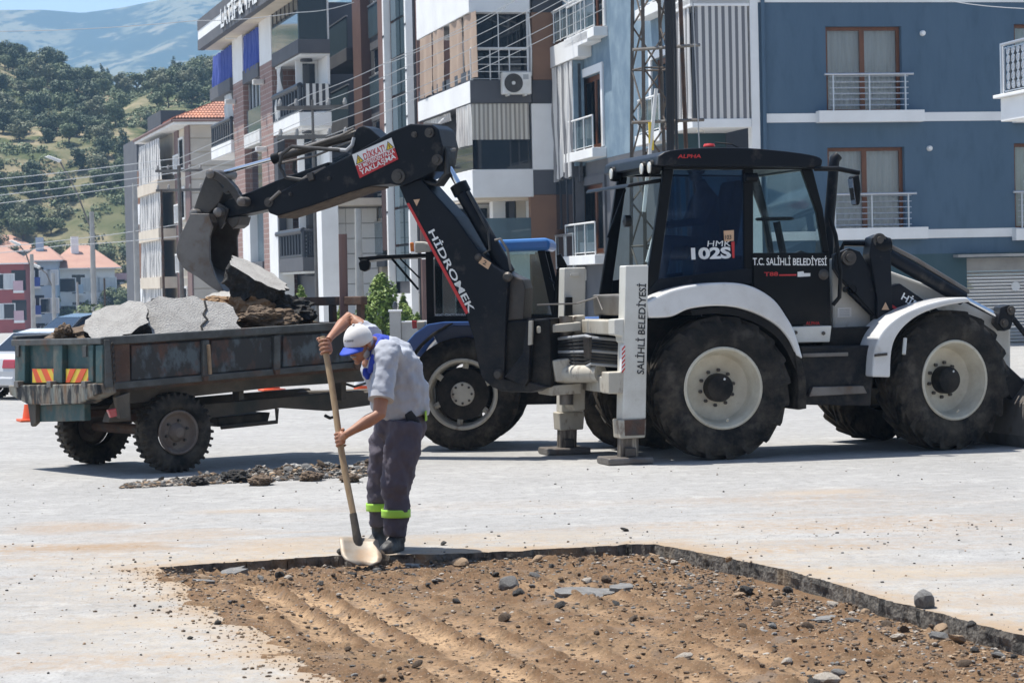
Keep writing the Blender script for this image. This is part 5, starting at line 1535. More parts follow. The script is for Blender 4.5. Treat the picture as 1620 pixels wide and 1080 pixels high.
# ================================================================== far town on the left
def house(px0, px1, D, ytop, wallm, roofm, label, roofh=.0, yaw=0.12, depth=12, rows=None, cols=0, sidecol=None, name='far_house', balcony=None, ytop_is='eaves'):
    O = at(px0, 450, D); fr = Frame((O.x, O.y, -7.5), yaw)
    r_ = root(name, fr, label, 'building')
    W = fr.F(px1, 450).x; H = fr.F((px0 + px1) / 2, ytop).z
    MB().box((0, 0, 0), (W, depth, H)).build('wall', wallm, r_)
    if roofh:
        e = .7
        mb = MB().add([(-e, -e, H + .02), (W + e, -e, H + .02), (W + e, depth + e, H + .02), (-e, depth + e, H + .02), (W * .35, depth * .5, H + roofh), (W * .65, depth * .5, H + roofh)],
                      [(0, 1, 5, 4), (1, 2, 5), (2, 3, 4, 5), (3, 0, 4), (0, 3, 2, 1)])
        rf = mb.build('roof', roofm, r_)
        MB().box((W * .3, depth * .3, H + roofh * .4), (W * .3 + .8, depth * .3 + .8, H + roofh + .9)).build('chimney', wallm, rf)
        MB().box((-e, -e - .02, H - .1), (W + e, -e + .1, H + .015)).build('fascia', 'white_wall', r_)
    n = rows or max(2, int(H / 3))
    for i in range(n):
        z0 = H - 2.6 - i * 2.95
        if z0 < 0.3: break
        for j in range(cols):
            x = W * (j + .5) / cols
            if balcony and j == balcony[0]:
                sl = MB().box((x - W / cols * .48, -1.1, z0 - .35), (x + W / cols * .48, -.004, z0 - .12)).build('balcony', 'white_wall', r_)
                MB().box((x - W / cols * .48, -1.1, z0 - .11), (x + W / cols * .48, -1.05, z0 + .85)).build('parapet', balcony[1], sl)
                MB().box((x - .7, -.03, z0 - .1), (x + .7, -.004, z0 + 1.9)).build('window', 'dark_glass', r_)
            else:
                f_ = MB().box((x - .62, -.05, z0), (x + .62, -.003, z0 + 1.6)).build('window', 'white_rail', r_)
                MB().box((x - .5, -.07, z0 + .1), (x + .5, -.051, z0 + 1.5)).build('pane', 'dark_glass' if rng.random() < .6 else 'net_curtain', f_)
    return r_, fr, W, H
house(-60, 38, 250, 417, 'red_wall', 'orange_roof', 'dark red far house with white windows and orange roof at the left picture edge', 1.8, cols=6, depth=10, balcony=(5, 'pink_wall'))
house(-75, 60, 285, 398, 'lightblue_wall', 'orange_roof', 'pale blue grey house with orange roof behind the red one', 2.0, cols=7, depth=12)
house(40, 90, 266, 412, 'lightblue_wall', 'orange_roof', 'light blue far house with dark blue balconies', 1.6, cols=4, balcony=(1, 'blue_curtain'), depth=10)
house(92, 182, 272, 424, 'white_wall', 'orange_roof', 'white far house with orange roof and light blue balconies', 2.6, cols=7, balcony=(2, 'lightblue_wall'), depth=14, yaw=.25)
house(112, 205, 305, 408, 'pink_wall', 'pink_wall', 'pink house with a pinkish roof behind the white one', 1.6, cols=6, depth=16, yaw=.2)
house(-20, 28, 318, 374, 'pink_wall', 'pink_wall', 'small pink flat roofed house under the wooded hill', 0, cols=3, depth=10)
house(26, 106, 312, 382, 'cream_wall', 'white_wall', 'tan house with pale roof slabs under the wooded hill', .9, cols=5, depth=10)
house(60, 98, 300, 430, 'white_wall', 'orange_roof', 'white far house squeezed between the blue one and the white one', 1.4, cols=3, depth=10)
house(-15, 22, 300, 398, 'cream_wall', 'orange_roof', 'cream far house peeping over the red roof', 1.6, cols=3, depth=10)
house(150, 196, 330, 398, 'white_wall', 'pink_wall', 'pale far house with a mauve roof below the hill', 1.2, cols=4, depth=12)
house(182, 204, 280, 432, 'pink_wall', 'pink_wall', 'narrow pink and white house beside the dark block', .0, cols=2, balcony=(0, 'pink_wall'), depth=12)

# ================================================================== the other side of the junction, behind the camera (it shows in the panes)
for i, (x, y, yw, W_, H_, D_, m_, lb) in enumerate(((-34, -26, .12, 20, 13, 12, 'brown_wall', 'red brown apartment house across the junction, mirrored in the panes'), (-12, -30, .0, 17, 16, 12, 'cream_wall', 'cream apartment house across the junction, mirrored in the panes'),
        (8, -28, -.05, 19, 13, 12, 'mauve_panel', 'mauve apartment house across the junction, mirrored in the panes'), (30, -24, -.2, 22, 15, 12, 'grey_wall', 'grey apartment house across the junction, mirrored in the panes'))):
    fr = Frame((x, y, 0), yw); r_ = root('facing_house', fr, lb, 'building')
    MB().box((0, -D_, 0), (W_, 0, H_)).build('wall', m_, r_)
    MB().box((-.5, -D_ - .5, H_), (W_ + .5, .6, H_ + .4)).build('roof', 'roof_tile', r_)
    for fl in range(int(H_ // 3)):
        for k in range(5):
            a = (k + .5) * W_ / 5
            f_ = MB().box((a - .8, 0, fl * 3 + .9), (a + .8, .05, fl * 3 + 2.6)).build('window', 'white_rail', r_)
            MB().box((a - .7, .051, fl * 3 + 1.0), (a + .7, .06, fl * 3 + 2.5)).build('pane', 'dark_glass', f_)

# ------------------------------------------------------------------ wheels
def wheel(parent, c, R_, w_, rim_r, style, yaw=0.0, lugs=20, flip=1, mats=('rubber', 'rim_cream'), lug_h=0.035):
    """wheel with its outer face at v = c[1]; flip=-1 turns the face to the other side"""
    h = bpy.data.objects.new('wheel', None); h.empty_display_size = .1; col.objects.link(h); h.parent = parent
    h.location = c; h.rotation_euler = (0, 0, yaw if flip > 0 else yaw + math.pi)
    rt = R_ - lug_h
    pr = [(rim_r, .05), (rim_r + .02, .022), (rim_r + (rt - rim_r) * .3, .004), (rim_r + (rt - rim_r) * .6, 0.0), (rim_r + (rt - rim_r) * .85, .016), (rt - .008, .045), (rt, .09), (rt, w_ / 2)]
    pr = pr + [(r, w_ - hh) for r, hh in pr[::-1][1:]]
    mb = MB().lathe(pr, 56)
    # raised lugs, running from the middle to the shoulder and down the side wall
    for k in range(lugs):
        for sd in (0, 1):
            a0 = 2 * math.pi * (k + .5 * sd) / lugs
            skew = (0.62 if style.startswith('bar') else 0.05) * 20 / lugs
            wid = (0.30 if style.startswith('bar') else 0.5) * 2 * math.pi / lugs
            def pt(t, s, r):          # t 0 centre .. 1 shoulder
                a = a0 - skew * t * flip + s * wid * .5 * (1 - .25 * t)
                hh = w_ / 2 * (1 - t) if t <= 1 else 0
                hh = hh + .006 if sd == 0 else w_ - hh - .006
                return (r * math.cos(a), hh, r * math.sin(a))
            tt = (-.06 if style.startswith('bar') else .05, .5, .9)
            V = []
            for t in tt:
                for s in (-1, 1):
                    V.append(pt(t, s * 1.1, rt - .012)); V.append(pt(t, s * .8, R_))
            # shoulder drop down the side wall
            for s in (-1, 1):
                V.append(pt(1.0, s * 1.1, rt - .085)); V.append(pt(1.0, s * .8, rt - .06))
            Fq = []
            for i in range(3):
                b_ = i * 4
                Fq += [(b_ + 1, b_ + 3, b_ + 7, b_ + 5), (b_, b_ + 1, b_ + 5, b_ + 4), (b_ + 2, b_ + 6, b_ + 7, b_ + 3)]
            Fq += [(0, 2, 3, 1), (12, 13, 15, 14)]
            mb.add(V, Fq)
    mb.build('tyre', mats[0], h, smooth=True)
    if style == 'bar':
        rp = [(rim_r + .012, .03), (rim_r + .018, .012), (rim_r + .006, .004), (rim_r - .012, .008), (rim_r - .018, .03), (rim_r - .035, .05), (rim_r - .045, .17), (rim_r - .07, .205), (rim_r * .55, .225), (rim_r * .38, .22), (0, .22)]
        MB().lathe(rp, 48).build('rim', mats[1], h, smooth=True)
        hub = MB().lathe([(rim_r * .36, .222), (rim_r * .36, .12), (rim_r * .33, .095), (rim_r * .22, .085), (0, .085)], 32).build('hub', 'machine_black_plain', h, smooth=True)
        for k in range(10):
            a = k * 2 * math.pi / 10 + .2
            MB().lathe([(.018, .224), (.018, .195), (.0, .192)], 6, (rim_r * .45 * math.cos(a), 0, rim_r * .45 * math.sin(a))).build('bolt', 'bare_steel', h)
        MB().lathe([(.012, .083), (.008, .08), (0, .08)], 10, (rim_r * .1, 0, rim_r * .22)).build('valve_ring', 'text_white', h)
        MB().tube([(rim_r * .1, .04, -rim_r * .84), (rim_r * .12, .02, -rim_r * .78)], .012, 6).build('valve', 'rim_cream', h)
    return h

def smooth_pts(P, k=4):
    out = []
    for i in range(len(P) - 1):
        p0, p1, p2, p3 = [Vector(P[j]) for j in (max(i - 1, 0), i, i + 1, min(i + 2, len(P) - 1))]
        for q in range(k):
            t = q / k; out.append(tuple(.5 * ((2 * p1) + (p2 - p0) * t + (2 * p0 - 5 * p1 + 4 * p2 - p3) * t * t + (3 * p1 - p0 - 3 * p2 + p3) * t ** 3)))
    return out + [P[-1]]
# ================================================================== backhoe loader
Ko = gnd(1145, 728)
K = Frame((Ko.x, Ko.y, 0), R(14))
KB = root('backhoe_loader', K, 'black and white backhoe loader with raised digging arm and four big wheels', 'backhoe loader')
def kp(pts, v): return [(p.x, p.z) for p in (K.F(x, y, v) for x, y in pts)]
def kprism(name, pts, v0, v1, m, bev=.008, parent=None, ref=None, smooth=False):
    rv = v0 if ref is None else ref
    return MB().prism(kp(pts, rv), v0, v1).build(name, m, parent or KB, bev)
RW = .70
c_r = K.F(1145, 613, 0); c_f = K.F(1512, 604, 0.1)
wr = wheel(KB, (c_r.x, 0, RW), RW, .44, .385, 'bar')
wf = wheel(KB, (c_f.x, .10, RW), RW, .44, .385, 'bar', yaw=R(13))
for (cx, yw) in ((c_r.x, 0), (c_f.x - .1, R(13))):
    wheel(KB, (cx, 2.30, RW), RW, .44, .385, 'bar', yaw=yw, flip=-1)
# axles and underbody
MB().tube([(c_r.x, .2, RW), (c_r.x, 2.1, RW)], .13, 14).build('axle', 'machine_black_plain', KB)
MB().tube([(c_f.x, .3, RW), (c_f.x, 2.1, RW)], .12, 14).build('axle', 'machine_black_plain', KB)
MB().box((-.75, .62, .62), (2.9, 1.7, 1.05)).build('chassis', 'machine_black_plain', KB, .02)
kprism('step_box', [(1268, 548), (1385, 546), (1385, 560), (1378, 642), (1268, 640)], .12, .6, 'machine_black', .012)
kprism('step', [(1286, 612), (1366, 610), (1372, 622), (1280, 627)], .05, .14, 'worn_steel', .006)
kprism('step', [(1270, 559), (1342, 557), (1342, 563), (1270, 565)], .08, .16, 'worn_steel', .004)
kprism('side_sill', [(1252, 517), (1316, 515), (1313, 541), (1262, 542)], .22, .6, 'machine_white', .01)
kprism('underframe', [(1300, 520), (1410, 515), (1410, 560), (1300, 560)], .35, .8, 'machine_black_plain', .01)
for (x, y) in ((1259, 526), (1303, 527)):
    p = K.F(x, y, .21); MB().lathe([(0, -.012), (.018, -.012), (.02, 0)], 8, (p.x, .215, p.z)).build('bolt', 'bare_steel', KB)
# rear fender
fen = kprism('rear_fender', smooth_pts([(1022, 478), (1060, 460), (1110, 449), (1160, 447), (1195, 455), (1225, 474), (1243, 498), (1258, 525), (1271, 568)]) + smooth_pts([(1261, 562), (1249, 537), (1231, 516), (1203, 499), (1168, 487), (1130, 484), (1090, 489), (1062, 501), (1026, 503)]), -.02, .55, 'fender_white', .022)
kprism('fender_liner', smooth_pts([(1092, 491), (1130, 486), (1168, 489), (1203, 501), (1231, 518), (1249, 539), (1262, 566), (1268, 600)]) + smooth_pts([(1256, 580), (1243, 552), (1225, 530), (1198, 512), (1166, 500), (1130, 496), (1095, 499)]), .02, .55, 'machine_black_plain', .004)
kprism('mud_flap', [(1256, 545), (1266, 560), (1275, 600), (1276, 646), (1263, 648), (1263, 605)], .0, .42, 'rubber', .004)
# inner side wall behind the rear wheel
kprism('body_side', [(1024, 505), (1258, 500), (1300, 545), (1300, 600), (1024, 600)], .55, 1.8, 'machine_black_plain', .01)
# ---- cab
CV0, CV1 = .34, 1.98
cab = MB()
for (v0, v1) in ((CV0, CV0 + .06), (CV1 - .06, CV1)):
    q = lambda pts: kp(pts, CV0)
    cab.prism(q([(1020, 466), (1050, 268), (1066, 268), (1042, 440), (1040, 464)]), v0, v1)
    cab.prism(q([(1050, 268), (1052, 256), (1286, 252), (1292, 268)]), v0 - .001, v1 + .001)
    cab.prism(q([(1176, 268), (1192, 268), (1192, 440), (1178, 440)]), v0 - .002, v1 + .002)
    cab.prism(q([(1268, 268), (1286, 268), (1302, 330), (1312, 400), (1303, 400), (1292, 335)]), v0 - .003, v1 + .003)
for (x, y0, y1) in ((1051, 256, 270), (1284, 256, 268)):
    a = K.F(x, (y0 + y1) / 2, CV0); cab.box((a.x - .03, CV0 + .062, a.z - .04), (a.x + .05, CV1 - .062, a.z + .04))
cabo = cab.build('cab_frame', 'machine_black_plain', KB, .01)
low = kprism('cab_panel', [(1020, 467), (1040, 442), (1178, 425), (1190, 425), (1190, 449), (1160, 446), (1110, 448), (1060, 459), (1022, 476)], CV0 - .01, CV0 + .05, 'machine_black', .006)
kprism('cab_panel', [(1020, 467), (1040, 442), (1178, 425), (1190, 425), (1190, 600), (1022, 600)], CV1 - .05, CV1 + .0, 'machine_black', .006, ref=CV0)
door = kprism('door_panel', [(1192, 400), (1312, 400), (1315, 514), (1252, 514), (1243, 497), (1226, 473), (1196, 454), (1192, 452)], CV0 - .03, CV0 + .03, 'machine_black_plain', .008)
kprism('door_panel', [(1192, 400), (1312, 400), (1315, 514), (1192, 514)], CV1 - .03, CV1 + .03, 'machine_black_plain', .008, ref=CV0)
kprism('side_window', [(1043, 441), (1066, 269), (1177, 269), (1178, 426)], CV0 + .015, CV0 + .021, 'cab_glass_blue', 0)
kprism('door_window', [(1192, 400), (1192, 269), (1268, 269), (1292, 335), (1303, 400)], CV0 + .012, CV0 + .018, 'cab_glass', 0)
kprism('side_window', [(1043, 441), (1066, 269), (1177, 269), (1178, 426)], CV1 - .021, CV1 - .015, 'cab_glass', 0, ref=CV0)
kprism('door_window', [(1192, 400), (1192, 269), (1268, 269), (1292, 335), (1303, 400)], CV1 - .018, CV1 - .012, 'cab_glass', 0, ref=CV0)
a, b_ = K.F(1268, 268, CV0), K.F(1311, 420, CV0)
MB().add([(a.x + .1, CV0 + .07, a.z), (a.x + .1, CV1 - .07, a.z), (b_.x, CV1 - .07, b_.z), (b_.x, CV0 + .07, b_.z)], [(0, 1, 2, 3)]).build('windscreen', 'cab_glass', KB)
MB().tube([K.F(1178, 281, CV0 - .03), K.F(1198, 281, CV0 - .03)], .045, 10).build('hinge', 'machine_black_plain', KB, .01)
p = K.F(1303, 434, CV0 - .035); MB().lathe([(0, -.02), (.03, -.02), (.055, 0)], 14, (p.x, p.y, p.z)).build('door_lock', 'bare_steel', KB)
# floor, dash, seat, steering column inside
z_fl = K.F(1150, 470, CV0).z
MB().box((K.F(1025, 460, CV0).x, CV0 + .07, z_fl - .1), (K.F(1312, 460, CV0).x, CV1 - .07, z_fl)).build('cab_floor', 'machine_black_plain', KB)
sx = K.F(1150, 400, CV0).x
seat = MB().box((sx - .28, .85, z_fl + .38), (sx + .25, 1.4, z_fl + .52)).build('seat', 'rubber', KB, .04)
MB().prism([(sx + .12, z_fl + .5), (sx + .3, z_fl + .5), (sx + .42, z_fl + 1.15), (sx + .3, z_fl + 1.18)], .87, 1.38).build('backrest', 'rubber', seat, .04)
MB().box((sx - .15, .95, z_fl), (sx + .15, 1.3, z_fl + .38)).build('seat_base', 'machine_black_plain', seat)
MB().tube([(sx + .95, 1.1, z_fl), (sx + .8, 1.1, z_fl + .75)], .04, 8).build('steering_column', 'machine_black_plain', KB)
MB().lathe([(.17, 0), (.185, .015), (.2, 0), (.185, -.015), (.17, 0)], 24, (sx + .78, 1.1, z_fl + .78), 'z').build('steering_wheel', 'rubber', KB)
# roof
rf_pts = [(1040, 262)] + smooth_pts([(1042, 247), (1060, 238), (1110, 234), (1180, 234), (1250, 240), (1292, 247), (1302, 254)], 3) + [(1300, 263), (1280, 265)]
roof = kprism('cab_roof', rf_pts, .22, 2.1, 'machine_black', .05)
roof.modifiers['bevel'].segments = 4
text_mesh('lettering', 'ALPHA', K.F(1072, 250.5, .215), K.F(1109, 250, .215), K.F(1073, 244.5, .215), 'text_red', roof)
ur = K.F(1041, 255, .22).x; zr = K.F(1041, 257, .22).z
for v in (.42, .68, 1.75):
    MB().lathe([(0, -.05), (.055, -.045), (.07, 0), (.06, .05)], 16, (ur + .01, v, zr - .04), 'x').build('work_lamp', 'lamp_glass', roof)
    MB().lathe([(.072, -.04), (.08, .0), (.07, .06)], 16, (ur + .01, v, zr - .04), 'x').build('lamp_housing', 'machine_black_plain', roof)
p = K.F(1122, 234, .8)
MB().lathe([(0, .035), (.05, .03), (.06, .01), (.06, 0)], 16, (p.x, .8, p.z + .01), 'z').build('beacon', 'text_red', roof)
MB().tube([(p.x + .05, .75, p.z + .05), (p.x + .2, .7, p.z + .03), (p.x + .32, .7, p.z - .03)], .008, 6).build('beacon_cable', 'hose', roof)
# raised rear window leaf
a = K.F(1048, 282, CV0 + .05)
MB().prism([(a.x, a.z), (a.x - .34, a.z - .05), (a.x - .36, a.z - .085), (a.x, a.z - .04)], CV0 + .06, CV1 - .06).build('rear_window_leaf', 'machine_black_plain', KB, .015)
MB().tube([(a.x - .02, 1.6, a.z - .06), (a.x - .22, 1.6, a.z - .55)], .012, 6).build('wiper_arm', 'machine_black_plain', KB)
p = K.F(1030, 345, 1.2); MB().lathe([(0, -.05), (.06, -.03), (.06, .03), (0, .05)], 12, (K.F(1040, 345, CV0).x - .02, 1.3, K.F(1040, 345, CV0).z), 'x').build('wiper_motor', 'hose', KB)
kprism('rear_sill', [(1000, 466), (1042, 464), (1042, 500), (1003, 500)], CV0 + .1, CV1 - .1, 'galvanised', .02)
# lettering on the panes and the door
text_mesh('lettering', 'HMK', K.F(1119, 390, CV0 + .01), K.F(1156, 389.5, CV0 + .01), K.F(1120, 381, CV0 + .01), 'text_white', KB, bold=.0)
text_mesh('lettering', '102S', K.F(1094, 411, CV0 + .01), K.F(1157, 409, CV0 + .01), K.F(1093, 392, CV0 + .01), 'text_white', KB, bold=.045)
kprism('red_mark', [(1157, 383), (1162, 382), (1162, 408), (1159, 408)], CV0 + .006, CV0 + .01, 'text_red', 0)
st = kprism('sticker', [(1145, 365), (1161, 364), (1161, 381), (1146, 382)], CV0 + .005, CV0 + .01, 'sticker_tan', 0)
text_mesh('lettering', '103', K.F(1147, 379, CV0 + .002), K.F(1157, 378.5, CV0 + .002), K.F(1147, 372, CV0 + .002), 'text_black', st)
text_mesh('lettering', 'T.C. SALİHLİ BELEDİYESİ', K.F(1191, 419.5, CV0 - .036), K.F(1308, 420, CV0 - .036), K.F(1191, 404, CV0 - .036), 'text_white', KB)
text_mesh('lettering', 'T88', K.F(1209, 437, CV0 - .036), K.F(1231, 436.5, CV0 - .036), K.F(1209, 430.5, CV0 - .036), 'text_red', KB)
kprism('red_line', [(1233, 434), (1260, 433.6), (1260, 436), (1233, 436.4)], CV0 - .036, CV0 - .031, 'text_red', 0)
kprism('engine_badge', [(1262, 430), (1271, 429), (1272, 432), (1282, 432), (1282, 437), (1262, 438)], CV0 - .037, CV0 - .032, 'text_white', 0)
text_mesh('lettering', 'ALPHA', K.F(1275, 514, CV0 - .036), K.F(1297, 514, CV0 - .036), K.F(1275, 508.5, CV0 - .036), 'text_red', KB)
# exhaust stack and mirror
e0, e1 = K.F(1311, 420, .75), K.F(1319, 262, .75)
MB().tube([e0, (e0.x + .01, .75, e0.z + .4), e1, (e1.x + .01, .75, e1.z + .06), (e1.x + .05, .75, e1.z + .1)], [.05, .055, .055, .055, .05], 14).build('exhaust_stack', 'machine_black', KB, smooth=True)
MB().tube([K.F(1288, 267, .25), K.F(1325, 267, .15), K.F(1360, 274, .1)], .025, 8).build('mirror_arm', 'machine_black_plain', KB)
mr = kprism('mirror', [(1349, 279), (1360, 276), (1363, 300), (1361, 324), (1355, 325), (1351, 300)], .02, .16, 'machine_black_plain', .02)
kprism('mirror_glass', [(1348, 283), (1350, 282), (1356, 322), (1354, 323)], .03, .15, 'chrome', 0)
MB().tube([K.F(1313, 345, .25), K.F(1322, 372, .2), K.F(1330, 430, .2), K.F(1328, 470, .2), K.F(1318, 482, .25)], .022, 8).build('hand_rail', 'machine_black_plain', KB, smooth=True)
# ---- front: hood, loader arms, fender, links
hood = kprism('hood', [(1316, 408), (1350, 410), (1400, 425), (1500, 462), (1586, 500), (1600, 520), (1600, 610), (1318, 600)], .62, 1.72, 'machine_white', .03)
kprism('hood_label', [(1325, 487), (1347, 486), (1347, 501), (1325, 502)], .612, .618, 'sign_white', 0)
for q in range(4): kprism('label_line', [(1328, 489.5 + q * 3), (1344, 489 + q * 3), (1344, 490 + q * 3), (1328, 490.5 + q * 3)], .609, .6119, 'cable_grey', 0)
for (va, vb_) in ((.42, .56), (1.78, 1.92)):
    q = MB().prism(kp([(1322, 402), (1345, 392), (1362, 398), (1378, 425), (1388, 470), (1386, 500), (1360, 470), (1332, 440), (1322, 425)], .42), va + .02, vb_ - .02)
    q.build('arm_link', 'machine_black', KB, .01)
    q = MB().prism(kp([(1374, 402), (1378, 376), (1392, 370), (1404, 376), (1408, 400), (1410, 470), (1412, 560), (1406, 592), (1392, 592), (1386, 560), (1386, 470)], .42), va - .03, vb_ + .03)
    q.build('arm_plate', 'machine_black', KB, .012)
    q = MB().prism(kp([(1404, 455), (1424, 448), (1462, 474), (1500, 500), (1560, 545), (1640, 620), (1640, 680), (1612, 640), (1560, 590), (1500, 545), (1440, 520), (1408, 510)], .42), va, vb_)
    lo_ = q.build('loader_arm', 'machine_black', KB, .015)
    vm = (va + vb_) / 2
    MB().tube([K.F(1400, 398, .42) + Vector((0, vm - .42, 0)), K.F(1528, 472, .42) + Vector((0, vm - .42, 0))], .075, 16).build('tilt_cylinder', 'machine_black', KB, smooth=True)
    MB().tube([K.F(1528, 472, .42) + Vector((0, vm - .42, 0)), K.F(1588, 503, .42) + Vector((0, vm - .42, 0))], .032, 12).build('cylinder_rod', 'chrome', KB, smooth=True)
    for dz in (8, 15):
        MB().tube([K.F(1398, 390 - dz * .6, .42) + Vector((0, vm - .44, 0)), K.F(1450, 415 - dz * .5, .42) + Vector((0, vm - .44, 0)), K.F(1536, 466 - dz * .4, .42) + Vector((0, vm - .44, 0))], .014, 8).build('hydraulic_pipe', 'galvanised', KB, smooth=True)
    MB().prism(kp([(1582, 486), (1594, 482), (1606, 488), (1604, 500), (1598, 520), (1588, 524), (1578, 512)], .42), va - .02, vb_ + .02).build('tilt_link', 'machine_black', KB, .01)
    MB().tube([K.F(1598, 492, .42) + Vector((0, vm - .42, 0)), K.F(1640, 545, .42) + Vector((0, vm - .42, 0))], .03, 8).build('push_rod', 'machine_black', KB)
    for (x, y, r_) in ((1342, 408, .075), (1390, 380, .07), (1396, 578, .05), (1598, 491, .045), (1587, 511, .045)):
        p = K.F(x, y, .42); MB().lathe([(0, -.03), (r_ * .5, -.03), (r_ * .55, -.012), (r_, -.012), (r_, .03)], 18, (p.x, va - .02, p.z)).build('pin', 'bare_steel', KB, smooth=True)
text_mesh('lettering', 'HİDROMEK', K.F(1425, 473, .415), K.F(1500, 525, .415), K.F(1432, 459, .415), 'text_white', KB)
kprism('red_stripe', [(1412, 482), (1430, 494), (1430, 499), (1412, 487)], .412, .417, 'text_red', 0)
kprism('warning_sticker', [(1395, 490), (1401, 478), (1407, 490)], .384, .389, 'sticker_tan', 0)
MB().lathe([(.05, -.02), (.05, .02), (.03, .03), (.03, .4), (0, .4)], 14, (K.F(1344, 458, .5).x, .45, K.F(1344, 458, .5).z)).build('lift_cylinder_pin', 'machine_black', KB)
MB().tube([K.F(1344, 460, .5), K.F(1382, 497, .5)], .035, 10).build('lift_cylinder', 'machine_black', KB)
MB().tube([K.F(1330, 400, .7), K.F(1335, 385, .7), K.F(1396, 386, .5)], .03, 8).build('lamp_bracket', 'machine_black_plain', KB)
hl = MB().lathe([(0, -.09), (.07, -.08), (.09, 0), (.075, .09), (0, .1)], 16, (K.F(1394, 388, .45).x, .45, K.F(1394, 388, .45).z), 'x').build('head_lamp', 'machine_black_plain', KB, smooth=True)
MB().lathe([(0, .102), (.075, .092)], 16, (K.F(1394, 388, .45).x, .45, K.F(1394, 388, .45).z), 'x').build('lamp_lens', 'lamp_glass', hl)
ffp = smooth_pts([(1380, 596), (1384, 553), (1398, 522), (1426, 498), (1466, 481), (1505, 472), (1530, 470)]) + smooth_pts([(1537, 477), (1500, 483), (1466, 493), (1440, 508), (1420, 530), (1411, 556), (1409, 597)])
kprism('front_fender', ffp, -.06, .5, 'fender_white', .02)
kprism('fender_bracket', [(1384, 560), (1404, 558), (1404, 562), (1384, 564)], -.075, -.061, 'bare_steel', 0)
MB().tube([K.F(1432, 535, -.0), K.F(1430, 560, -.05)], .02, 8).build('fender_stay', 'machine_white', KB)
for q in range(5):
    MB().tube([K.F(1325 + q * 3, 545 + q * 2, .55), K.F(1360 + q * 4, 540 + q * 4, .5), K.F(1400, 556 + q * 3, .55)], .016, 6).build('hose', 'hose', KB, smooth=True)
# front bucket at the picture edge
bk = kprism('loader_bucket', [(1622, 690), (1630, 640), (1660, 600), (1690, 610), (1678, 640), (1700, 690), (1730, 712), (1630, 712)], -.05, 2.4, 'worn_steel', .02)

# ---- rear frame, stabiliser legs
leg = MB()
lp = [(990, 420), (1026, 419), (1022, 662), (985, 664)]
near_leg = kprism('stabiliser_column', lp, -.02, .20, 'machine_white', .012)
text_mesh('lettering', 'SALİHLİ BELEDİYESİ', K.F(1019, 592, -.024), K.F(1022.5, 449, -.024), K.F(1004, 591, -.024), 'text_black', KB)
far_v = 1.66
fo_ = Vector((K.F(903, 700, far_v).x - K.F(1000, 700, -.02).x, 0, 0))
def shift_prism(name, pts, v0, v1, m, bev=.008, dx=None):
    q = [(p[0] + (fo_.x if dx is None else dx), p[1]) for p in kp(pts, -.02)]
    return MB().prism(q, v0, v1).build(name, m, KB, bev)
shift_prism('stabiliser_column', lp, far_v, far_v + .22, 'machine_white', .012)
kprism('stabiliser_leg', [(986, 645), (1014, 645), (1012, 728), (984, 729)], .02, .16, 'greasy_steel', .01, ref=-.02)
shift_prism('stabiliser_leg', [(986, 645), (1014, 645), (1012, 728), (984, 729)], far_v + .04, far_v + .18, 'greasy_steel', .01)
for (dx, v0) in ((0, -.12), (fo_.x, far_v - .1)):
    a, b_ = K.F(958, 733, -.02), K.F(1030, 733, -.02)
    MB().box((a.x + dx, v0, 0), (b_.x + dx, v0 + .42, .07)).build('foot_pad', 'worn_steel', KB, .02)
    c = K.F(998, 724, -.02); MB().box((c.x + dx - .05, v0 + .08, .07), (c.x + dx + .05, v0 + .34, .16)).build('pad_lug', 'bare_steel', KB, .01)
shift_prism('collar', [(978, 655), (1024, 653), (1023, 700), (1018, 704), (976, 700)], -.04, .22, 'worn_white', .012, dx=0) if False else None
kprism('collar', [(980, 664), (1023, 662), (1021, 692), (982, 694)], -.035, .215, 'worn_white', .012)
kprism('rust_patch', [(988, 664), (1020, 663), (1020, 688), (989, 689)], -.04, -.036, 'rust', 0)
shift_prism('collar', [(980, 664), (1023, 662), (1021, 692), (982, 694)], far_v - .015, far_v + .235, 'worn_white', .012)
# cross beams between the columns
ul = K.F(1006, 520, -.02).x
for (y0, y1) in ((507, 530), (598, 624)):
    z1, z0 = K.F(1000, y0, 0).z, K.F(1000, y1, 0).z
    MB().box((ul - .16, .2, z0), (ul + .10, far_v + .4, z1)).build('cross_beam', 'worn_white', KB, .012)
kprism('beam_bracket', [(963, 589), (990, 588), (990, 622), (963, 623)], -.01, .25, 'worn_white', .012)
kprism('beam_bracket', [(972, 505), (990, 504), (990, 545), (984, 540), (984, 532), (972, 530)], .0, .22, 'machine_white', .012)
stp = kprism('striped_marker', [(984, 548), (989, 544), (988, 586), (983, 588)], -.022, .05, 'sign_white', 0)
for q in range(6):
    y = 546 + q * 7
    kprism('red_stripe', [(984, y + 6), (989, y), (989, y + 3), (984, y + 9)], -.026, -.0225, 'text_red', 0, parent=stp)
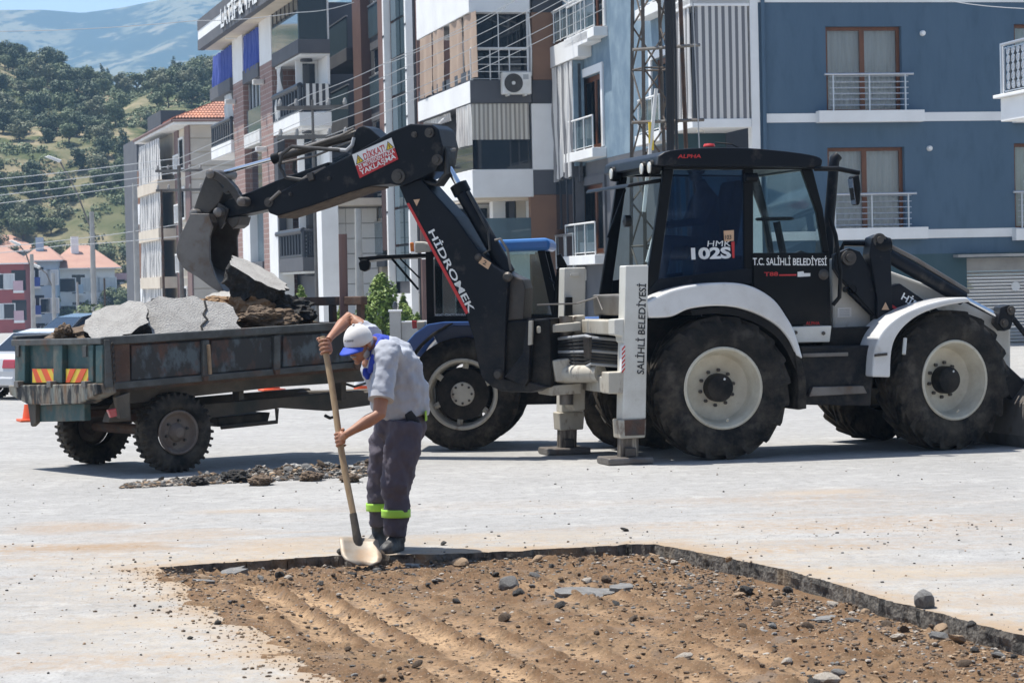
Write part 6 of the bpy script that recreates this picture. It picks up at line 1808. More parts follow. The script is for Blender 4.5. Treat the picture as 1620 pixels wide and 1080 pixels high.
# carriage plate and hoses between
cv = 1.35
kprism('carriage_plate', [(908, 500), (926, 498), (926, 648), (910, 650), (902, 640), (912, 600), (912, 540), (905, 515)], cv, cv + .3, 'worn_white', .012)
kprism('king_bracket', [(850, 516), (920, 509), (920, 524), (850, 527)], cv - .15, cv + .35, 'worn_white', .012)
kprism('king_bracket', [(866, 611), (920, 605), (920, 622), (872, 626)], cv - .15, cv + .35, 'worn_white', .012)
kprism('king_block', [(874, 570), (905, 566), (905, 602), (880, 604)], cv - .2, cv + .2, 'worn_white', .015)
MB().tube([K.F(848, 590, cv - .05), K.F(884, 590, cv - .05)], .042, 14).build('swing_rod', 'chrome', KB, smooth=True)
MB().tube([K.F(884, 592, cv - .05), K.F(950, 590, .8)], .09, 16).build('swing_cylinder', 'worn_white', KB, smooth=True)
MB().tube([K.F(895, 500, cv), K.F(896, 640, cv)], .07, 14).build('king_pin', 'worn_steel', KB, smooth=True)
for q in range(9):
    z = 534 + q * 5.2
    MB().tube([K.F(846, z + (q % 3), cv + .12), K.F(880, z + 2, cv), K.F(926, z - 3 + q, .95), K.F(935, z, .8), K.F(985, z + 4, .7)], .017, 6).build('hose', 'hose' if q % 4 else 'cable_grey', KB, smooth=True)
kprism('hose_clamp', [(931, 534), (937, 533), (936, 565), (932, 566)], .55, .75, 'bare_steel', .004)
MB().tube([K.F(850, 482, 1.2), K.F(912, 480, 1.2), K.F(945, 470, 1.0), K.F(953, 490, .9)], .01, 6).build('wire', 'galvanised', KB, smooth=True)
kprism('dark_bulkhead', [(928, 530), (984, 528), (984, 600), (928, 600)], .9, 1.2, 'machine_black_plain', .01)
kprism('column_box', [(896, 470), (906, 470), (906, 505), (894, 505)], far_v - .05, far_v, 'machine_black_plain', .004)
# mirror of the far side and small lamps
kprism('lamp_strip', [(903, 432), (916, 432), (916, 437), (903, 437)], far_v - .03, far_v - .002, 'lamp_glass', .004)

# ---- digging arm (its own upright plane, swung towards the trailer)
mo_ = at(800, 560, 25.4)
Mf = Frame((mo_.x, mo_.y, 0), R(-22))
ARM = bpy.data.objects.new('digging_arm', None); col.objects.link(ARM); ARM.parent = KB; ARM.empty_display_size = .2
d_ = Mf.O - K.O
ARM.location = (d_.dot(K.U), d_.dot(K.V), 0); ARM.rotation_euler = (0, 0, Mf.yaw - K.yaw)
def mp_(pts, v): return [(p.x, p.z) for p in (Mf.F(x, y, v) for x, y in pts)]
def mprism(name, pts, v0, v1, m, bev=.008, parent=None, ref=None):
    return MB().prism(mp_(pts, v0 if ref is None else ref), v0, v1).build(name, m, ARM if parent is None else parent, bev)
def mtube(name, pts, r, m, n=14, parent=None):
    return MB().tube([Mf.F(x, y, v) for x, y, v in pts], r, n).build(name, m, ARM if parent is None else parent, smooth=True)
boom = mprism('boom', [(631, 295), (663, 280), (719, 342), (753, 391), (779, 419), (804, 436), (800, 508), (797, 600), (838, 604), (868, 612), (838, 621), (795, 619), (778, 612), (762, 598), (755, 572), (749, 534), (736, 497), (689, 406), (642, 321)], 0, .34, 'machine_black', .014)
mprism('boom_lug', [(779, 419), (806, 434), (826, 442), (831, 456), (828, 505), (800, 508), (796, 450)], .07, .30, 'bare_steel', .014)
mprism('swing_post', [(797, 508), (870, 503), (872, 612), (838, 620), (797, 600)], .05, .5, 'machine_black_plain', .02)
mprism('swing_post_plate', [(797, 596), (812, 578), (826, 560), (834, 505), (840, 505), (836, 600), (830, 612)], -.04, .05, 'machine_black', .012)
mprism('swing_tab', [(836, 508), (842, 507), (841, 545), (835, 546)], -.06, -.02, 'worn_white', .004)
p = Mf.F(787, 592, -.03); MB().lathe([(0, -.02), (.035, -.02), (.05, .0), (.06, .03)], 18, (p.x, -.02, p.z)).build('pin', 'bare_steel', ARM)
mprism('red_stripe', [(643, 322), (647, 321), (741, 494), (737, 497)], -.006, -.001, 'text_red', 0)
text_mesh('lettering', 'HİDROMEK', Mf.F(677, 367, -.005), Mf.F(742, 496, -.005), Mf.F(690, 360, -.005), 'text_white', ARM)
mprism('warning_sticker', [(654, 316), (664, 315), (659, 326)], -.005, -.001, 'sticker_tan', 0)
sk = mprism('number_sticker', [(762, 406), (777, 416), (772, 426), (757, 416)], -.006, -.001, 'sticker_tan', 0)
text_mesh('lettering', '2', Mf.F(763, 417, -.009), Mf.F(768, 420, -.009), Mf.F(766, 411, -.009), 'text_black', ARM)
# boom cylinder
mtube('cylinder_rod', [(706, 258, .17), (729, 299, .17)], .034, 'chrome')
mtube('boom_cylinder', [(728, 298, .17), (804, 432, .17)], .075, 'machine_black', 20)
mtube('cylinder_gland', [(725, 292, .17), (732, 306, .17)], .092, 'machine_black_plain', 20)
mtube('hydraulic_pipe', [(739, 303, .1), (772, 365, .08), (775, 395, .06), (757, 407, .05)], .012, 'hose', 8)
mtube('hydraulic_pipe', [(783, 380, .1), (792, 378, .1), (803, 395, .1), (808, 428, .12)], .014, 'galvanised', 8)
mtube('hydraulic_pipe', [(665, 288, .1), (700, 330, .08), (757, 405, .06)], .016, 'machine_black', 8)
for (x, y, r_) in ((803, 438, .05), (757, 407, .04)):
    p = Mf.F(x, y, 0); MB().lathe([(0, -.03), (r_ * .6, -.03), (r_, -.01), (r_, .02)], 16, (p.x, 0, p.z)).build('pin', 'bare_steel', ARM)
# dipper
dip = mprism('dipper', [(422, 328), (443, 303), (514, 265), (558, 243), (617, 209), (649, 196), (683, 197), (693, 204), (700, 231), (696, 258), (688, 271), (666, 282), (637, 295), (617, 291), (589, 294), (552, 305), (495, 325), (439, 342), (425, 337)], -.04, .38, 'machine_black', .014)
inn_ = mprism('dipper_extension', [(343, 331), (360, 316), (399, 302), (440, 284), (520, 256), (520, 300), (424, 331), (356, 346), (345, 341)], .04, .30, 'machine_black', .012)
mprism('wear_edge', [(439, 342), (495, 325), (552, 305), (589, 294), (589, 296), (552, 308), (495, 328), (440, 345)], -.03, .37, 'soil_clod', 0)
mtube('edge_bar', [(428, 317, -.05), (443, 303, -.05)], .02, 'galvanised', 8)
for (x, y, r_) in ((631, 279, .075), (692, 253, .055), (680, 210, .05), (656, 213, .03), (426, 320, .05), (361, 300, .05), (460, 307, .02), (521, 282, .018)):
    p = Mf.F(x, y, -.04); MB().lathe([(0, -.035), (r_ * .55, -.035), (r_ * .6, -.02), (r_, -.02), (r_, .01)], 20, (p.x, -.04, p.z)).build('pin', 'bare_steel', ARM, smooth=True)
for q in range(6):
    dx = q * 2.2
    mtube('hose', [(660 + q * 4, 285, .06 + q * .04), (690 + dx, 292, .05 + q * .04), (705 + dx, 275 - q, .05 + q * .04), (706 + dx, 240, .05 + q * .04), (697 + dx * .8, 214, .08 + q * .04), (684 + dx, 199, .1 + q * .03), (672, 197, .1 + q * .03)], .022, 'hose', 8)
mtube('hose_clip', [(698, 239, .05), (720, 237, .2)], .018, 'galvanised', 8)
# bucket cylinder on top of the dipper
mprism('cylinder_lug', [(556, 244), (560, 210), (566, 202), (574, 199), (584, 203), (603, 219)], .02, .32, 'machine_black', .012)
mtube('bucket_cylinder', [(437, 250, .17), (566, 212, .17)], .047, 'bare_steel', 18)
mtube('cylinder_gland', [(432, 252, .17), (443, 248, .17)], .058, 'machine_black_plain', 18)
mtube('cylinder_rod', [(340, 277, .17), (437, 250, .17)], .023, 'chrome', 14)
mtube('hydraulic_pipe', [(440, 259, .11), (500, 246, .1), (560, 222, .1)], .012, 'galvanised', 8)
mtube('hydraulic_pipe', [(470, 237, .1), (540, 214, .1), (560, 204, .12)], .014, 'galvanised', 8)
mtube('hose', [(538, 238, .0), (500, 235, -.03), (462, 232, -.05), (446, 244, -.06), (442, 262, -.05), (452, 281, -.03), (478, 285, -.02)], .02, 'hose', 8)
mtube('hose', [(560, 218, .02), (557, 230, .0), (548, 238, .0), (520, 236, .02)], .02, 'cable_grey', 8)
mtube('hose', [(478, 285, .2), (465, 270, .2), (466, 252, .2)], .02, 'hose', 8)
mtube('hose', [(478, 285, .0), (490, 277, -.03), (515, 266, -.01)], .022, 'galvanised', 8)
kc = mprism('valve', [(484, 275), (494, 272), (497, 284), (488, 287)], -.07, .0, 'bare_steel', .008)
# bucket linkage
def arc_link(name, v0, v1):
    o_pts = [(328, 272), (333, 268), (345, 273), (358, 282), (370, 295), (378, 308), (386, 316), (388, 323), (380, 326), (373, 320), (366, 308), (358, 298), (346, 288), (334, 281), (328, 279)]
    return mprism(name, o_pts, v0, v1, 'bare_steel', .008)
arc_link('curved_link', -.08, -.04)
mprism('curved_link', [(x + 4, y) for x, y in [(328, 272), (333, 268), (345, 273), (358, 282), (370, 295), (378, 308), (386, 316), (388, 323), (380, 326), (373, 320), (366, 308), (358, 298), (346, 288), (334, 281), (328, 279)]], .38, .42, 'bare_steel', .008)
mprism('tipping_link', [(327, 272), (340, 279), (356, 300), (346, 322), (330, 338), (312, 345), (304, 336), (312, 312)], .0, .34, 'bare_steel', .015)
for (x, y, r_) in ((333, 275, .05), (382, 319, .05), (307, 338, .05), (345, 336, .05)):
    p = Mf.F(x, y, -.08); MB().lathe([(0, -.03), (r_ * .6, -.03), (r_, -.015), (r_, .5)], 16, (p.x, -.08, p.z)).build('pin', 'worn_steel', ARM, smooth=True)
# bucket: two cheek plates and a curved shell
BV0, BV1 = -.14, .50
outer = [(301, 338), (291, 360), (282, 380), (279, 402), (290, 424), (312, 438), (335, 455), (357, 467)]
mouth = [(340, 436), (332, 411), (331, 375), (336, 358), (330, 338)]
outer = smooth_pts(outer); 
bkt = mprism('bucket', outer + mouth, BV0, BV0 + .03, 'worn_steel', .006)
bpar = bkt
MB().prism(mp_(outer + mouth, BV0), BV1 - .03, BV1).build('cheek_plate', 'worn_steel', bkt, .006)
inner = [(310, 343), (297, 362), (288, 382), (286, 402), (296, 421), (316, 433), (338, 449)]
inner = smooth_pts(inner)
MB().prism(mp_(outer + inner[::-1], BV0), BV0 + .03, BV1 - .03).build('shell', 'worn_steel', bkt)
MB().prism(mp_([(301, 338), (330, 338), (335, 352), (310, 343)], BV0), BV0 + .03, BV1 - .03).build('hinge_beam', 'worn_steel', bkt)
for k in range(4):
    v = BV0 + .05 + k * .165
    MB().prism(mp_([(338, 450), (352, 462), (362, 473), (350, 468), (336, 457)], BV0), v, v + .07).build('tooth', 'worn_steel', bkt, .004)
for v in (.02, .28):
    MB().prism(mp_([(330, 338), (336, 320), (352, 330), (346, 352), (340, 362), (334, 352)], BV0), v - .03, v).build('ear', 'bare_steel', bkt, .004)
MB().prism(mp_([(356, 346), (384, 342), (380, 356), (372, 362), (362, 350)], .1), .04, .3).build('stop_block', 'bare_steel', ARM, .01)
# warning sign on the dipper
SG = [(557, 245), (619, 218), (630, 252), (569, 282)]
def sgp(s, t):      # s along, t down
    a = Vector(SG[0]).lerp(Vector(SG[1]), s); b2 = Vector(SG[3]).lerp(Vector(SG[2]), s)
    return a.lerp(b2, t)
def sgq(s0, s1, t0, t1): return [tuple(sgp(s0, t0)), tuple(sgp(s1, t0)), tuple(sgp(s1, t1)), tuple(sgp(s0, t1))]
sgn = mprism('warning_sign', sgq(0, 1, 0, .47), -.052, -.046, 'sign_white', 0)
mprism('sign_field', sgq(0, 1, .47, 1), -.052, -.046, 'sign_red', 0, parent=sgn)
def sgtext(s, s0, s1, t0, t1, m):
    text_mesh('lettering', s, Mf.F(*sgp(s0, t1), -.056), Mf.F(*sgp(s1, t1), -.056), Mf.F(*sgp(s0, t0), -.056), m, sgn)
sgtext('DİKKAT!', .24, .78, .05, .43, 'sign_red')
sgtext('25 METREDEN FAZLA', .05, .97, .50, .67, 'text_white')
sgtext('YAKLAŞMA', .05, .96, .70, .97, 'text_white')
for s in (.12, .89):
    mprism('hazard_triangle', [tuple(sgp(s, .08)), tuple(sgp(s + .1, .44)), tuple(sgp(s - .1, .44))], -.056, -.053, 'text_black', 0, parent=sgn)
    mprism('hazard_field', [tuple(sgp(s, .14)), tuple(sgp(s + .075, .415)), tuple(sgp(s - .075, .415))], -.059, -.0565, 'sign_yellow', 0, parent=sgn)
    mprism('hazard_mark', [tuple(sgp(s - .008, .22)), tuple(sgp(s + .012, .22)), tuple(sgp(s + .008, .38)), tuple(sgp(s - .004, .38))], -.062, -.0595, 'text_black', 0, parent=sgn)

# ================================================================== tipping trailer
to_ = at(165, 537, 24.0)
T = Frame((to_.x, to_.y, 0), R(35))
TR = root('farm_trailer', T, 'rusty green farm trailer loaded with broken asphalt slabs', 'trailer')
def tp(pts, v): return [(p.x, p.z) for p in (T.F(x, y, v) for x, y in pts)]
def tprism(name, pts, v0, v1, m, bev=.006, parent=None, ref=None):
    return MB().prism(tp(pts, v0 if ref is None else ref), v0, v1).build(name, m, parent or TR, bev)
def tl(pts, u): return [(p.y, p.z) for p in (T.L(x, y, u) for x, y in pts)]
def tlprism(name, pts, u0, u1, m, bev=.006, parent=None, ref=None):
    return MB().prismx(tl(pts, u0 if ref is None else ref), u0, u1).build(name, m, parent or TR, bev)
TW = 2.05
sd0 = [(168, 535), (575, 509), (575, 573), (182, 611)]
tprism('side_board', sd0, .02, .05, 'trailer_side', .004)
tprism('side_board', sd0, TW - .05, TW - .02, 'trailer_side', .004, ref=.02)
tprism('top_rail', [(165, 533), (577, 507), (577, 519), (167, 546)], -.04, .06, 'trailer_rail', .012)
tprism('top_rail', [(165, 533), (577, 507), (577, 519), (167, 546)], TW - .06, TW + .04, 'trailer_rail', .012, ref=-.04)
for (a0, a1, t0, t1, b0, b1) in ((208, 318, 546, 539, 602, 592), (334, 431, 538, 532, 591, 582), (448, 562, 531, 524, 581, 571)):
    tprism('side_panel', [(a0, t0), (a1, t1), (a1, b1), (a0, b0)], -.012, .02, 'trailer_side', .012)
for (x, t, b) in ((326, 538, 597), (439, 531, 587), (566, 522, 578)):
    tprism('side_post', [(x - 5, t), (x + 5, t), (x + 5, b), (x - 5, b + 1)], -.05, .02, 'trailer_rail', .006)
    tprism('hinge_lug', [(x - 4, b - 2), (x + 5, b - 3), (x + 4, b + 6), (x - 2, b + 6)], -.07, -.02, 'rust', .006)
tprism('rear_pillar', [(168, 545), (205, 543), (207, 606), (184, 611), (172, 612)], -.02, .06, 'rust', .008)
tprism('rear_pillar', [(166, 537), (174, 537), (180, 612), (168, 613)], -.06, .0, 'trailer_rail', .006)
for k in range(12):                   # safety chain
    a = T.F(178 + .25 * k, 546 + k * 5.2, -.06)
    o_ = MB().lathe([(.016, 0), (.021, .006), (.026, 0), (.021, -.006), (.016, 0)], 10, (0, 0, 0)).build('chain_link', 'bare_steel', TR)
    o_.location = a; o_.rotation_euler = (0, 0, (k % 2) * 1.4); o_.scale = (.8, 1, 1.25)
stake = tprism('stake', [(329, 545), (333, 545), (336, 592), (332, 592)], -.09, -.055, 'cone_white', .004)
stake.data.materials.clear(); stake.data.materials.append(MAT('stone_tan'))
tprism('bottom_rail', [(178, 605), (577, 571), (577, 580), (182, 616)], -.03, .1, 'trailer_rail', .008)
zb0, zb1 = T.F(185, 612, .1).z, T.F(575, 577, .1).z
uf = T.F(576, 540, 0).x
MB().prism([(0.05, zb0 - .05), (uf, zb1 - .05), (uf, zb1 + .02), (.05, zb0 + .02)], .06, TW - .06).build('bed_floor', 'rust', TR)
# front board and rack
tlz0, tlz1 = T.F(576, 573, 0).z, T.F(576, 509, 0).z
MB().box((uf - .04, .06, tlz0), (uf, TW - .06, tlz1)).build('front_board', 'trailer_side', TR, .006)
rk = MB().box((uf - .05, -.04, tlz1 + .17), (uf + .03, TW + .04, tlz1 + .26)).build('rack_rail', 'rust', TR, .01)
for v in (0, .55, 1.25, TW - .08): MB().box((uf - .03, v, tlz1), (uf + .02, v + .09, tlz1 + .17)).build('rack_post', 'rust', TR, .006)
p = T.F(557, 489, .35); MB().tube([(uf - .02, .35, tlz1 - .3), (uf - .03, .32, tlz1 + .9)], .045, 8).build('steel_post', 'mauve_panel', TR)
# tail board
u0 = 0.0
tlprism('tail_board', [(27, 542), (165, 540), (165, 605), (30, 607)], .02, .05, 'trailer_green', .004, ref=0)
tlprism('top_rail', [(24, 537), (167, 534), (167, 544), (25, 547)], -.05, .05, 'trailer_rail', .01, ref=0)
for (x0, x1) in ((29, 45), (90, 104), (145, 153), (157, 168)):
    tlprism('tail_post', [(x0, 546), (x1, 545), (x1, 605), (x0, 606)], -.04, .02, 'trailer_green', .008, ref=0)
for (x0, x1) in ((33, 38), (139, 145)):
    tlprism('bracket', [(x0, 546), (x1, 546), (x1, 564), (x0, 565)], -.06, -.04, 'trailer_rail', .004, ref=0)
for i, (x0, x1, sgn_) in enumerate(((53, 92, 1), (106, 147, -1))):
    pl = tlprism('reflector_plate', [(x0, 583), (x1, 583), (x1, 604.5), (x0, 605)], -.012, .0, 'sign_yellow', 0, ref=0)
    wdt = x1 - x0
    for k in range(3):
        a = x0 + (k - .15) * wdt / 2.35
        t, b = (a, a + wdt * .24) if sgn_ > 0 else (a + wdt * .24, a)
        q = [(t, 583.2), (t + wdt * .22, 583.2), (b + wdt * .22, 604.5), (b, 604.6)]
        q = [(min(max(x, x0), x1), y) for x, y in q]
        if max(x for x, y in q) - min(x for x, y in q) < 3: continue
        tlprism('red_stripe', q, -.017, -.0125, 'cone_orange', 0, parent=pl, ref=0)
tlprism('tail_beam', [(27, 609), (168, 606), (170, 622), (140, 638), (58, 639), (30, 624)], -.10, .10, 'tar_rail', .012, ref=0)
for x in (42, 94, 149):
    tlprism('latch', [(x - 3, 602), (x + 3, 602), (x + 4, 612), (x - 3, 612)], -.12, -.05, 'galvanised', .006, ref=0)
tlprism('bumper', [(60, 640), (141, 638), (141, 665), (60, 667)], .0, .07, 'trailer_green', .008, ref=.05)
tlprism('bumper_bracket', [(58, 637), (71, 637), (71, 668), (65, 674), (63, 672)], -.05, .0, 'chassis', .006, ref=.05)
# chassis
tprism('chassis_beam', [(188, 614), (577, 579), (577, 603), (440, 612), (190, 640)], .20, .34, 'chassis', .01)
tprism('chassis_beam', [(188, 614), (577, 579), (577, 603), (440, 612), (190, 640)], TW - .34, TW - .2, 'chassis', .01, ref=.2)
tprism('drawbar_beam', [(215, 648), (575, 617), (592, 640), (520, 650), (445, 645), (343, 660), (215, 668)], .42, .54, 'chassis', .012)
tprism('drawbar_beam', [(215, 648), (575, 617), (592, 640), (520, 650), (445, 645), (343, 660), (215, 668)], TW - .54, TW - .42, 'chassis', .012, ref=.42)
tprism('cross_member', [(186, 640), (205, 620), (208, 665), (172, 668), (176, 655)], .1, .25, 'chassis', .01)
for x in (378, 540): tprism('spacer', [(x, 600), (x + 8, 599), (x + 8, 632), (x, 633)], .3, .44, 'chassis', .006)
tprism('tool_box', [(345, 660), (428, 652), (424, 668), (345, 675)], .5, 1.4, 'machine_black_plain', .01)
MB().tube([T.F(438, 646, .45), T.F(438, 667, .45), T.F(350, 676, .45)], .022, 6).build('guard_bar', 'chassis', TR)
tprism('mud_guard', [(183, 628), (206, 620), (205, 660), (190, 662)], -.02, .05, 'chassis', .006)
w_lamp = tprism('side_lamp', [(171, 648), (184, 645), (186, 658), (176, 661)], -.05, .0, 'tail_red', .008)
hk = MB().tube([T.F(529, 650, .9), T.F(529, 659, .9), T.F(522, 661, .9), T.F(514, 657, .9)], .018, 6).build('tow_hook', 'bare_steel', TR)
# drawbar to the tractor
dbx = T.F(590, 628, .9)
MB().tube([(uf - .05, .45, T.F(575, 628, .45).z), (uf + .9, TW / 2 - .1, .62)], .05, 8).build('drawbar', 'chassis', TR)
MB().tube([(uf - .05, TW - .45, T.F(575, 628, .45).z), (uf + .9, TW / 2 + .1, .62)], .05, 8).build('drawbar', 'chassis', TR)
MB().tube([(uf, .3, T.F(577, 590, .3).z), (uf + .35, .5, .92), (uf + .9, .9, .75)], .016, 6).build('hydraulic_hose', 'hose', TR)
MB().tube([(uf, .6, .8), (uf + .3, .7, .72), (uf + .9, 1.0, .8)], .014, 6).build('hydraulic_hose', 'hose', TR)
# wheels
tc_ = T.F(285, 686, .0)
def trailer_wheel(v, flip):
    h = wheel(TR, (tc_.x, v, .39), .39, .24, .205, 'block', lugs=34, flip=flip, lug_h=.010)
    MB().lathe([(.21, .03), (.217, .01), (.205, .0), (.19, .01), (.18, .045), (.165, .06), (.15, .065), (.09, .05), (.085, .03), (.06, .0), (.05, -.02), (.03, -.025), (0, -.025)], 36).build('rim', 'rusty_rim', h, smooth=True)
    for k in range(6):
        a = k * math.pi / 3 + .3
        MB().lathe([(0, .03), (.014, .03), (.016, .06)], 6, (.115 * math.cos(a), 0, .115 * math.sin(a))).build('bolt', 'bare_steel', h)
trailer_wheel(.02, 1); trailer_wheel(TW - .02, -1)
MB().tube([(tc_.x, .2, .39), (tc_.x, TW - .2, .39)], .055, 10).build('axle', 'rust', TR)
MB().box((tc_.x - .45, .42, .5), (tc_.x + .45, .56, .58)).build('leaf_spring', 'rust', TR, .02)
MB().box((tc_.x - .45, TW - .56, .5), (tc_.x + .45, TW - .42, .58)).build('leaf_spring', 'rust', TR, .02)
MB().box((tc_.x - .06, .4, .4), (tc_.x + .06, .6, .66)).build('spring_block', 'chassis', TR, .01)

# ---- load
lumpy = crumbly
def big_slab(px, py, D, L_, W_, T_, rot, seed, label, core='asphalt_core'):
    me = slab_mesh(seed, L_, W_, T_, .10, mside=core, cuts=30, name='asphalt_slab')
    # crumble the broken sides
    b = bmesh.new(); b.from_mesh(me)
    bmesh.ops.subdivide_edges(b, edges=b.edges, cuts=2, use_grid_fill=True)
    for v in b.verts:
        k = 1.0 if v.co.z < -.012 else .12
        v.co += Vector((mnoise.noise(v.co * 14 + Vector((seed, 0, 0))), mnoise.noise(v.co * 14 + Vector((0, seed, 5))), mnoise.noise(v.co * 13 + Vector((9, 0, seed))) * .7)) * .035 * k
    b.to_mesh(me); b.free()
    o = bpy.data.objects.new('asphalt_slab', me); col.objects.link(o)
    o.location = at(px, py, D); o.rotation_euler = rot
    return tag(o, label, 'asphalt slab')
s_c = big_slab(297, 509, 24.95, 1.0, .64, .12, (R(50), R(3), R(8)), 3, 'wide cracked pale asphalt slab leaning in the middle of the trailer load')
# the crack across it
mb = MB(); pts = [(.16, .27), (.18, .17), (.15, .10), (.19, .03), (.13, -.05), (.15, -.14), (.14, -.26)]
for a, b_ in zip(pts[:-1], pts[1:]):
    mb.add([(a[0] - .008, a[1], .012), (a[0] + .012, a[1], .012), (b_[0] + .012, b_[1], .012), (b_[0] - .008, b_[1], .012), (a[0] - .008, a[1], -.02), (a[0] + .012, a[1], -.02), (b_[0] + .012, b_[1], -.02), (b_[0] - .008, b_[1], -.02)], [(0, 1, 2, 3), (0, 4, 5, 1), (3, 2, 6, 7), (0, 3, 7, 4), (1, 5, 6, 2)])
mb.build('crack', 'asphalt_core', s_c)
big_slab(183, 508, 24.75, .64, .48, .17, (R(40), R(-16), R(10)), 5, 'pale asphalt slab with a dark broken side at the tail end of the load')
big_slab(408, 432, 25.75, .66, .40, .27, (R(16), R(30), R(-4)), 8, 'thick black asphalt block with pale top just tipped from the digger bucket')
big_slab(352, 470, 26.2, .34, .3, .12, (R(20), R(-10), R(30)), 9, 'small grey asphalt piece under the digger bucket')
lumpy('soil_heap', at(352, 528, 26.2), (1.0, .5, .30), 'soil_clod', 2, 'mound of brown earth heaped in the trailer bed', 'soil', rot=(0, 0, R(35)), sub=5, rough=.22)
lumpy('soil_clod', at(418, 508, 25.4), (.33, .26, .13), 'soil_clod', 5, 'rough brown earth clod on the right of the cracked slab', 'clod', sub=5, rough=.3)
lumpy('soil_clod', at(395, 488, 25.8), (.25, .22, .2), 'soil', 6, 'brown grey lump below the tipped black block', 'clod', rough=.28)
lumpy('asphalt_lump', at(452, 493, 25.9), (.28, .24, .15), 'asphalt_core', 7, 'dark asphalt lump at the front end of the load', 'asphalt lump', rough=.3)
lumpy('asphalt_lump', at(470, 499, 26.1), (.16, .2, .11), 'soil_clod', 8, 'small dark brown lump beside the front rack', 'asphalt lump', rough=.3)
lumpy('asphalt_lump', at(102, 527, 24.9), (.10, .1, .08), 'soil_clod', 9, 'small brown lump standing over the trailer tail board', 'asphalt lump', rough=.35)
lumpy('asphalt_lump', at(342, 483, 26.0), (.2, .2, .09), 'soil', 11, 'brown lump behind the top of the cracked slab', 'asphalt lump', rough=.3)
lumpy('soil_heap', at(220, 535, 25.6), (.9, .6, .2), 'soil_clod', 12, 'low bed of loose earth under the slabs in the trailer', 'soil', rot=(0, 0, R(35)), rough=.15)

# ================================================================== blue tractor
qo = gnd(733, 713)
Q = Frame((qo.x, qo.y, 0), R(-4))
TT_ = root('blue_tractor', Q, 'blue farm tractor with a raised rear window standing behind the digging arm', 'tractor')
def qprism(name, pts, v0, v1, m, bev=.008, parent=None, ref=None):
    return MB().prism([(p.x, p.z) for p in (Q.F(x, y, v0 if ref is None else ref) for x, y in pts)], v0, v1).build(name, m, parent or TT_, bev)
def tractor_wheel(u, v, R_, w_, rr_, flip):
    h = wheel(TT_, (u, v, R_), R_, w_, rr_, 'tr', lugs=22, flip=flip, lug_h=.03)
    return h
def bar_wheel(u, v, R_, w_, rim_r, flip):
    h = wheel(TT_, (u, v, R_), R_, w_, rim_r, 'barx', lugs=20, flip=flip, lug_h=.03)
    MB().lathe([(rim_r + .012, .03), (rim_r + .016, .008), (rim_r, .0), (rim_r - .02, .01), (rim_r - .03, .04), (rim_r - .035, .16), (rim_r - .05, .2)], 44).build('rim', 'worn_white', h, smooth=True)
    MB().lathe([(rim_r * .78, .12), (rim_r * .76, .10), (rim_r * .36, .08), (0, .08)], 40).build('disc', 'machine_black_plain', h, smooth=True)
    MB().lathe([(rim_r * .35, .078), (rim_r * .34, .05), (rim_r * .2, .045), (0, .045)], 28).build('hub', 'worn_white', h, smooth=True)
    for k in range(8):
        a = k * math.pi / 4
        MB().lathe([(0, .03), (.014, .03), (.014, .05)], 6, (rim_r * .27 * math.cos(a), 0, rim_r * .27 * math.sin(a))).build('bolt', 'bare_steel', h)
    for k in range(6):
        a = k * math.pi / 3 + .4
        MB().tube([(rim_r * .74 * math.cos(a), .11, rim_r * .74 * math.sin(a)), (rim_r * .95 * math.cos(a), .12, rim_r * .95 * math.sin(a))], .035, 6).build('rim_lug', 'worn_white', h)
    return h
bar_wheel(0, 0, .60, .36, .365, 1); bar_wheel(0.02, 1.62, .60, .36, .365, -1)
fx = Q.F(985, 650, .1).x
bar_wheel(fx, .1, .42, .28, .23, 1); bar_wheel(fx, 1.5, .42, .28, .23, -1)
MB().tube([(0, .2, .6), (0, 1.4, .6)], .1, 10).build('axle', 'machine_black_plain', TT_)
MB().box((-.35, .55, .45), (fx + .2, 1.05, .85)).build('gearbox', 'machine_black_plain', TT_, .03)
MB().box((.95, .48, .85), (fx + .55, 1.12, 1.38)).build('hood', 'tractor_blue', TT_, .06)
qprism('fender', [(634, 566), (640, 545), (656, 527), (676, 513), (700, 509), (800, 508), (812, 530), (800, 516), (716, 515), (694, 522), (674, 537), (660, 552), (648, 572)], -.02, .42, 'tractor_blue', .02)
qprism('fender_edge', [(650, 562), (664, 545), (684, 527), (706, 514), (716, 510), (716, 513), (707, 518), (688, 530), (668, 548), (655, 565)], -.05, -.021, 'rubber', .006)
qprism('fender', [(634, 566), (640, 545), (656, 527), (676, 513), (700, 509), (800, 508), (812, 530), (800, 516), (716, 515), (694, 522), (674, 537), (660, 552), (648, 572)], 1.2, 1.64, 'tractor_blue', .02, ref=-.02)
qprism('tail_lamp', [(651, 507), (659, 507), (661, 519), (652, 520)], .02, .14, 'tail_red', .01)
qprism('lamp_housing', [(659, 509), (672, 508), (672, 521), (660, 522)], .0, .16, 'worn_white', .01)
for (v0, v1) in ((.30, .36), (1.26, 1.32)):
    qprism('cab_post', [(673, 398), (685, 398), (687, 512), (675, 512)], v0, v1, 'machine_black_plain', .008, ref=.3)
    qprism('cab_post', [(686, 396), (692, 396), (698, 512), (688, 512)], v0, v1, 'machine_black_plain', .006, ref=.3) if False else None
    qprism('cab_post', [(850, 396), (862, 396), (890, 512), (876, 512)], v0, v1, 'machine_black_plain', .008, ref=.3)
    qprism('cab_sill', [(675, 500), (886, 498), (890, 516), (675, 516)], v0 - .002, v1 + .002, 'machine_black_plain', .006, ref=.3)
    qprism('side_window', [(685, 398), (852, 396), (877, 500), (687, 502)], v0 + .025, v0 + .031, 'cab_glass', 0, ref=.3)
qprism('door_post', [(760, 398), (768, 398), (772, 505), (764, 505)], .29, .35, 'machine_black_plain', .006, ref=.3)
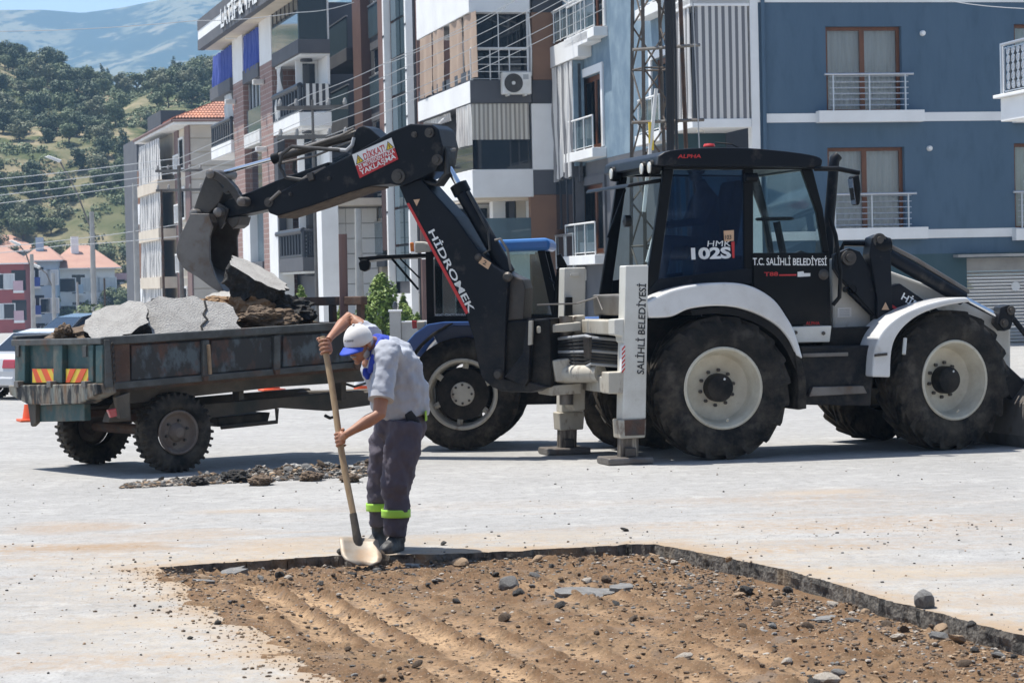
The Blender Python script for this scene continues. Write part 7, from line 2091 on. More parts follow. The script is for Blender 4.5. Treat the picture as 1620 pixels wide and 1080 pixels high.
qprism('body_side', [(676, 513), (900, 512), (905, 560), (700, 560)], .34, 1.28, 'tractor_blue', .02)
MB().box((.0, .6, 1.0), (.4, 1.0, 1.12)).build('seat', 'rubber', TT_, .03)
MB().box((-.1, .6, 1.1), (.05, 1.0, 1.6)).build('backrest', 'rubber', TT_, .03)
rq = qprism('cab_roof', [(668, 398), (668, 386), (690, 381), (800, 379), (866, 376), (872, 384), (870, 396), (800, 398)], .22, 1.4, 'tractor_roof_blue', .035)
qprism('roof_lamp', [(648, 384), (654, 383), (655, 398), (649, 398)], .25, .32, 'amber', .01)
qprism('roof_lamp_box', [(656, 382), (670, 382), (682, 386), (682, 398), (656, 400)], .2, .36, 'worn_white', .02)
# raised rear window with its lamp and gas struts
rwl = qprism('rear_window_leaf', [(566, 407), (600, 404), (690, 400), (690, 406), (600, 410), (570, 414)], .32, 1.3, 'machine_black_plain', .006)
qprism('rear_lamp', [(567, 416), (571, 411), (580, 410), (585, 416), (584, 426), (577, 430), (569, 427)], .30, .42, 'machine_black_plain', .01)
for v in (.38, 1.24):
    MB().tube([Q.F(620, 409, v), Q.F(662, 458, v)], .014, 6).build('gas_strut', 'machine_black_plain', TT_)
    MB().tube([Q.F(633, 409, v), Q.F(664, 440, v)], .01, 6).build('gas_strut', 'machine_black_plain', TT_)
text_mesh('lettering', 'RESMİ HİZMETE MAHSUSTUR', Q.F(689, 500, .32), Q.F(745, 499, .32), Q.F(689, 495.5, .32), 'text_white', TT_)
qprism('mirror', [(880, 403), (887, 401), (897, 420), (895, 433), (884, 430)], .1, .2, 'machine_black_plain', .01)
MB().tube([Q.F(884, 430, .15), Q.F(878, 450, .25), Q.F(868, 440, .3)], .014, 6).build('mirror_arm', 'machine_black_plain', TT_)
MB().tube([(.95, .3, 1.05), (1.05, .28, 1.9)], .035, 10).build('exhaust', 'machine_black_plain', TT_)

# ================================================================== cars
def car(px, py_g, yaw, sc, bodym, label):
    o = gnd(px, py_g); fr = Frame((o.x, o.y, 0), yaw); r_ = root('parked_car', fr, label, 'car')
    r_.scale = (sc, sc, sc)
    L_, W_ = 4.4, 1.74
    side = [(.0, .35), (-.02, .6), (.03, .86), (.12, .96), (.85, 1.0), (1.15, 1.0), (3.3, .98), (4.1, .82), (4.36, .62), (4.4, .35), (4.1, .25), (.25, .25)]
    body = MB().prism(side, 0, W_).build('body', bodym, r_, .07); body.modifiers['bevel'].segments = 4
    gh = [(.75, .98), (1.25, 1.38), (1.7, 1.44), (2.3, 1.42), (3.15, .98)]
    n = len(gh); V = [(u, .06 + (z - .98) * .28, z) for u, z in gh] + [(u, W_ - .06 - (z - .98) * .28, z) for u, z in gh]
    MB().add(V, [tuple(range(n)), tuple(range(2 * n - 1, n - 1, -1))] + [((i + 1) % n, i, i + n, (i + 1) % n + n) for i in range(n)]).build('greenhouse', 'dark_glass', r_)
    rp = [(1.22, 1.37), (1.7, 1.46), (2.35, 1.44), (2.4, 1.40), (1.7, 1.41), (1.28, 1.345)]
    MB().prism(rp, .17, W_ - .17).build('roof', bodym, r_, .02)
    for v in (.155, W_ - .215):
        for (a, b_) in (((.80, .98), (1.27, 1.36)), ((1.72, .98), (1.75, 1.42)), ((3.1, .99), (2.33, 1.42))):
            vv_ = lambda z: (.05 + (z - .98) * .28) if v < 1 else (W_ - .05 - (z - .98) * .28)
            MB().tube([(a[0], vv_(a[1]), a[1]), (b_[0], vv_(b_[1]), b_[1])], .035, 6).build('pillar', bodym, r_)
    for v0, v1 in ((.03, .42), (W_ - .42, W_ - .03)):
        MB().prism([(-.035, .66), (.0, .84), (.18, .90), (.34, .86), (.12, .72)], v0 - (.04 if v0 < 1 else 0), v1 + (.04 if v0 > 1 else 0)).build('tail_lamp', 'tail_red', r_, .02)
    MB().box((-.03, .55, .62), (.0, 1.2, .76)).build('number_plate', 'sign_white', r_)
    MB().prism([(-.05, .3), (-.06, .48), (.2, .5), (.2, .3)], .05, W_ - .05).build('bumper', bodym, r_, .03)
    for (u, v, fl) in ((.85, .01, 1), (3.45, .01, 1), (.85, W_ - .01, -1), (3.45, W_ - .01, -1)):
        h = wheel(r_, (u, v, .31), .31, .2, .2, 'block', lugs=24, flip=fl, lug_h=.006)
        MB().lathe([(.2, .02), (.19, .01), (.06, .05), (0, .05)], 20).build('rim', 'galvanised', h)
    return r_
car(26, 633, R(50), .80, 'car_silver', 'silver saloon car at the left edge behind the trailer')
car(62, 592, R(35), .9, 'car_dark', 'dark car roof showing just above the trailer tail board')

# ================================================================== cones
def cone(px, py, label):
    p = gnd(px, py); fr = Frame((p.x, p.y, 0), R(20)); r_ = root('traffic_cone', fr, label, 'traffic cone', 'traffic cones')
    MB().box((-.2, -.2, 0), (.2, .2, .035)).build('base', 'cone_orange', r_, .01)
    rr = lambda z: .15 - (.15 - .03) * z / .75
    for i, (a, b_, m_) in enumerate(((.035, .24, 'cone_orange'), (.24, .40, 'cone_white'), (.40, .56, 'cone_orange'), (.56, .66, 'cone_white'), (.66, .76, 'cone_orange'))):
        prof = [(rr(a), a), (rr(b_), b_)] + ([(0, b_)] if i == 4 else [])
        MB().lathe(prof, 24, axis='z').build('cone_body' if m_ == 'cone_orange' else 'reflective_band', m_, r_, smooth=True)
cone(52, 666, 'orange and white cone beside the trailer tail, left of its bumper')
cone(572, 634, 'orange and white cone seen between the trailer front and the worker')
cone(430, 618, 'small far cone glimpsed through the gap under the trailer bed')

# ================================================================== shrubs, gate post
def thuja(px, py_top, D, hw, seed, label):
    top = at(px, py_top, D); h = top.z; r_ = bpy.data.objects.new('thuja_shrub', None); col.objects.link(r_); r_.location = (top.x, D, 0)
    tag(r_, label, 'shrub', 'thuja shrubs along the pavement')
    g = random.Random(seed); bl = []
    for k in range(26):
        t = g.random() ** .8; z = .15 + t * (h - .35); rad = hw * (1 - t) ** .7 * .75
        a = g.uniform(0, 6.28); s_ = hw * (.42 - .22 * t)
        bl.append((math.cos(a) * rad, math.sin(a) * rad, z, s_ * .8, s_ * .8, s_ * 1.5))
    bl.append((0, 0, h - .2, .08, .08, .3))
    me = leaf_cloud('crown', bl, 11000, .055, 'leaf_thuja', seed, up=.8)
    o = bpy.data.objects.new('crown', me); col.objects.link(o); o.parent = r_
    MB().tube([(0, 0, 0), (0, 0, h * .6)], [.05, .02], 6).build('trunk', 'bark', r_)
thuja(604, 436, 68, 1.0, 1, 'tall bright green pointed shrub left of the blue tractor')
thuja(638, 470, 69, .5, 2, 'shorter green shrub tucked behind the tall one near the gate post')
thuja(541, 482, 70, .45, 3, 'small green shrub showing behind the trailer front rack')
thuja(476, 456, 72, .55, 4, 'green shrub rising behind the dark lump of the trailer load')
thuja(660, 500, 66, .4, 5, 'low green shrub right beside the tractor tail lamp')
gp = at(625, 500, 64); GF = Frame((gp.x, gp.y, 0), 0)
G = root('garden_gate_post', GF, 'grey rendered gate post with a low wall left of the tractor', 'gate post')
hg = at(625, 493, 64).z
MB().box((-.14, 0, 0), (.14, .28, hg)).build('post', 'concrete', G, .01); MB().box((-.17, -.03, hg), (.17, .31, hg + .05)).build('post_cap', 'white_wall', G, .01)
hw_ = at(650, 510, 64).z
MB().box((.15, .05, 0), (3.2, .22, hw_)).build('low_wall', 'concrete', G, .01); MB().box((.15, .02, hw_), (3.2, .25, hw_ + .04)).build('coping', 'white_wall', G, .01)
MB().lathe([(0, .22), (.04, .2), (.07, .1), (.05, 0)], 10, (0, .14, hg + .05), 'z').build('lantern', 'dark_rail', G)

# ================================================================== lattice tower with cable bundle
mat('tower_steel', (0.075, 0.066, 0.058), (0.12, 0.095, 0.075), 3.0, rough=.65, metal=.3)
tb = at(1035, 240, 46); TF = Frame((tb.x, tb.y, 0), R(18))
LT = root('lattice_pole', TF, 'rusty steel lattice power pole with thick black cables behind the digger cab', 'power pole')
legs = []
zt = 9.0
def legp(k, z):
    s = .40 - .02 * z
    return (((-1, 1)[k in (1, 2)]) * s, ((-1, 1)[k in (2, 3)]) * s, z)
for k in range(4):
    MB().tube([legp(k, 0), legp(k, zt)], .035, 4).build('leg', 'tower_steel', LT)
for j in range(11):
    z0, z1 = j * .8, (j + 1) * .8
    for k in range(4):
        a, b_ = (k, (k + 1) % 4)
        MB().tube([legp(a, z0 if j % 2 else z1), legp(b_, z1 if j % 2 else z0)], .018, 4).build('brace', 'tower_steel', LT)
        if j % 2: MB().tube([legp(a, z0), legp(b_, z0)], .018, 4).build('brace', 'tower_steel', LT)
for q in range(7):
    x = -.04 + .045 * (q % 4) + .12; y = -.52 - .03 * (q // 8)
    MB().tube([(x, y, 0), (x + rng.uniform(-.04, .04), y, 3), (x + rng.uniform(-.04, .04), y, 6), (x, y, 9.2)], .024, 6).build('cable', 'cable_black', LT)
for (x0, z0, x1, z1) in ((-.55, 5.9, .75, 6.0), (-.6, 4.6, .8, 4.65)):
    MB().tube([(x0, -.45, z0), (x1, -.45, z1)], .03, 4).build('cross_bar', 'galvanised', LT)
MB().tube([(.62, -.2, 0), (.45, -.2, 9)], .04, 6).build('stay_tube', 'rust', LT)
MB().tube([(-.42, -.5, 3.0), (-.15, -.55, 5.2)], .035, 6).build('insulator_arm', 'white_paint', LT)
MB().tube([(-.38, -.5, 2.1), (-.15, -.55, 2.9)], .03, 6).build('insulator_arm', 'white_paint', LT)
MB().box((-.3, -.55, 4.1), (-.22, -.5, 4.6)).build('warning_plate', 'sign_yellow', LT)
gy_ = at(1078, 30, 45); MB().tube([(.75, -.6, 0), (.55, -.5, 9)], .012, 6).build('guy_wire', 'cable_grey', LT)

# ================================================================== lamp posts, utility poles, overhead wires
def pole(px, D, ytop, r_, label, lamp=None, arms=0, base=-7.0, m_='concrete_pole', name='utility_pole'):
    p = at(px, ytop, D); fr = Frame((p.x, p.y, base), 0); o = root(name, fr, label, 'pole')
    h = p.z - base
    MB().tube([(0, 0, 0), (0, 0, h)], [r_ * 1.25, r_ * .8], 10).build('post', m_, o, smooth=True)
    if lamp:
        dx, dz, ln = lamp
        MB().tube([(0, 0, h - 1.2), (dx * .5, 0, h - .2 + dz * .5), (dx, 0, h + dz)], .05, 6).build('arm', 'galvanised', o)
        MB().prism([(dx - ln, h + dz + .3), (dx - ln * .7, h + dz + .38), (dx + .1, h + dz + .1), (dx, h + dz - .08)], -.18, .18).build('lamp_head', 'white_paint', o, .04)
    for k in range(arms):
        z = h - .3 - k * .9
        a_ = MB().box((-1.1, -.06, z), (1.1, .06, z + .12)).build('cross_arm', 'galvanised', o)
        for x in (-1, -.5, .5, 1): MB().lathe([(.05, 0), (.07, .08), (.04, .2), (0, .22)], 8, (x, 0, z + .12), 'z').build('insulator', 'concrete', a_)
    return o
pole(213, 130, 290, .16, 'tall grey concrete pole in front of the dark timber striped block')
pole(145, 150, 335, .17, 'grey concrete lamp post left of the dark block with a lamp arm', lamp=(-1.8, 3.0, .9))
pole(283, 118, 262, .11, 'steel pole with two cross arms in front of the tiled house', arms=2, m_='galvanised')
pole(50, 170, 402, .16, 'far grey pole by the light blue house', lamp=(-.8, .6, .7))
pole(84, 185, 432, .15, 'far grey pole between the blue and white houses', lamp=(-1.0, .4, .7))
pole(122, 200, 446, .12, 'thin far pole in front of the white house')
pole(165, 150, 440, .07, 'thin dark leaning pole by the green bush', m_='bark')
pole(255, 112, 300, .06, 'slim brown pole beside the tiled house balconies', m_='rust')
pole(494, 78, 158, .05, 'thin steel pole with cross arms before the long block', arms=2, base=0, m_='galvanised')
pole(566, 74, 330, .12, 'grey concrete pole behind the digging arm', base=0)
W1 = [[(a, -4 + b, 56), (630, 90 + 21 * k, 72), (490, 150 + 18 * k, 80), (285, 250 + 11 * k, 118), (-30, 286 + 13 * k, 185)] for k, (a, b) in enumerate(((815, 5), (872, 2), (890, 4), (940, 8)))]
W1 += [[(560, 4, 60), (470, 20, 62), (310, 33, 66), (0, 50, 75), (-30, 52, 76)], [(955, 14, 55), (630, 168, 72), (480, 228, 80)], [(800, 12, 58), (700, 62, 66), (600, 104, 76)],
       [(300, 352, 118), (100, 380, 150), (-30, 392, 190)], [(300, 372, 118), (100, 388, 150), (-30, 402, 190)], [(1450, -10, 50), (1620, 14, 46)]]
for k, pts in enumerate(W1):
    P3 = [at(*p) for p in pts]
    sm = []
    for a, b_ in zip(P3[:-1], P3[1:]):
        for j in range(6):
            t = j / 6; q = a.lerp(b_, t); q.z -= .06 * math.sin(t * math.pi); sm.append(q)
    sm.append(P3[-1])
    base_ = sm[0].copy()
    o = MB().tube([p - base_ for p in sm], [max(.008, p.y * .00015) for p in sm], 5).build('overhead_wire', 'cable_grey')
    o.location = base_
    tag(o, ('one of four parallel overhead power wires running along the street' if k < 4 else ['thin wire crossing in front of the blue sun cloths', 'wire dropping to the pole before the long block', 'wire slanting from the lattice pole towards the long block', 'low wire above the far red roofs', 'second low wire above the far red roofs', 'wire in the upper right corner before the blue wall'][k - 4]), 'wire', 'overhead power wires' if k < 4 else None)
bush = plant_tree(TREES[0], (at(165, 500, 140).x, 140, -3.2), .9, 'green street tree behind the leaning slab at the trailer tail', None)

# ================================================================== people
mat('skin', (0.30, 0.135, 0.075), (0.36, 0.17, 0.10), 9.0, rough=0.55)
mat('grey_hair', (0.42, 0.40, 0.38), (0.3, 0.28, 0.27), 60.0, rough=0.9)
mat('shirt_grey', (0.40, 0.42, 0.47), (0.35, 0.37, 0.415), 5.0, rough=0.92, bump=0.15, bscale=300)
mat('collar_blue', (0.022, 0.05, 0.36), rough=0.85)
mat('trouser_grey', (0.075, 0.066, 0.088), (0.095, 0.083, 0.105), 6.0, rough=0.92, bump=0.2, bscale=250)
mat('cap_white', (0.66, 0.64, 0.62), (0.58, 0.56, 0.54), 8.0, rough=0.9)
mat('cap_blue', (0.018, 0.06, 0.42), rough=0.75)
mat('lime_band', (0.34, 0.62, 0.06), rough=0.5)
mat('boot', (0.018, 0.018, 0.02), (0.06, 0.055, 0.05), 12.0, rough=0.6)
mat('wood_handle', (0.42, 0.30, 0.17), (0.33, 0.22, 0.12), 4.0, stretch=(14, 14, 1), rough=0.6)
mat('spade_steel', (0.30, 0.26, 0.21), (0.22, 0.18, 0.14), 7.0, rough=0.55, metal=0.25, c3=(0.32, 0.21, 0.12), scale3=4.0)
mat('dark_cloth_and_shade', (0.02, 0.022, 0.028), rough=0.9)
def ring(c, ax, side, rx, ry, n=18, sq=2.2):
    """elliptic ring around c; ax = axis direction, side = direction of rx"""
    ax = Vector(ax).normalized(); e1 = Vector(side); e1 = (e1 - ax * e1.dot(ax)).normalized(); e2 = ax.cross(e1)
    out = []
    for k in range(n):
        a = 2 * math.pi * k / n
        ca, sa = math.cos(a), math.sin(a); q = (abs(ca) ** sq + abs(sa) ** sq) ** (-1 / sq)
        out.append(Vector(c) + e1 * (ca * q * rx) + e2 * (sa * q * ry))
    return out
def limb(mb, pts, side=(1, 0, 0), n=16):
    """pts: (centre, rx, ry)"""
    rings = []
    for i, (c, rx, ry) in enumerate(pts):
        t = Vector(pts[min(i + 1, len(pts) - 1)][0]) - Vector(pts[max(i - 1, 0)][0])
        rings.append(ring(c, t, side, rx, ry, n))
    return mb.loft(rings)
def cloth_mods(o, voxel, disp=0.0, size=0.12, smooth=3, fac=.5):
    r_ = o.modifiers.new('remesh', 'REMESH'); r_.mode = 'VOXEL'; r_.voxel_size = voxel; r_.use_smooth_shade = True
    s_ = o.modifiers.new('smooth', 'SMOOTH'); s_.iterations = smooth; s_.factor = fac
    if disp:
        tx_ = bpy.data.textures.new('folds', 'CLOUDS'); tx_.noise_scale = size; tx_.noise_depth = 3
        d_ = o.modifiers.new('folds', 'DISPLACE'); d_.texture = tx_; d_.strength = disp; d_.mid_level = .5; d_.texture_coords = 'LOCAL'
    return o
def head(mb, M):
    """skull, jaw, nose, brow, ears in a head frame: x right, y forward, z up; about 0.23 high"""
    def X(p): return M @ Vector(p)
    def el(c, r, n=20, m_=12, mod=None):
        rings = []
        for i in range(m_ + 1):
            ph = math.pi * i / m_; ph = min(max(ph, .05), math.pi - .05)
            rr_ = []
            for k in range(n):
                a = 2 * math.pi * k / n
                p = Vector((math.sin(ph) * math.cos(a), math.sin(ph) * math.sin(a), math.cos(ph)))
                q = Vector((c[0] + p.x * r[0], c[1] + p.y * r[1], c[2] + p.z * r[2]))
                if mod: q = mod(q)
                rr_.append(X(q))
            rings.append(rr_)
        mb.loft(rings)
    el((0, -.005, .025), (.074, .093, .092))
    el((0, .025, -.045), (.058, .068, .072), mod=lambda q: Vector((q.x * (1 - max(0, -.06 - q.z) * 4), q.y, q.z)))
    el((0, .098, -.022), (.014, .024, .018), 10, 8); el((0, .088, -.002), (.010, .018, .026), 10, 8)
    el((0, .083, .022), (.052, .014, .010), 14, 8)
    el((0, .083, -.062), (.026, .012, .007), 12, 8); el((0, .081, -.074), (.022, .012, .007), 12, 8); el((0, .07, -.104), (.024, .02, .016), 12, 8)
    for s in (-1, 1):
        el((s * .078, -.005, -.01), (.009, .02, .03), 10, 8); el((s * .04, .068, -.03), (.02, .018, .02), 10, 8)
def hand_fist(mb, c, axis, out, scale=1.0, thumb=1):
    """fist closed on a rod through c along axis; out = direction from the rod to the back of the hand (knuckles)"""
    ax = Vector(axis).normalized(); o_ = Vector(out); o_ = (o_ - ax * o_.dot(ax)).normalized(); b_ = ax.cross(o_)
    c = Vector(c)
    L = lambda a, u, v: c + (ax * a + o_ * u + b_ * v) * scale
    limb(mb, [(L(-.042, .035, 0), .018, .016), (L(-.02, .04, 0), .028, .022), (L(.02, .04, 0), .028, .022), (L(.042, .035, 0), .018, .016)], o_, 12)
    for k in range(4):                       # four fingers wrapped round the rod
        a = -.036 + k * .024; r = (.0095, .0105, .0105, .0088)[k]; rr_ = .030
        pts = []
        for j in range(7):
            th = math.radians(-20 + j * (-42 - (2 if k == 3 else 0)))
            pts.append(L(a + .002 * j * (k - 1.5) * .3, math.cos(th) * rr_ + .004, math.sin(th) * rr_))
        mb.tube(pts, [r * 1.1, r * 1.12, r * 1.05, r * 1.1, r, r * .95, r * .75], 8)
    pts = [L(.05 * thumb, .03, .012), L(.062 * thumb, .012, .026), L(.06 * thumb, -.012, .03), L(.05 * thumb, -.03, .018)]
    mb.tube(pts, [.014, .0135, .012, .009], 8)
WD = 16.6
wo = gnd(618, 872)
WF = Frame((wo.x, wo.y, 0), 0)
WK = root('person', WF, 'worker in grey polo shirt, white and blue cap and grey trousers bending to dig', 'person')
def J(px, py, D): return at(px, py, D) - WF.O
Dn = wo.y
Df = Dn + .26
hip_n, hip_f = J(641, 668, Dn + .02), J(618, 664, Dn + .24)
wr_n = J(549, 686, Dn - .38); el_n = J(600, 655, Dn - .30); sh_n = J(611, 562, Dn - .14)
wr_f = J(523, 533, Dn + .02); el_f = J(551, 503, Dn + .28); sh_f = J(574, 520, Dn + .22)
neck0, neck1 = J(590, 545, Dn + .02), J(576, 541, Dn - .05)
Hc = J(568, 543, Dn - .13)
fw = Vector((-.50, -.72, -.40)).normalized(); rt = fw.cross(Vector((0, 0, 1))).normalized(); up_ = rt.cross(fw)
HM = Matrix((rt, fw, up_)).transposed().to_4x4(); HM.translation = Hc
# shovel line
sh_top, sh_bot = J(511, 537, Dn - .05), J(565, 850, Dn - .42)
sdir = (sh_bot - sh_top).normalized()
hb1 = sh_top + sdir * .05
tt2 = (wr_n - sh_top).dot(sdir)
hb2 = J(541, 692, Dn - .28); tt2 = (hb2 - sh_top).dot(sdir); hb2 = sh_top + sdir * tt2
body = MB()
head(body, HM)
limb(body, [(J(600, 560, Dn + .02), .07, .07), (neck0, .058, .06), (neck1, .055, .058), (Hc - up_ * .05, .05, .05)])
limb(body, [(J(630, 640, Dn + .1), .13, .11), (J(622, 600, Dn + .08), .15, .12), (J(604, 560, Dn + .04), .15, .12), (J(594, 545, Dn + .04), .08, .09)])
# arms
def arm(sh, el, wr, hand_c, r0):
    limb(body, [(sh, r0, r0), (sh.lerp(el, .5), r0 * .92, r0 * .95), (el, r0 * .78, r0 * .8), (el.lerp(wr, .35), r0 * .82, r0 * .78), (el.lerp(wr, .8), r0 * .56, r0 * .5), (wr, r0 * .5, r0 * .44), (wr.lerp(hand_c, .6), r0 * .55, r0 * .45)], (0, 1, 0), 14)
o1 = (wr_f - hb1); o2 = (wr_n - hb2)
arm(sh_n, el_n, wr_n, hb2 + o2.normalized() * .04, .056); arm(sh_f, el_f, wr_f, hb1 + o1.normalized() * .04, .054)
hand_fist(body, hb1, -sdir, o1, 1.05, 1); hand_fist(body, hb2, -sdir, o2, 1.0, 1)
bo = body.build('body', 'skin', WK)
cloth_mods(bo, .0045, smooth=2, fac=.4)
# beard and hair: short grey, round the jaw and at the temples
hr = MB()
def hel(c, r):
    rings = []
    for i in range(9):
        ph = min(max(math.pi * i / 8, .06), math.pi - .06)
        rings.append([HM @ Vector((c[0] + math.sin(ph) * math.cos(a) * r[0], c[1] + math.sin(ph) * math.sin(a) * r[1], c[2] + math.cos(ph) * r[2])) for a in [2 * math.pi * k / 14 for k in range(14)]])
    hr.loft(rings)
hel((0, -.035, -.005), (.0785, .072, .06)); hel((.052, .02, -.07), (.012, .035, .03)); hel((-.052, .02, -.07), (.012, .035, .03)); hel((0, .075, -.106), (.022, .012, .012)); hel((0, .095, -.053), (.028, .008, .007))
cloth_mods(hr.build('hair', 'grey_hair', WK), .005, disp=.006, size=.012, smooth=1)
# shirt
s_ = MB()
limb(s_, [(J(637, 662, Dn + .11), .175, .145), (J(634, 645, Dn + .11), .19, .16), (J(630, 620, Dn + .10), .198, .17), (J(622, 592, Dn + .08), .195, .17), (J(611, 566, Dn + .05), .185, .17), (J(599, 549, Dn + .03), .11, .13), (J(592, 540, Dn + .01), .06, .065)], (1, 0, .25), 24)
d_n = (el_n - sh_n).normalized()
limb(s_, [(sh_n + Vector((.03, .05, .04)), .085, .09), (sh_n, .088, .092), (sh_n.lerp(el_n, .4), .083, .085), (sh_n.lerp(el_n, .72), .080, .082)], (0, 1, 0), 16)
limb(s_, [(sh_f + Vector((.06, -.05, -.05)), .08, .08), (sh_f + Vector((.02, 0, -.03)), .07, .07), (sh_f.lerp(el_f, .35) + Vector((0, 0, -.01)), .06, .06)], (0, 1, 0), 14)
shirt = cloth_mods(s_.build('shirt', 'shirt_grey', WK), .011, disp=.055, size=.11, smooth=4)
c_ = MB(); limb(c_, [(sh_n.lerp(el_n, .66), .083, .085), (sh_n.lerp(el_n, .76), .083, .085)], (0, 1, 0), 20)
mat('cuff_grey', (0.42, 0.43, 0.46), rough=.9); c_.build('cuff', 'cuff_grey', shirt, smooth=True)
# collar: band round the neck with two pointed leaves and a placket down the chest
cl = MB()
limb(cl, [(J(601, 556, Dn + .03), .118, .135), (J(594, 550, Dn + .01), .104, .112), (J(588, 545, Dn - .01), .086, .09)], (1, 0, .25), 20)
limb(cl, [(J(603, 535, Dn - .05), .02, .02), (J(599, 553, Dn - .15), .034, .022), (J(592, 574, Dn - .19), .036, .022), (J(584, 590, Dn - .17), .014, .014)], (1, 0, 0), 10)
limb(cl, [(J(578, 583, Dn - .10), .02, .018), (J(580, 592, Dn - .12), .03, .02), (J(582, 600, Dn - .13), .012, .015)], (1, 0, 0), 10)
cloth_mods(cl.build('collar', 'collar_blue', WK), .006, disp=.01, size=.05, smooth=3)
# trousers
t_ = MB()
limb(t_, [(J(636, 645, Dn + .12), .16, .135), (J(634, 662, Dn + .12), .172, .15), (J(631, 684, Dn + .13), .165, .145), (J(629, 700, Dn + .13), .11, .11)], (1, 0, 0), 20)
kn, kf = J(629, 765, Dn - .02), J(602, 760, Dn + .27)
limb(t_, [(hip_n, .118, .12), (J(637, 705, Dn + .0), .122, .124), (J(633, 735, Dn - .01), .112, .114), (kn, .10, .105), (J(628, 800, Dn - .0), .088, .094), (J(626, 830, Dn + .02), .082, .088), (J(625, 848, Dn + .02), .07, .08)], (1, 0, 0), 18)
limb(t_, [(hip_f, .11, .115), (J(611, 705, Dn + .25), .11, .115), (J(604, 735, Dn + .26), .1, .104), (kf, .09, .096), (J(600, 790, Dn + .28), .083, .09), (J(600, 815, Dn + .3), .068, .076), (J(600, 830, Dn + .3), .062, .072)], (1, 0, 0), 18)
tro = cloth_mods(t_.build('trousers', 'trouser_grey', WK), .011, disp=.06, size=.10, smooth=4)
for (c, ax, r_) in ((J(626.5, 811, Dn + .0), (.02, 0, 1), .098), (J(600.5, 801, Dn + .28), (0, 0, 1), .092)):
    b_ = MB(); b_.loft([ring(c + Vector((0, 0, dz)), ax, (1, 0, 0), r_, r_ * 1.04, 24) for dz in (-.026, -.012, -.010, .010, .012, .026)], False)
    o_ = b_.build('reflective_band', 'lime_band', tro, smooth=True); so2 = o_.modifiers.new('thick', 'SOLIDIFY'); so2.thickness = .006
MB().box(J(672, 650, Dn + .0), J(676, 664, Dn + .12)).build('hip_tab', 'lime_band', tro)
pk = MB(); limb(pk, [(J(645, 652, Dn - .045), .03, .012), (J(655, 668, Dn - .03), .042, .014), (J(660, 678, Dn + .0), .03, .012)], (1, 0, 0), 10)
cloth_mods(pk.build('pocket', 'dark_cloth_and_shade', tro), .006, smooth=3)
# cap
cp_ = MB(); rings = []
for i in range(10):
    ph = i / 9 * math.pi * .54; ph = max(ph, .05)
    rings.append([HM @ Vector((math.sin(ph) * math.cos(a) * .091, -.002 + math.sin(ph) * math.sin(a) * .108, .022 + math.cos(ph) * .108)) for a in [2 * math.pi * k / 28 for k in range(28)]])
cp_.loft(rings, True)
cap = cp_.build('cap', 'cap_white', WK, smooth='all'); so2 = cap.modifiers.new('thick', 'SOLIDIFY'); so2.thickness = .005
br_ = MB(); n_ = 13; V = []
for j in range(5):
    for i in range(n_):
        t = i / (n_ - 1) * 2 - 1; a = t * 1.25
        rr_ = .098 + .082 * j / 4 * math.cos(t * 1.1)
        V.append(HM @ Vector((math.sin(a) * (.088 + .0 * j), .0 + math.cos(a) * .02 + (rr_ - .01) * math.cos(a * .72) - .0, .022 - .016 * (j / 4) - .022 * abs(t) ** 2)))
br_.add(V, [(j * n_ + i, j * n_ + i + 1, (j + 1) * n_ + i + 1, (j + 1) * n_ + i) for j in range(4) for i in range(n_ - 1)])
bro = br_.build('brim', 'cap_blue', cap, smooth='all'); so2 = bro.modifiers.new('thick', 'SOLIDIFY'); so2.thickness = .006
MB().lathe([(0, .012), (.008, .01), (.011, 0)], 12, (0, 0, 0), 'z').build('button', 'cap_white', cap).location = HM @ Vector((0, 0, .13))
tx_o = text_mesh('lettering', 'SALİHLİ BELEDİYESİ', HM @ Vector((.045, .10, .06)), HM @ Vector((-.045, .10, .06)), HM @ Vector((.045, .095, .075)), 'text_black', cap)
sw_ = tx_o.modifiers.new('wrap', 'SHRINKWRAP'); sw_.target = cap; sw_.offset = .003; sw_.wrap_method = 'NEAREST_SURFACEPOINT'
tx_o = text_mesh('lettering', 'SALİHLİ', J(641, 575, Dn - .06), J(631, 545, Dn - .06), J(635, 577, Dn - .06), 'text_black', shirt)
sw_ = tx_o.modifiers.new('wrap', 'SHRINKWRAP'); sw_.target = shirt; sw_.offset = .004
tx_o = text_mesh('badge', 'SALİHLİ', J(578, 605, Dn - .15), J(588, 609, Dn - .15), J(579, 602, Dn - .15), 'text_black', shirt)
sw_ = tx_o.modifiers.new('wrap', 'SHRINKWRAP'); sw_.target = shirt; sw_.offset = .004
# boots
def boot(heel, toe, zc):
    d = (toe - heel); d.z = 0; L_ = d.length; d.normalize(); s = Vector((-d.y, d.x, 0)); b_ = MB(); rings = []
    for (t, hw, h) in ((-.02, .03, .06), (.0, .042, .12), (.1, .046, .13), (.25, .045, .13), (.42, .046, .105), (.62, .052, .08), (.82, .05, .065), (.95, .036, .05), (1.0, .02, .035)):
        c = heel + d * (L_ * t); c.z = zc
        rings.append([c + s * (hw * x) + Vector((0, 0, h * z)) for x, z in ((-.9, 0), (.9, 0), (1, .25), (.85, .7), (.45, 1), (-.45, 1), (-.85, .7), (-1, .25))])
    b_.loft(rings)
    top = heel + d * (L_ * .12); top.z = zc
    limb(b_, [(top + Vector((0, 0, .06)), .052, .058), (top + Vector((0, 0, .14)), .055, .06), (top + Vector((0, 0, .18)), .055, .06)], s, 14)
    return b_
b1 = boot(J(632, 868, Dn + .06), J(606, 884, Dn - .16), 0); cloth_mods(b1.build('boot', 'boot', WK), .007, disp=.008, size=.04, smooth=2)
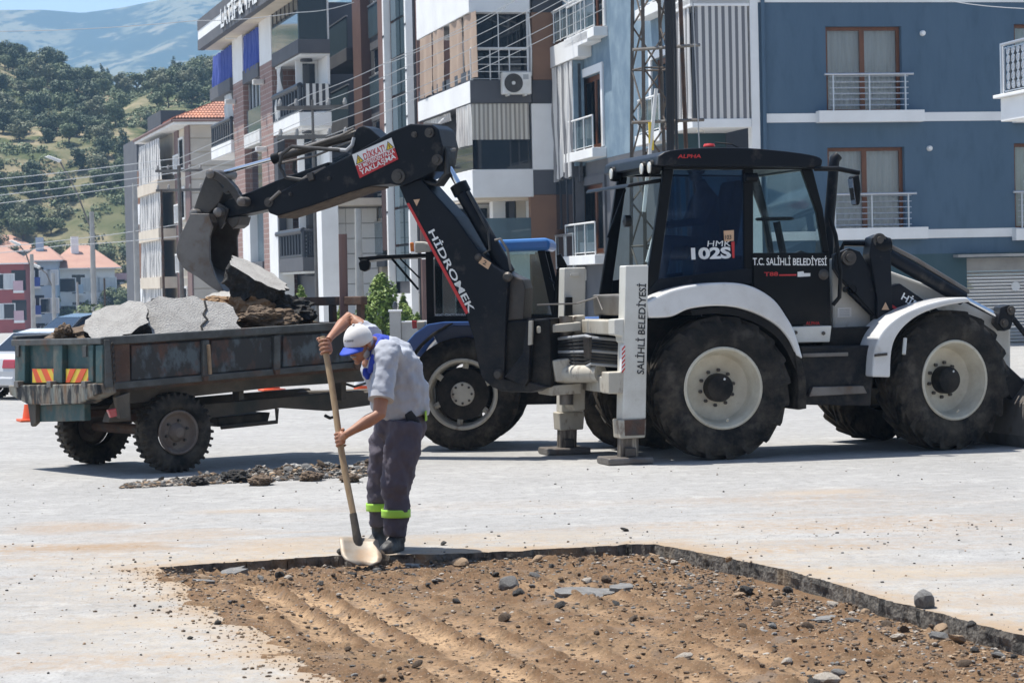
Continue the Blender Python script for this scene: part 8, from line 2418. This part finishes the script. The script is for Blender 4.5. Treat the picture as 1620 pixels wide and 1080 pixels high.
b2 = boot(J(604, 850, Dn + .34), J(582, 858, Dn + .2), 0); cloth_mods(b2.build('boot', 'boot', WK), .007, disp=.008, size=.04, smooth=2)
# shovel: a thing of its own, held in both hands
SF = Frame(WF.world(sh_bot), 0); SF.O.z = 0
SH = root('shovel', SF, 'long handled shovel with a worn wooden shaft held by the worker', 'shovel')
sl = lambda p: WF.world(p) - SF.O
a, b_ = sl(sh_top - sdir * .02), sl(sh_bot - sdir * .10)
MB().tube([a.lerp(b_, t) + Vector((.006 * math.sin(t * 7), 0, 0)) for t in [k / 8 for k in range(9)]], [.019, .0205, .021, .021, .0215, .022, .0215, .021, .02], 12).build('handle', 'wood_handle', SH, smooth=True)
sk0, sk1 = sl(sh_bot - sdir * .16), sl(sh_bot + sdir * .12)
MB().tube([sk0, sk0.lerp(sk1, .4), sk0.lerp(sk1, .75), sk1], [.024, .026, .032, .012], 12).build('socket', 'chassis', SH, smooth=True)
BL = []
tl_, tr2 = J(537, 849, Dn - .46), J(597, 853, Dn - .44); tipc = J(575, 893, Dn - .62)
tipz = -.03
for j in range(7):
    t = j / 6
    row = []
    for i in range(9):
        s = i / 8
        top = tl_.lerp(tr2, s)
        wid = 1.0 if t < .55 else math.sqrt(max(0, 1 - ((t - .55) / .47) ** 2.4))
        cxp = tl_.lerp(tr2, .5).lerp(tipc, t)
        half = (tr2 - tl_) * .5
        p = cxp + half * ((s * 2 - 1) * (1 + .12 * t) * max(wid, .12))
        p.y += .05 * (1 - (s * 2 - 1) ** 2) * (1 - t * .5)
        row.append(sl(p))
    BL.append(row)
mb = MB(); n_ = 9
mb.add([p for r_ in BL for p in r_], [(j * n_ + i, j * n_ + i + 1, (j + 1) * n_ + i + 1, (j + 1) * n_ + i) for j in range(6) for i in range(n_ - 1)])
blo = mb.build('blade', 'spade_steel', SH, smooth='all'); so2 = blo.modifiers.new('thick', 'SOLIDIFY'); so2.thickness = .005

# ---- driver in the digger cab: shade put into one dark colour, face included
OF = Frame(K.world(Vector((sx, 1.12, 0))), K.yaw)
OP = root('person', OF, 'digger driver seated inside the cab, coloured as a dark silhouette', 'person')
zs = z_fl + .52
ob = MB()
limb(ob, [((.02, 0, zs), .15, .18), ((.06, 0, zs + .25), .12, .18), ((.05, 0, zs + .48), .12, .2), ((.02, 0, zs + .58), .07, .08), ((-.01, 0, zs + .66), .055, .055)], (1, 0, 0), 16)
M_ = Matrix(((0, -1, 0), (1, 0, 0), (0, 0, 1))).to_4x4(); M_.translation = Vector((-.03, 0, zs + .78))
head(ob, M_)
for s in (-1, 1):
    limb(ob, [((.03, s * .2, zs + .5), .06, .06), ((-.08, s * .25, zs + .24), .05, .05), ((-.34, s * .2, zs + .22), .035, .035), ((-.4, s * .18, zs + .24), .03, .04)], (0, 1, 0), 10)
    limb(ob, [((.0, s * .1, zs), .09, .09), ((-.4, s * .13, zs + .06), .075, .075), ((-.5, s * .13, zs - .38), .055, .055), ((-.62, s * .13, zs - .42), .04, .05)], (0, 1, 0), 10)
cloth_mods(ob.build('body', 'dark_cloth_and_shade', OP), .012, smooth=3)
hh = MB(); hh.loft([[M_ @ Vector((math.sin(ph) * math.cos(a) * .08, math.sin(ph) * math.sin(a) * .1, .02 + math.cos(ph) * .1)) for a in [2 * math.pi * k / 16 for k in range(16)]] for ph in (.05, .5, .9, 1.3, 1.6)])
hh.build('hair', 'dark_cloth_and_shade', OP, smooth='all')
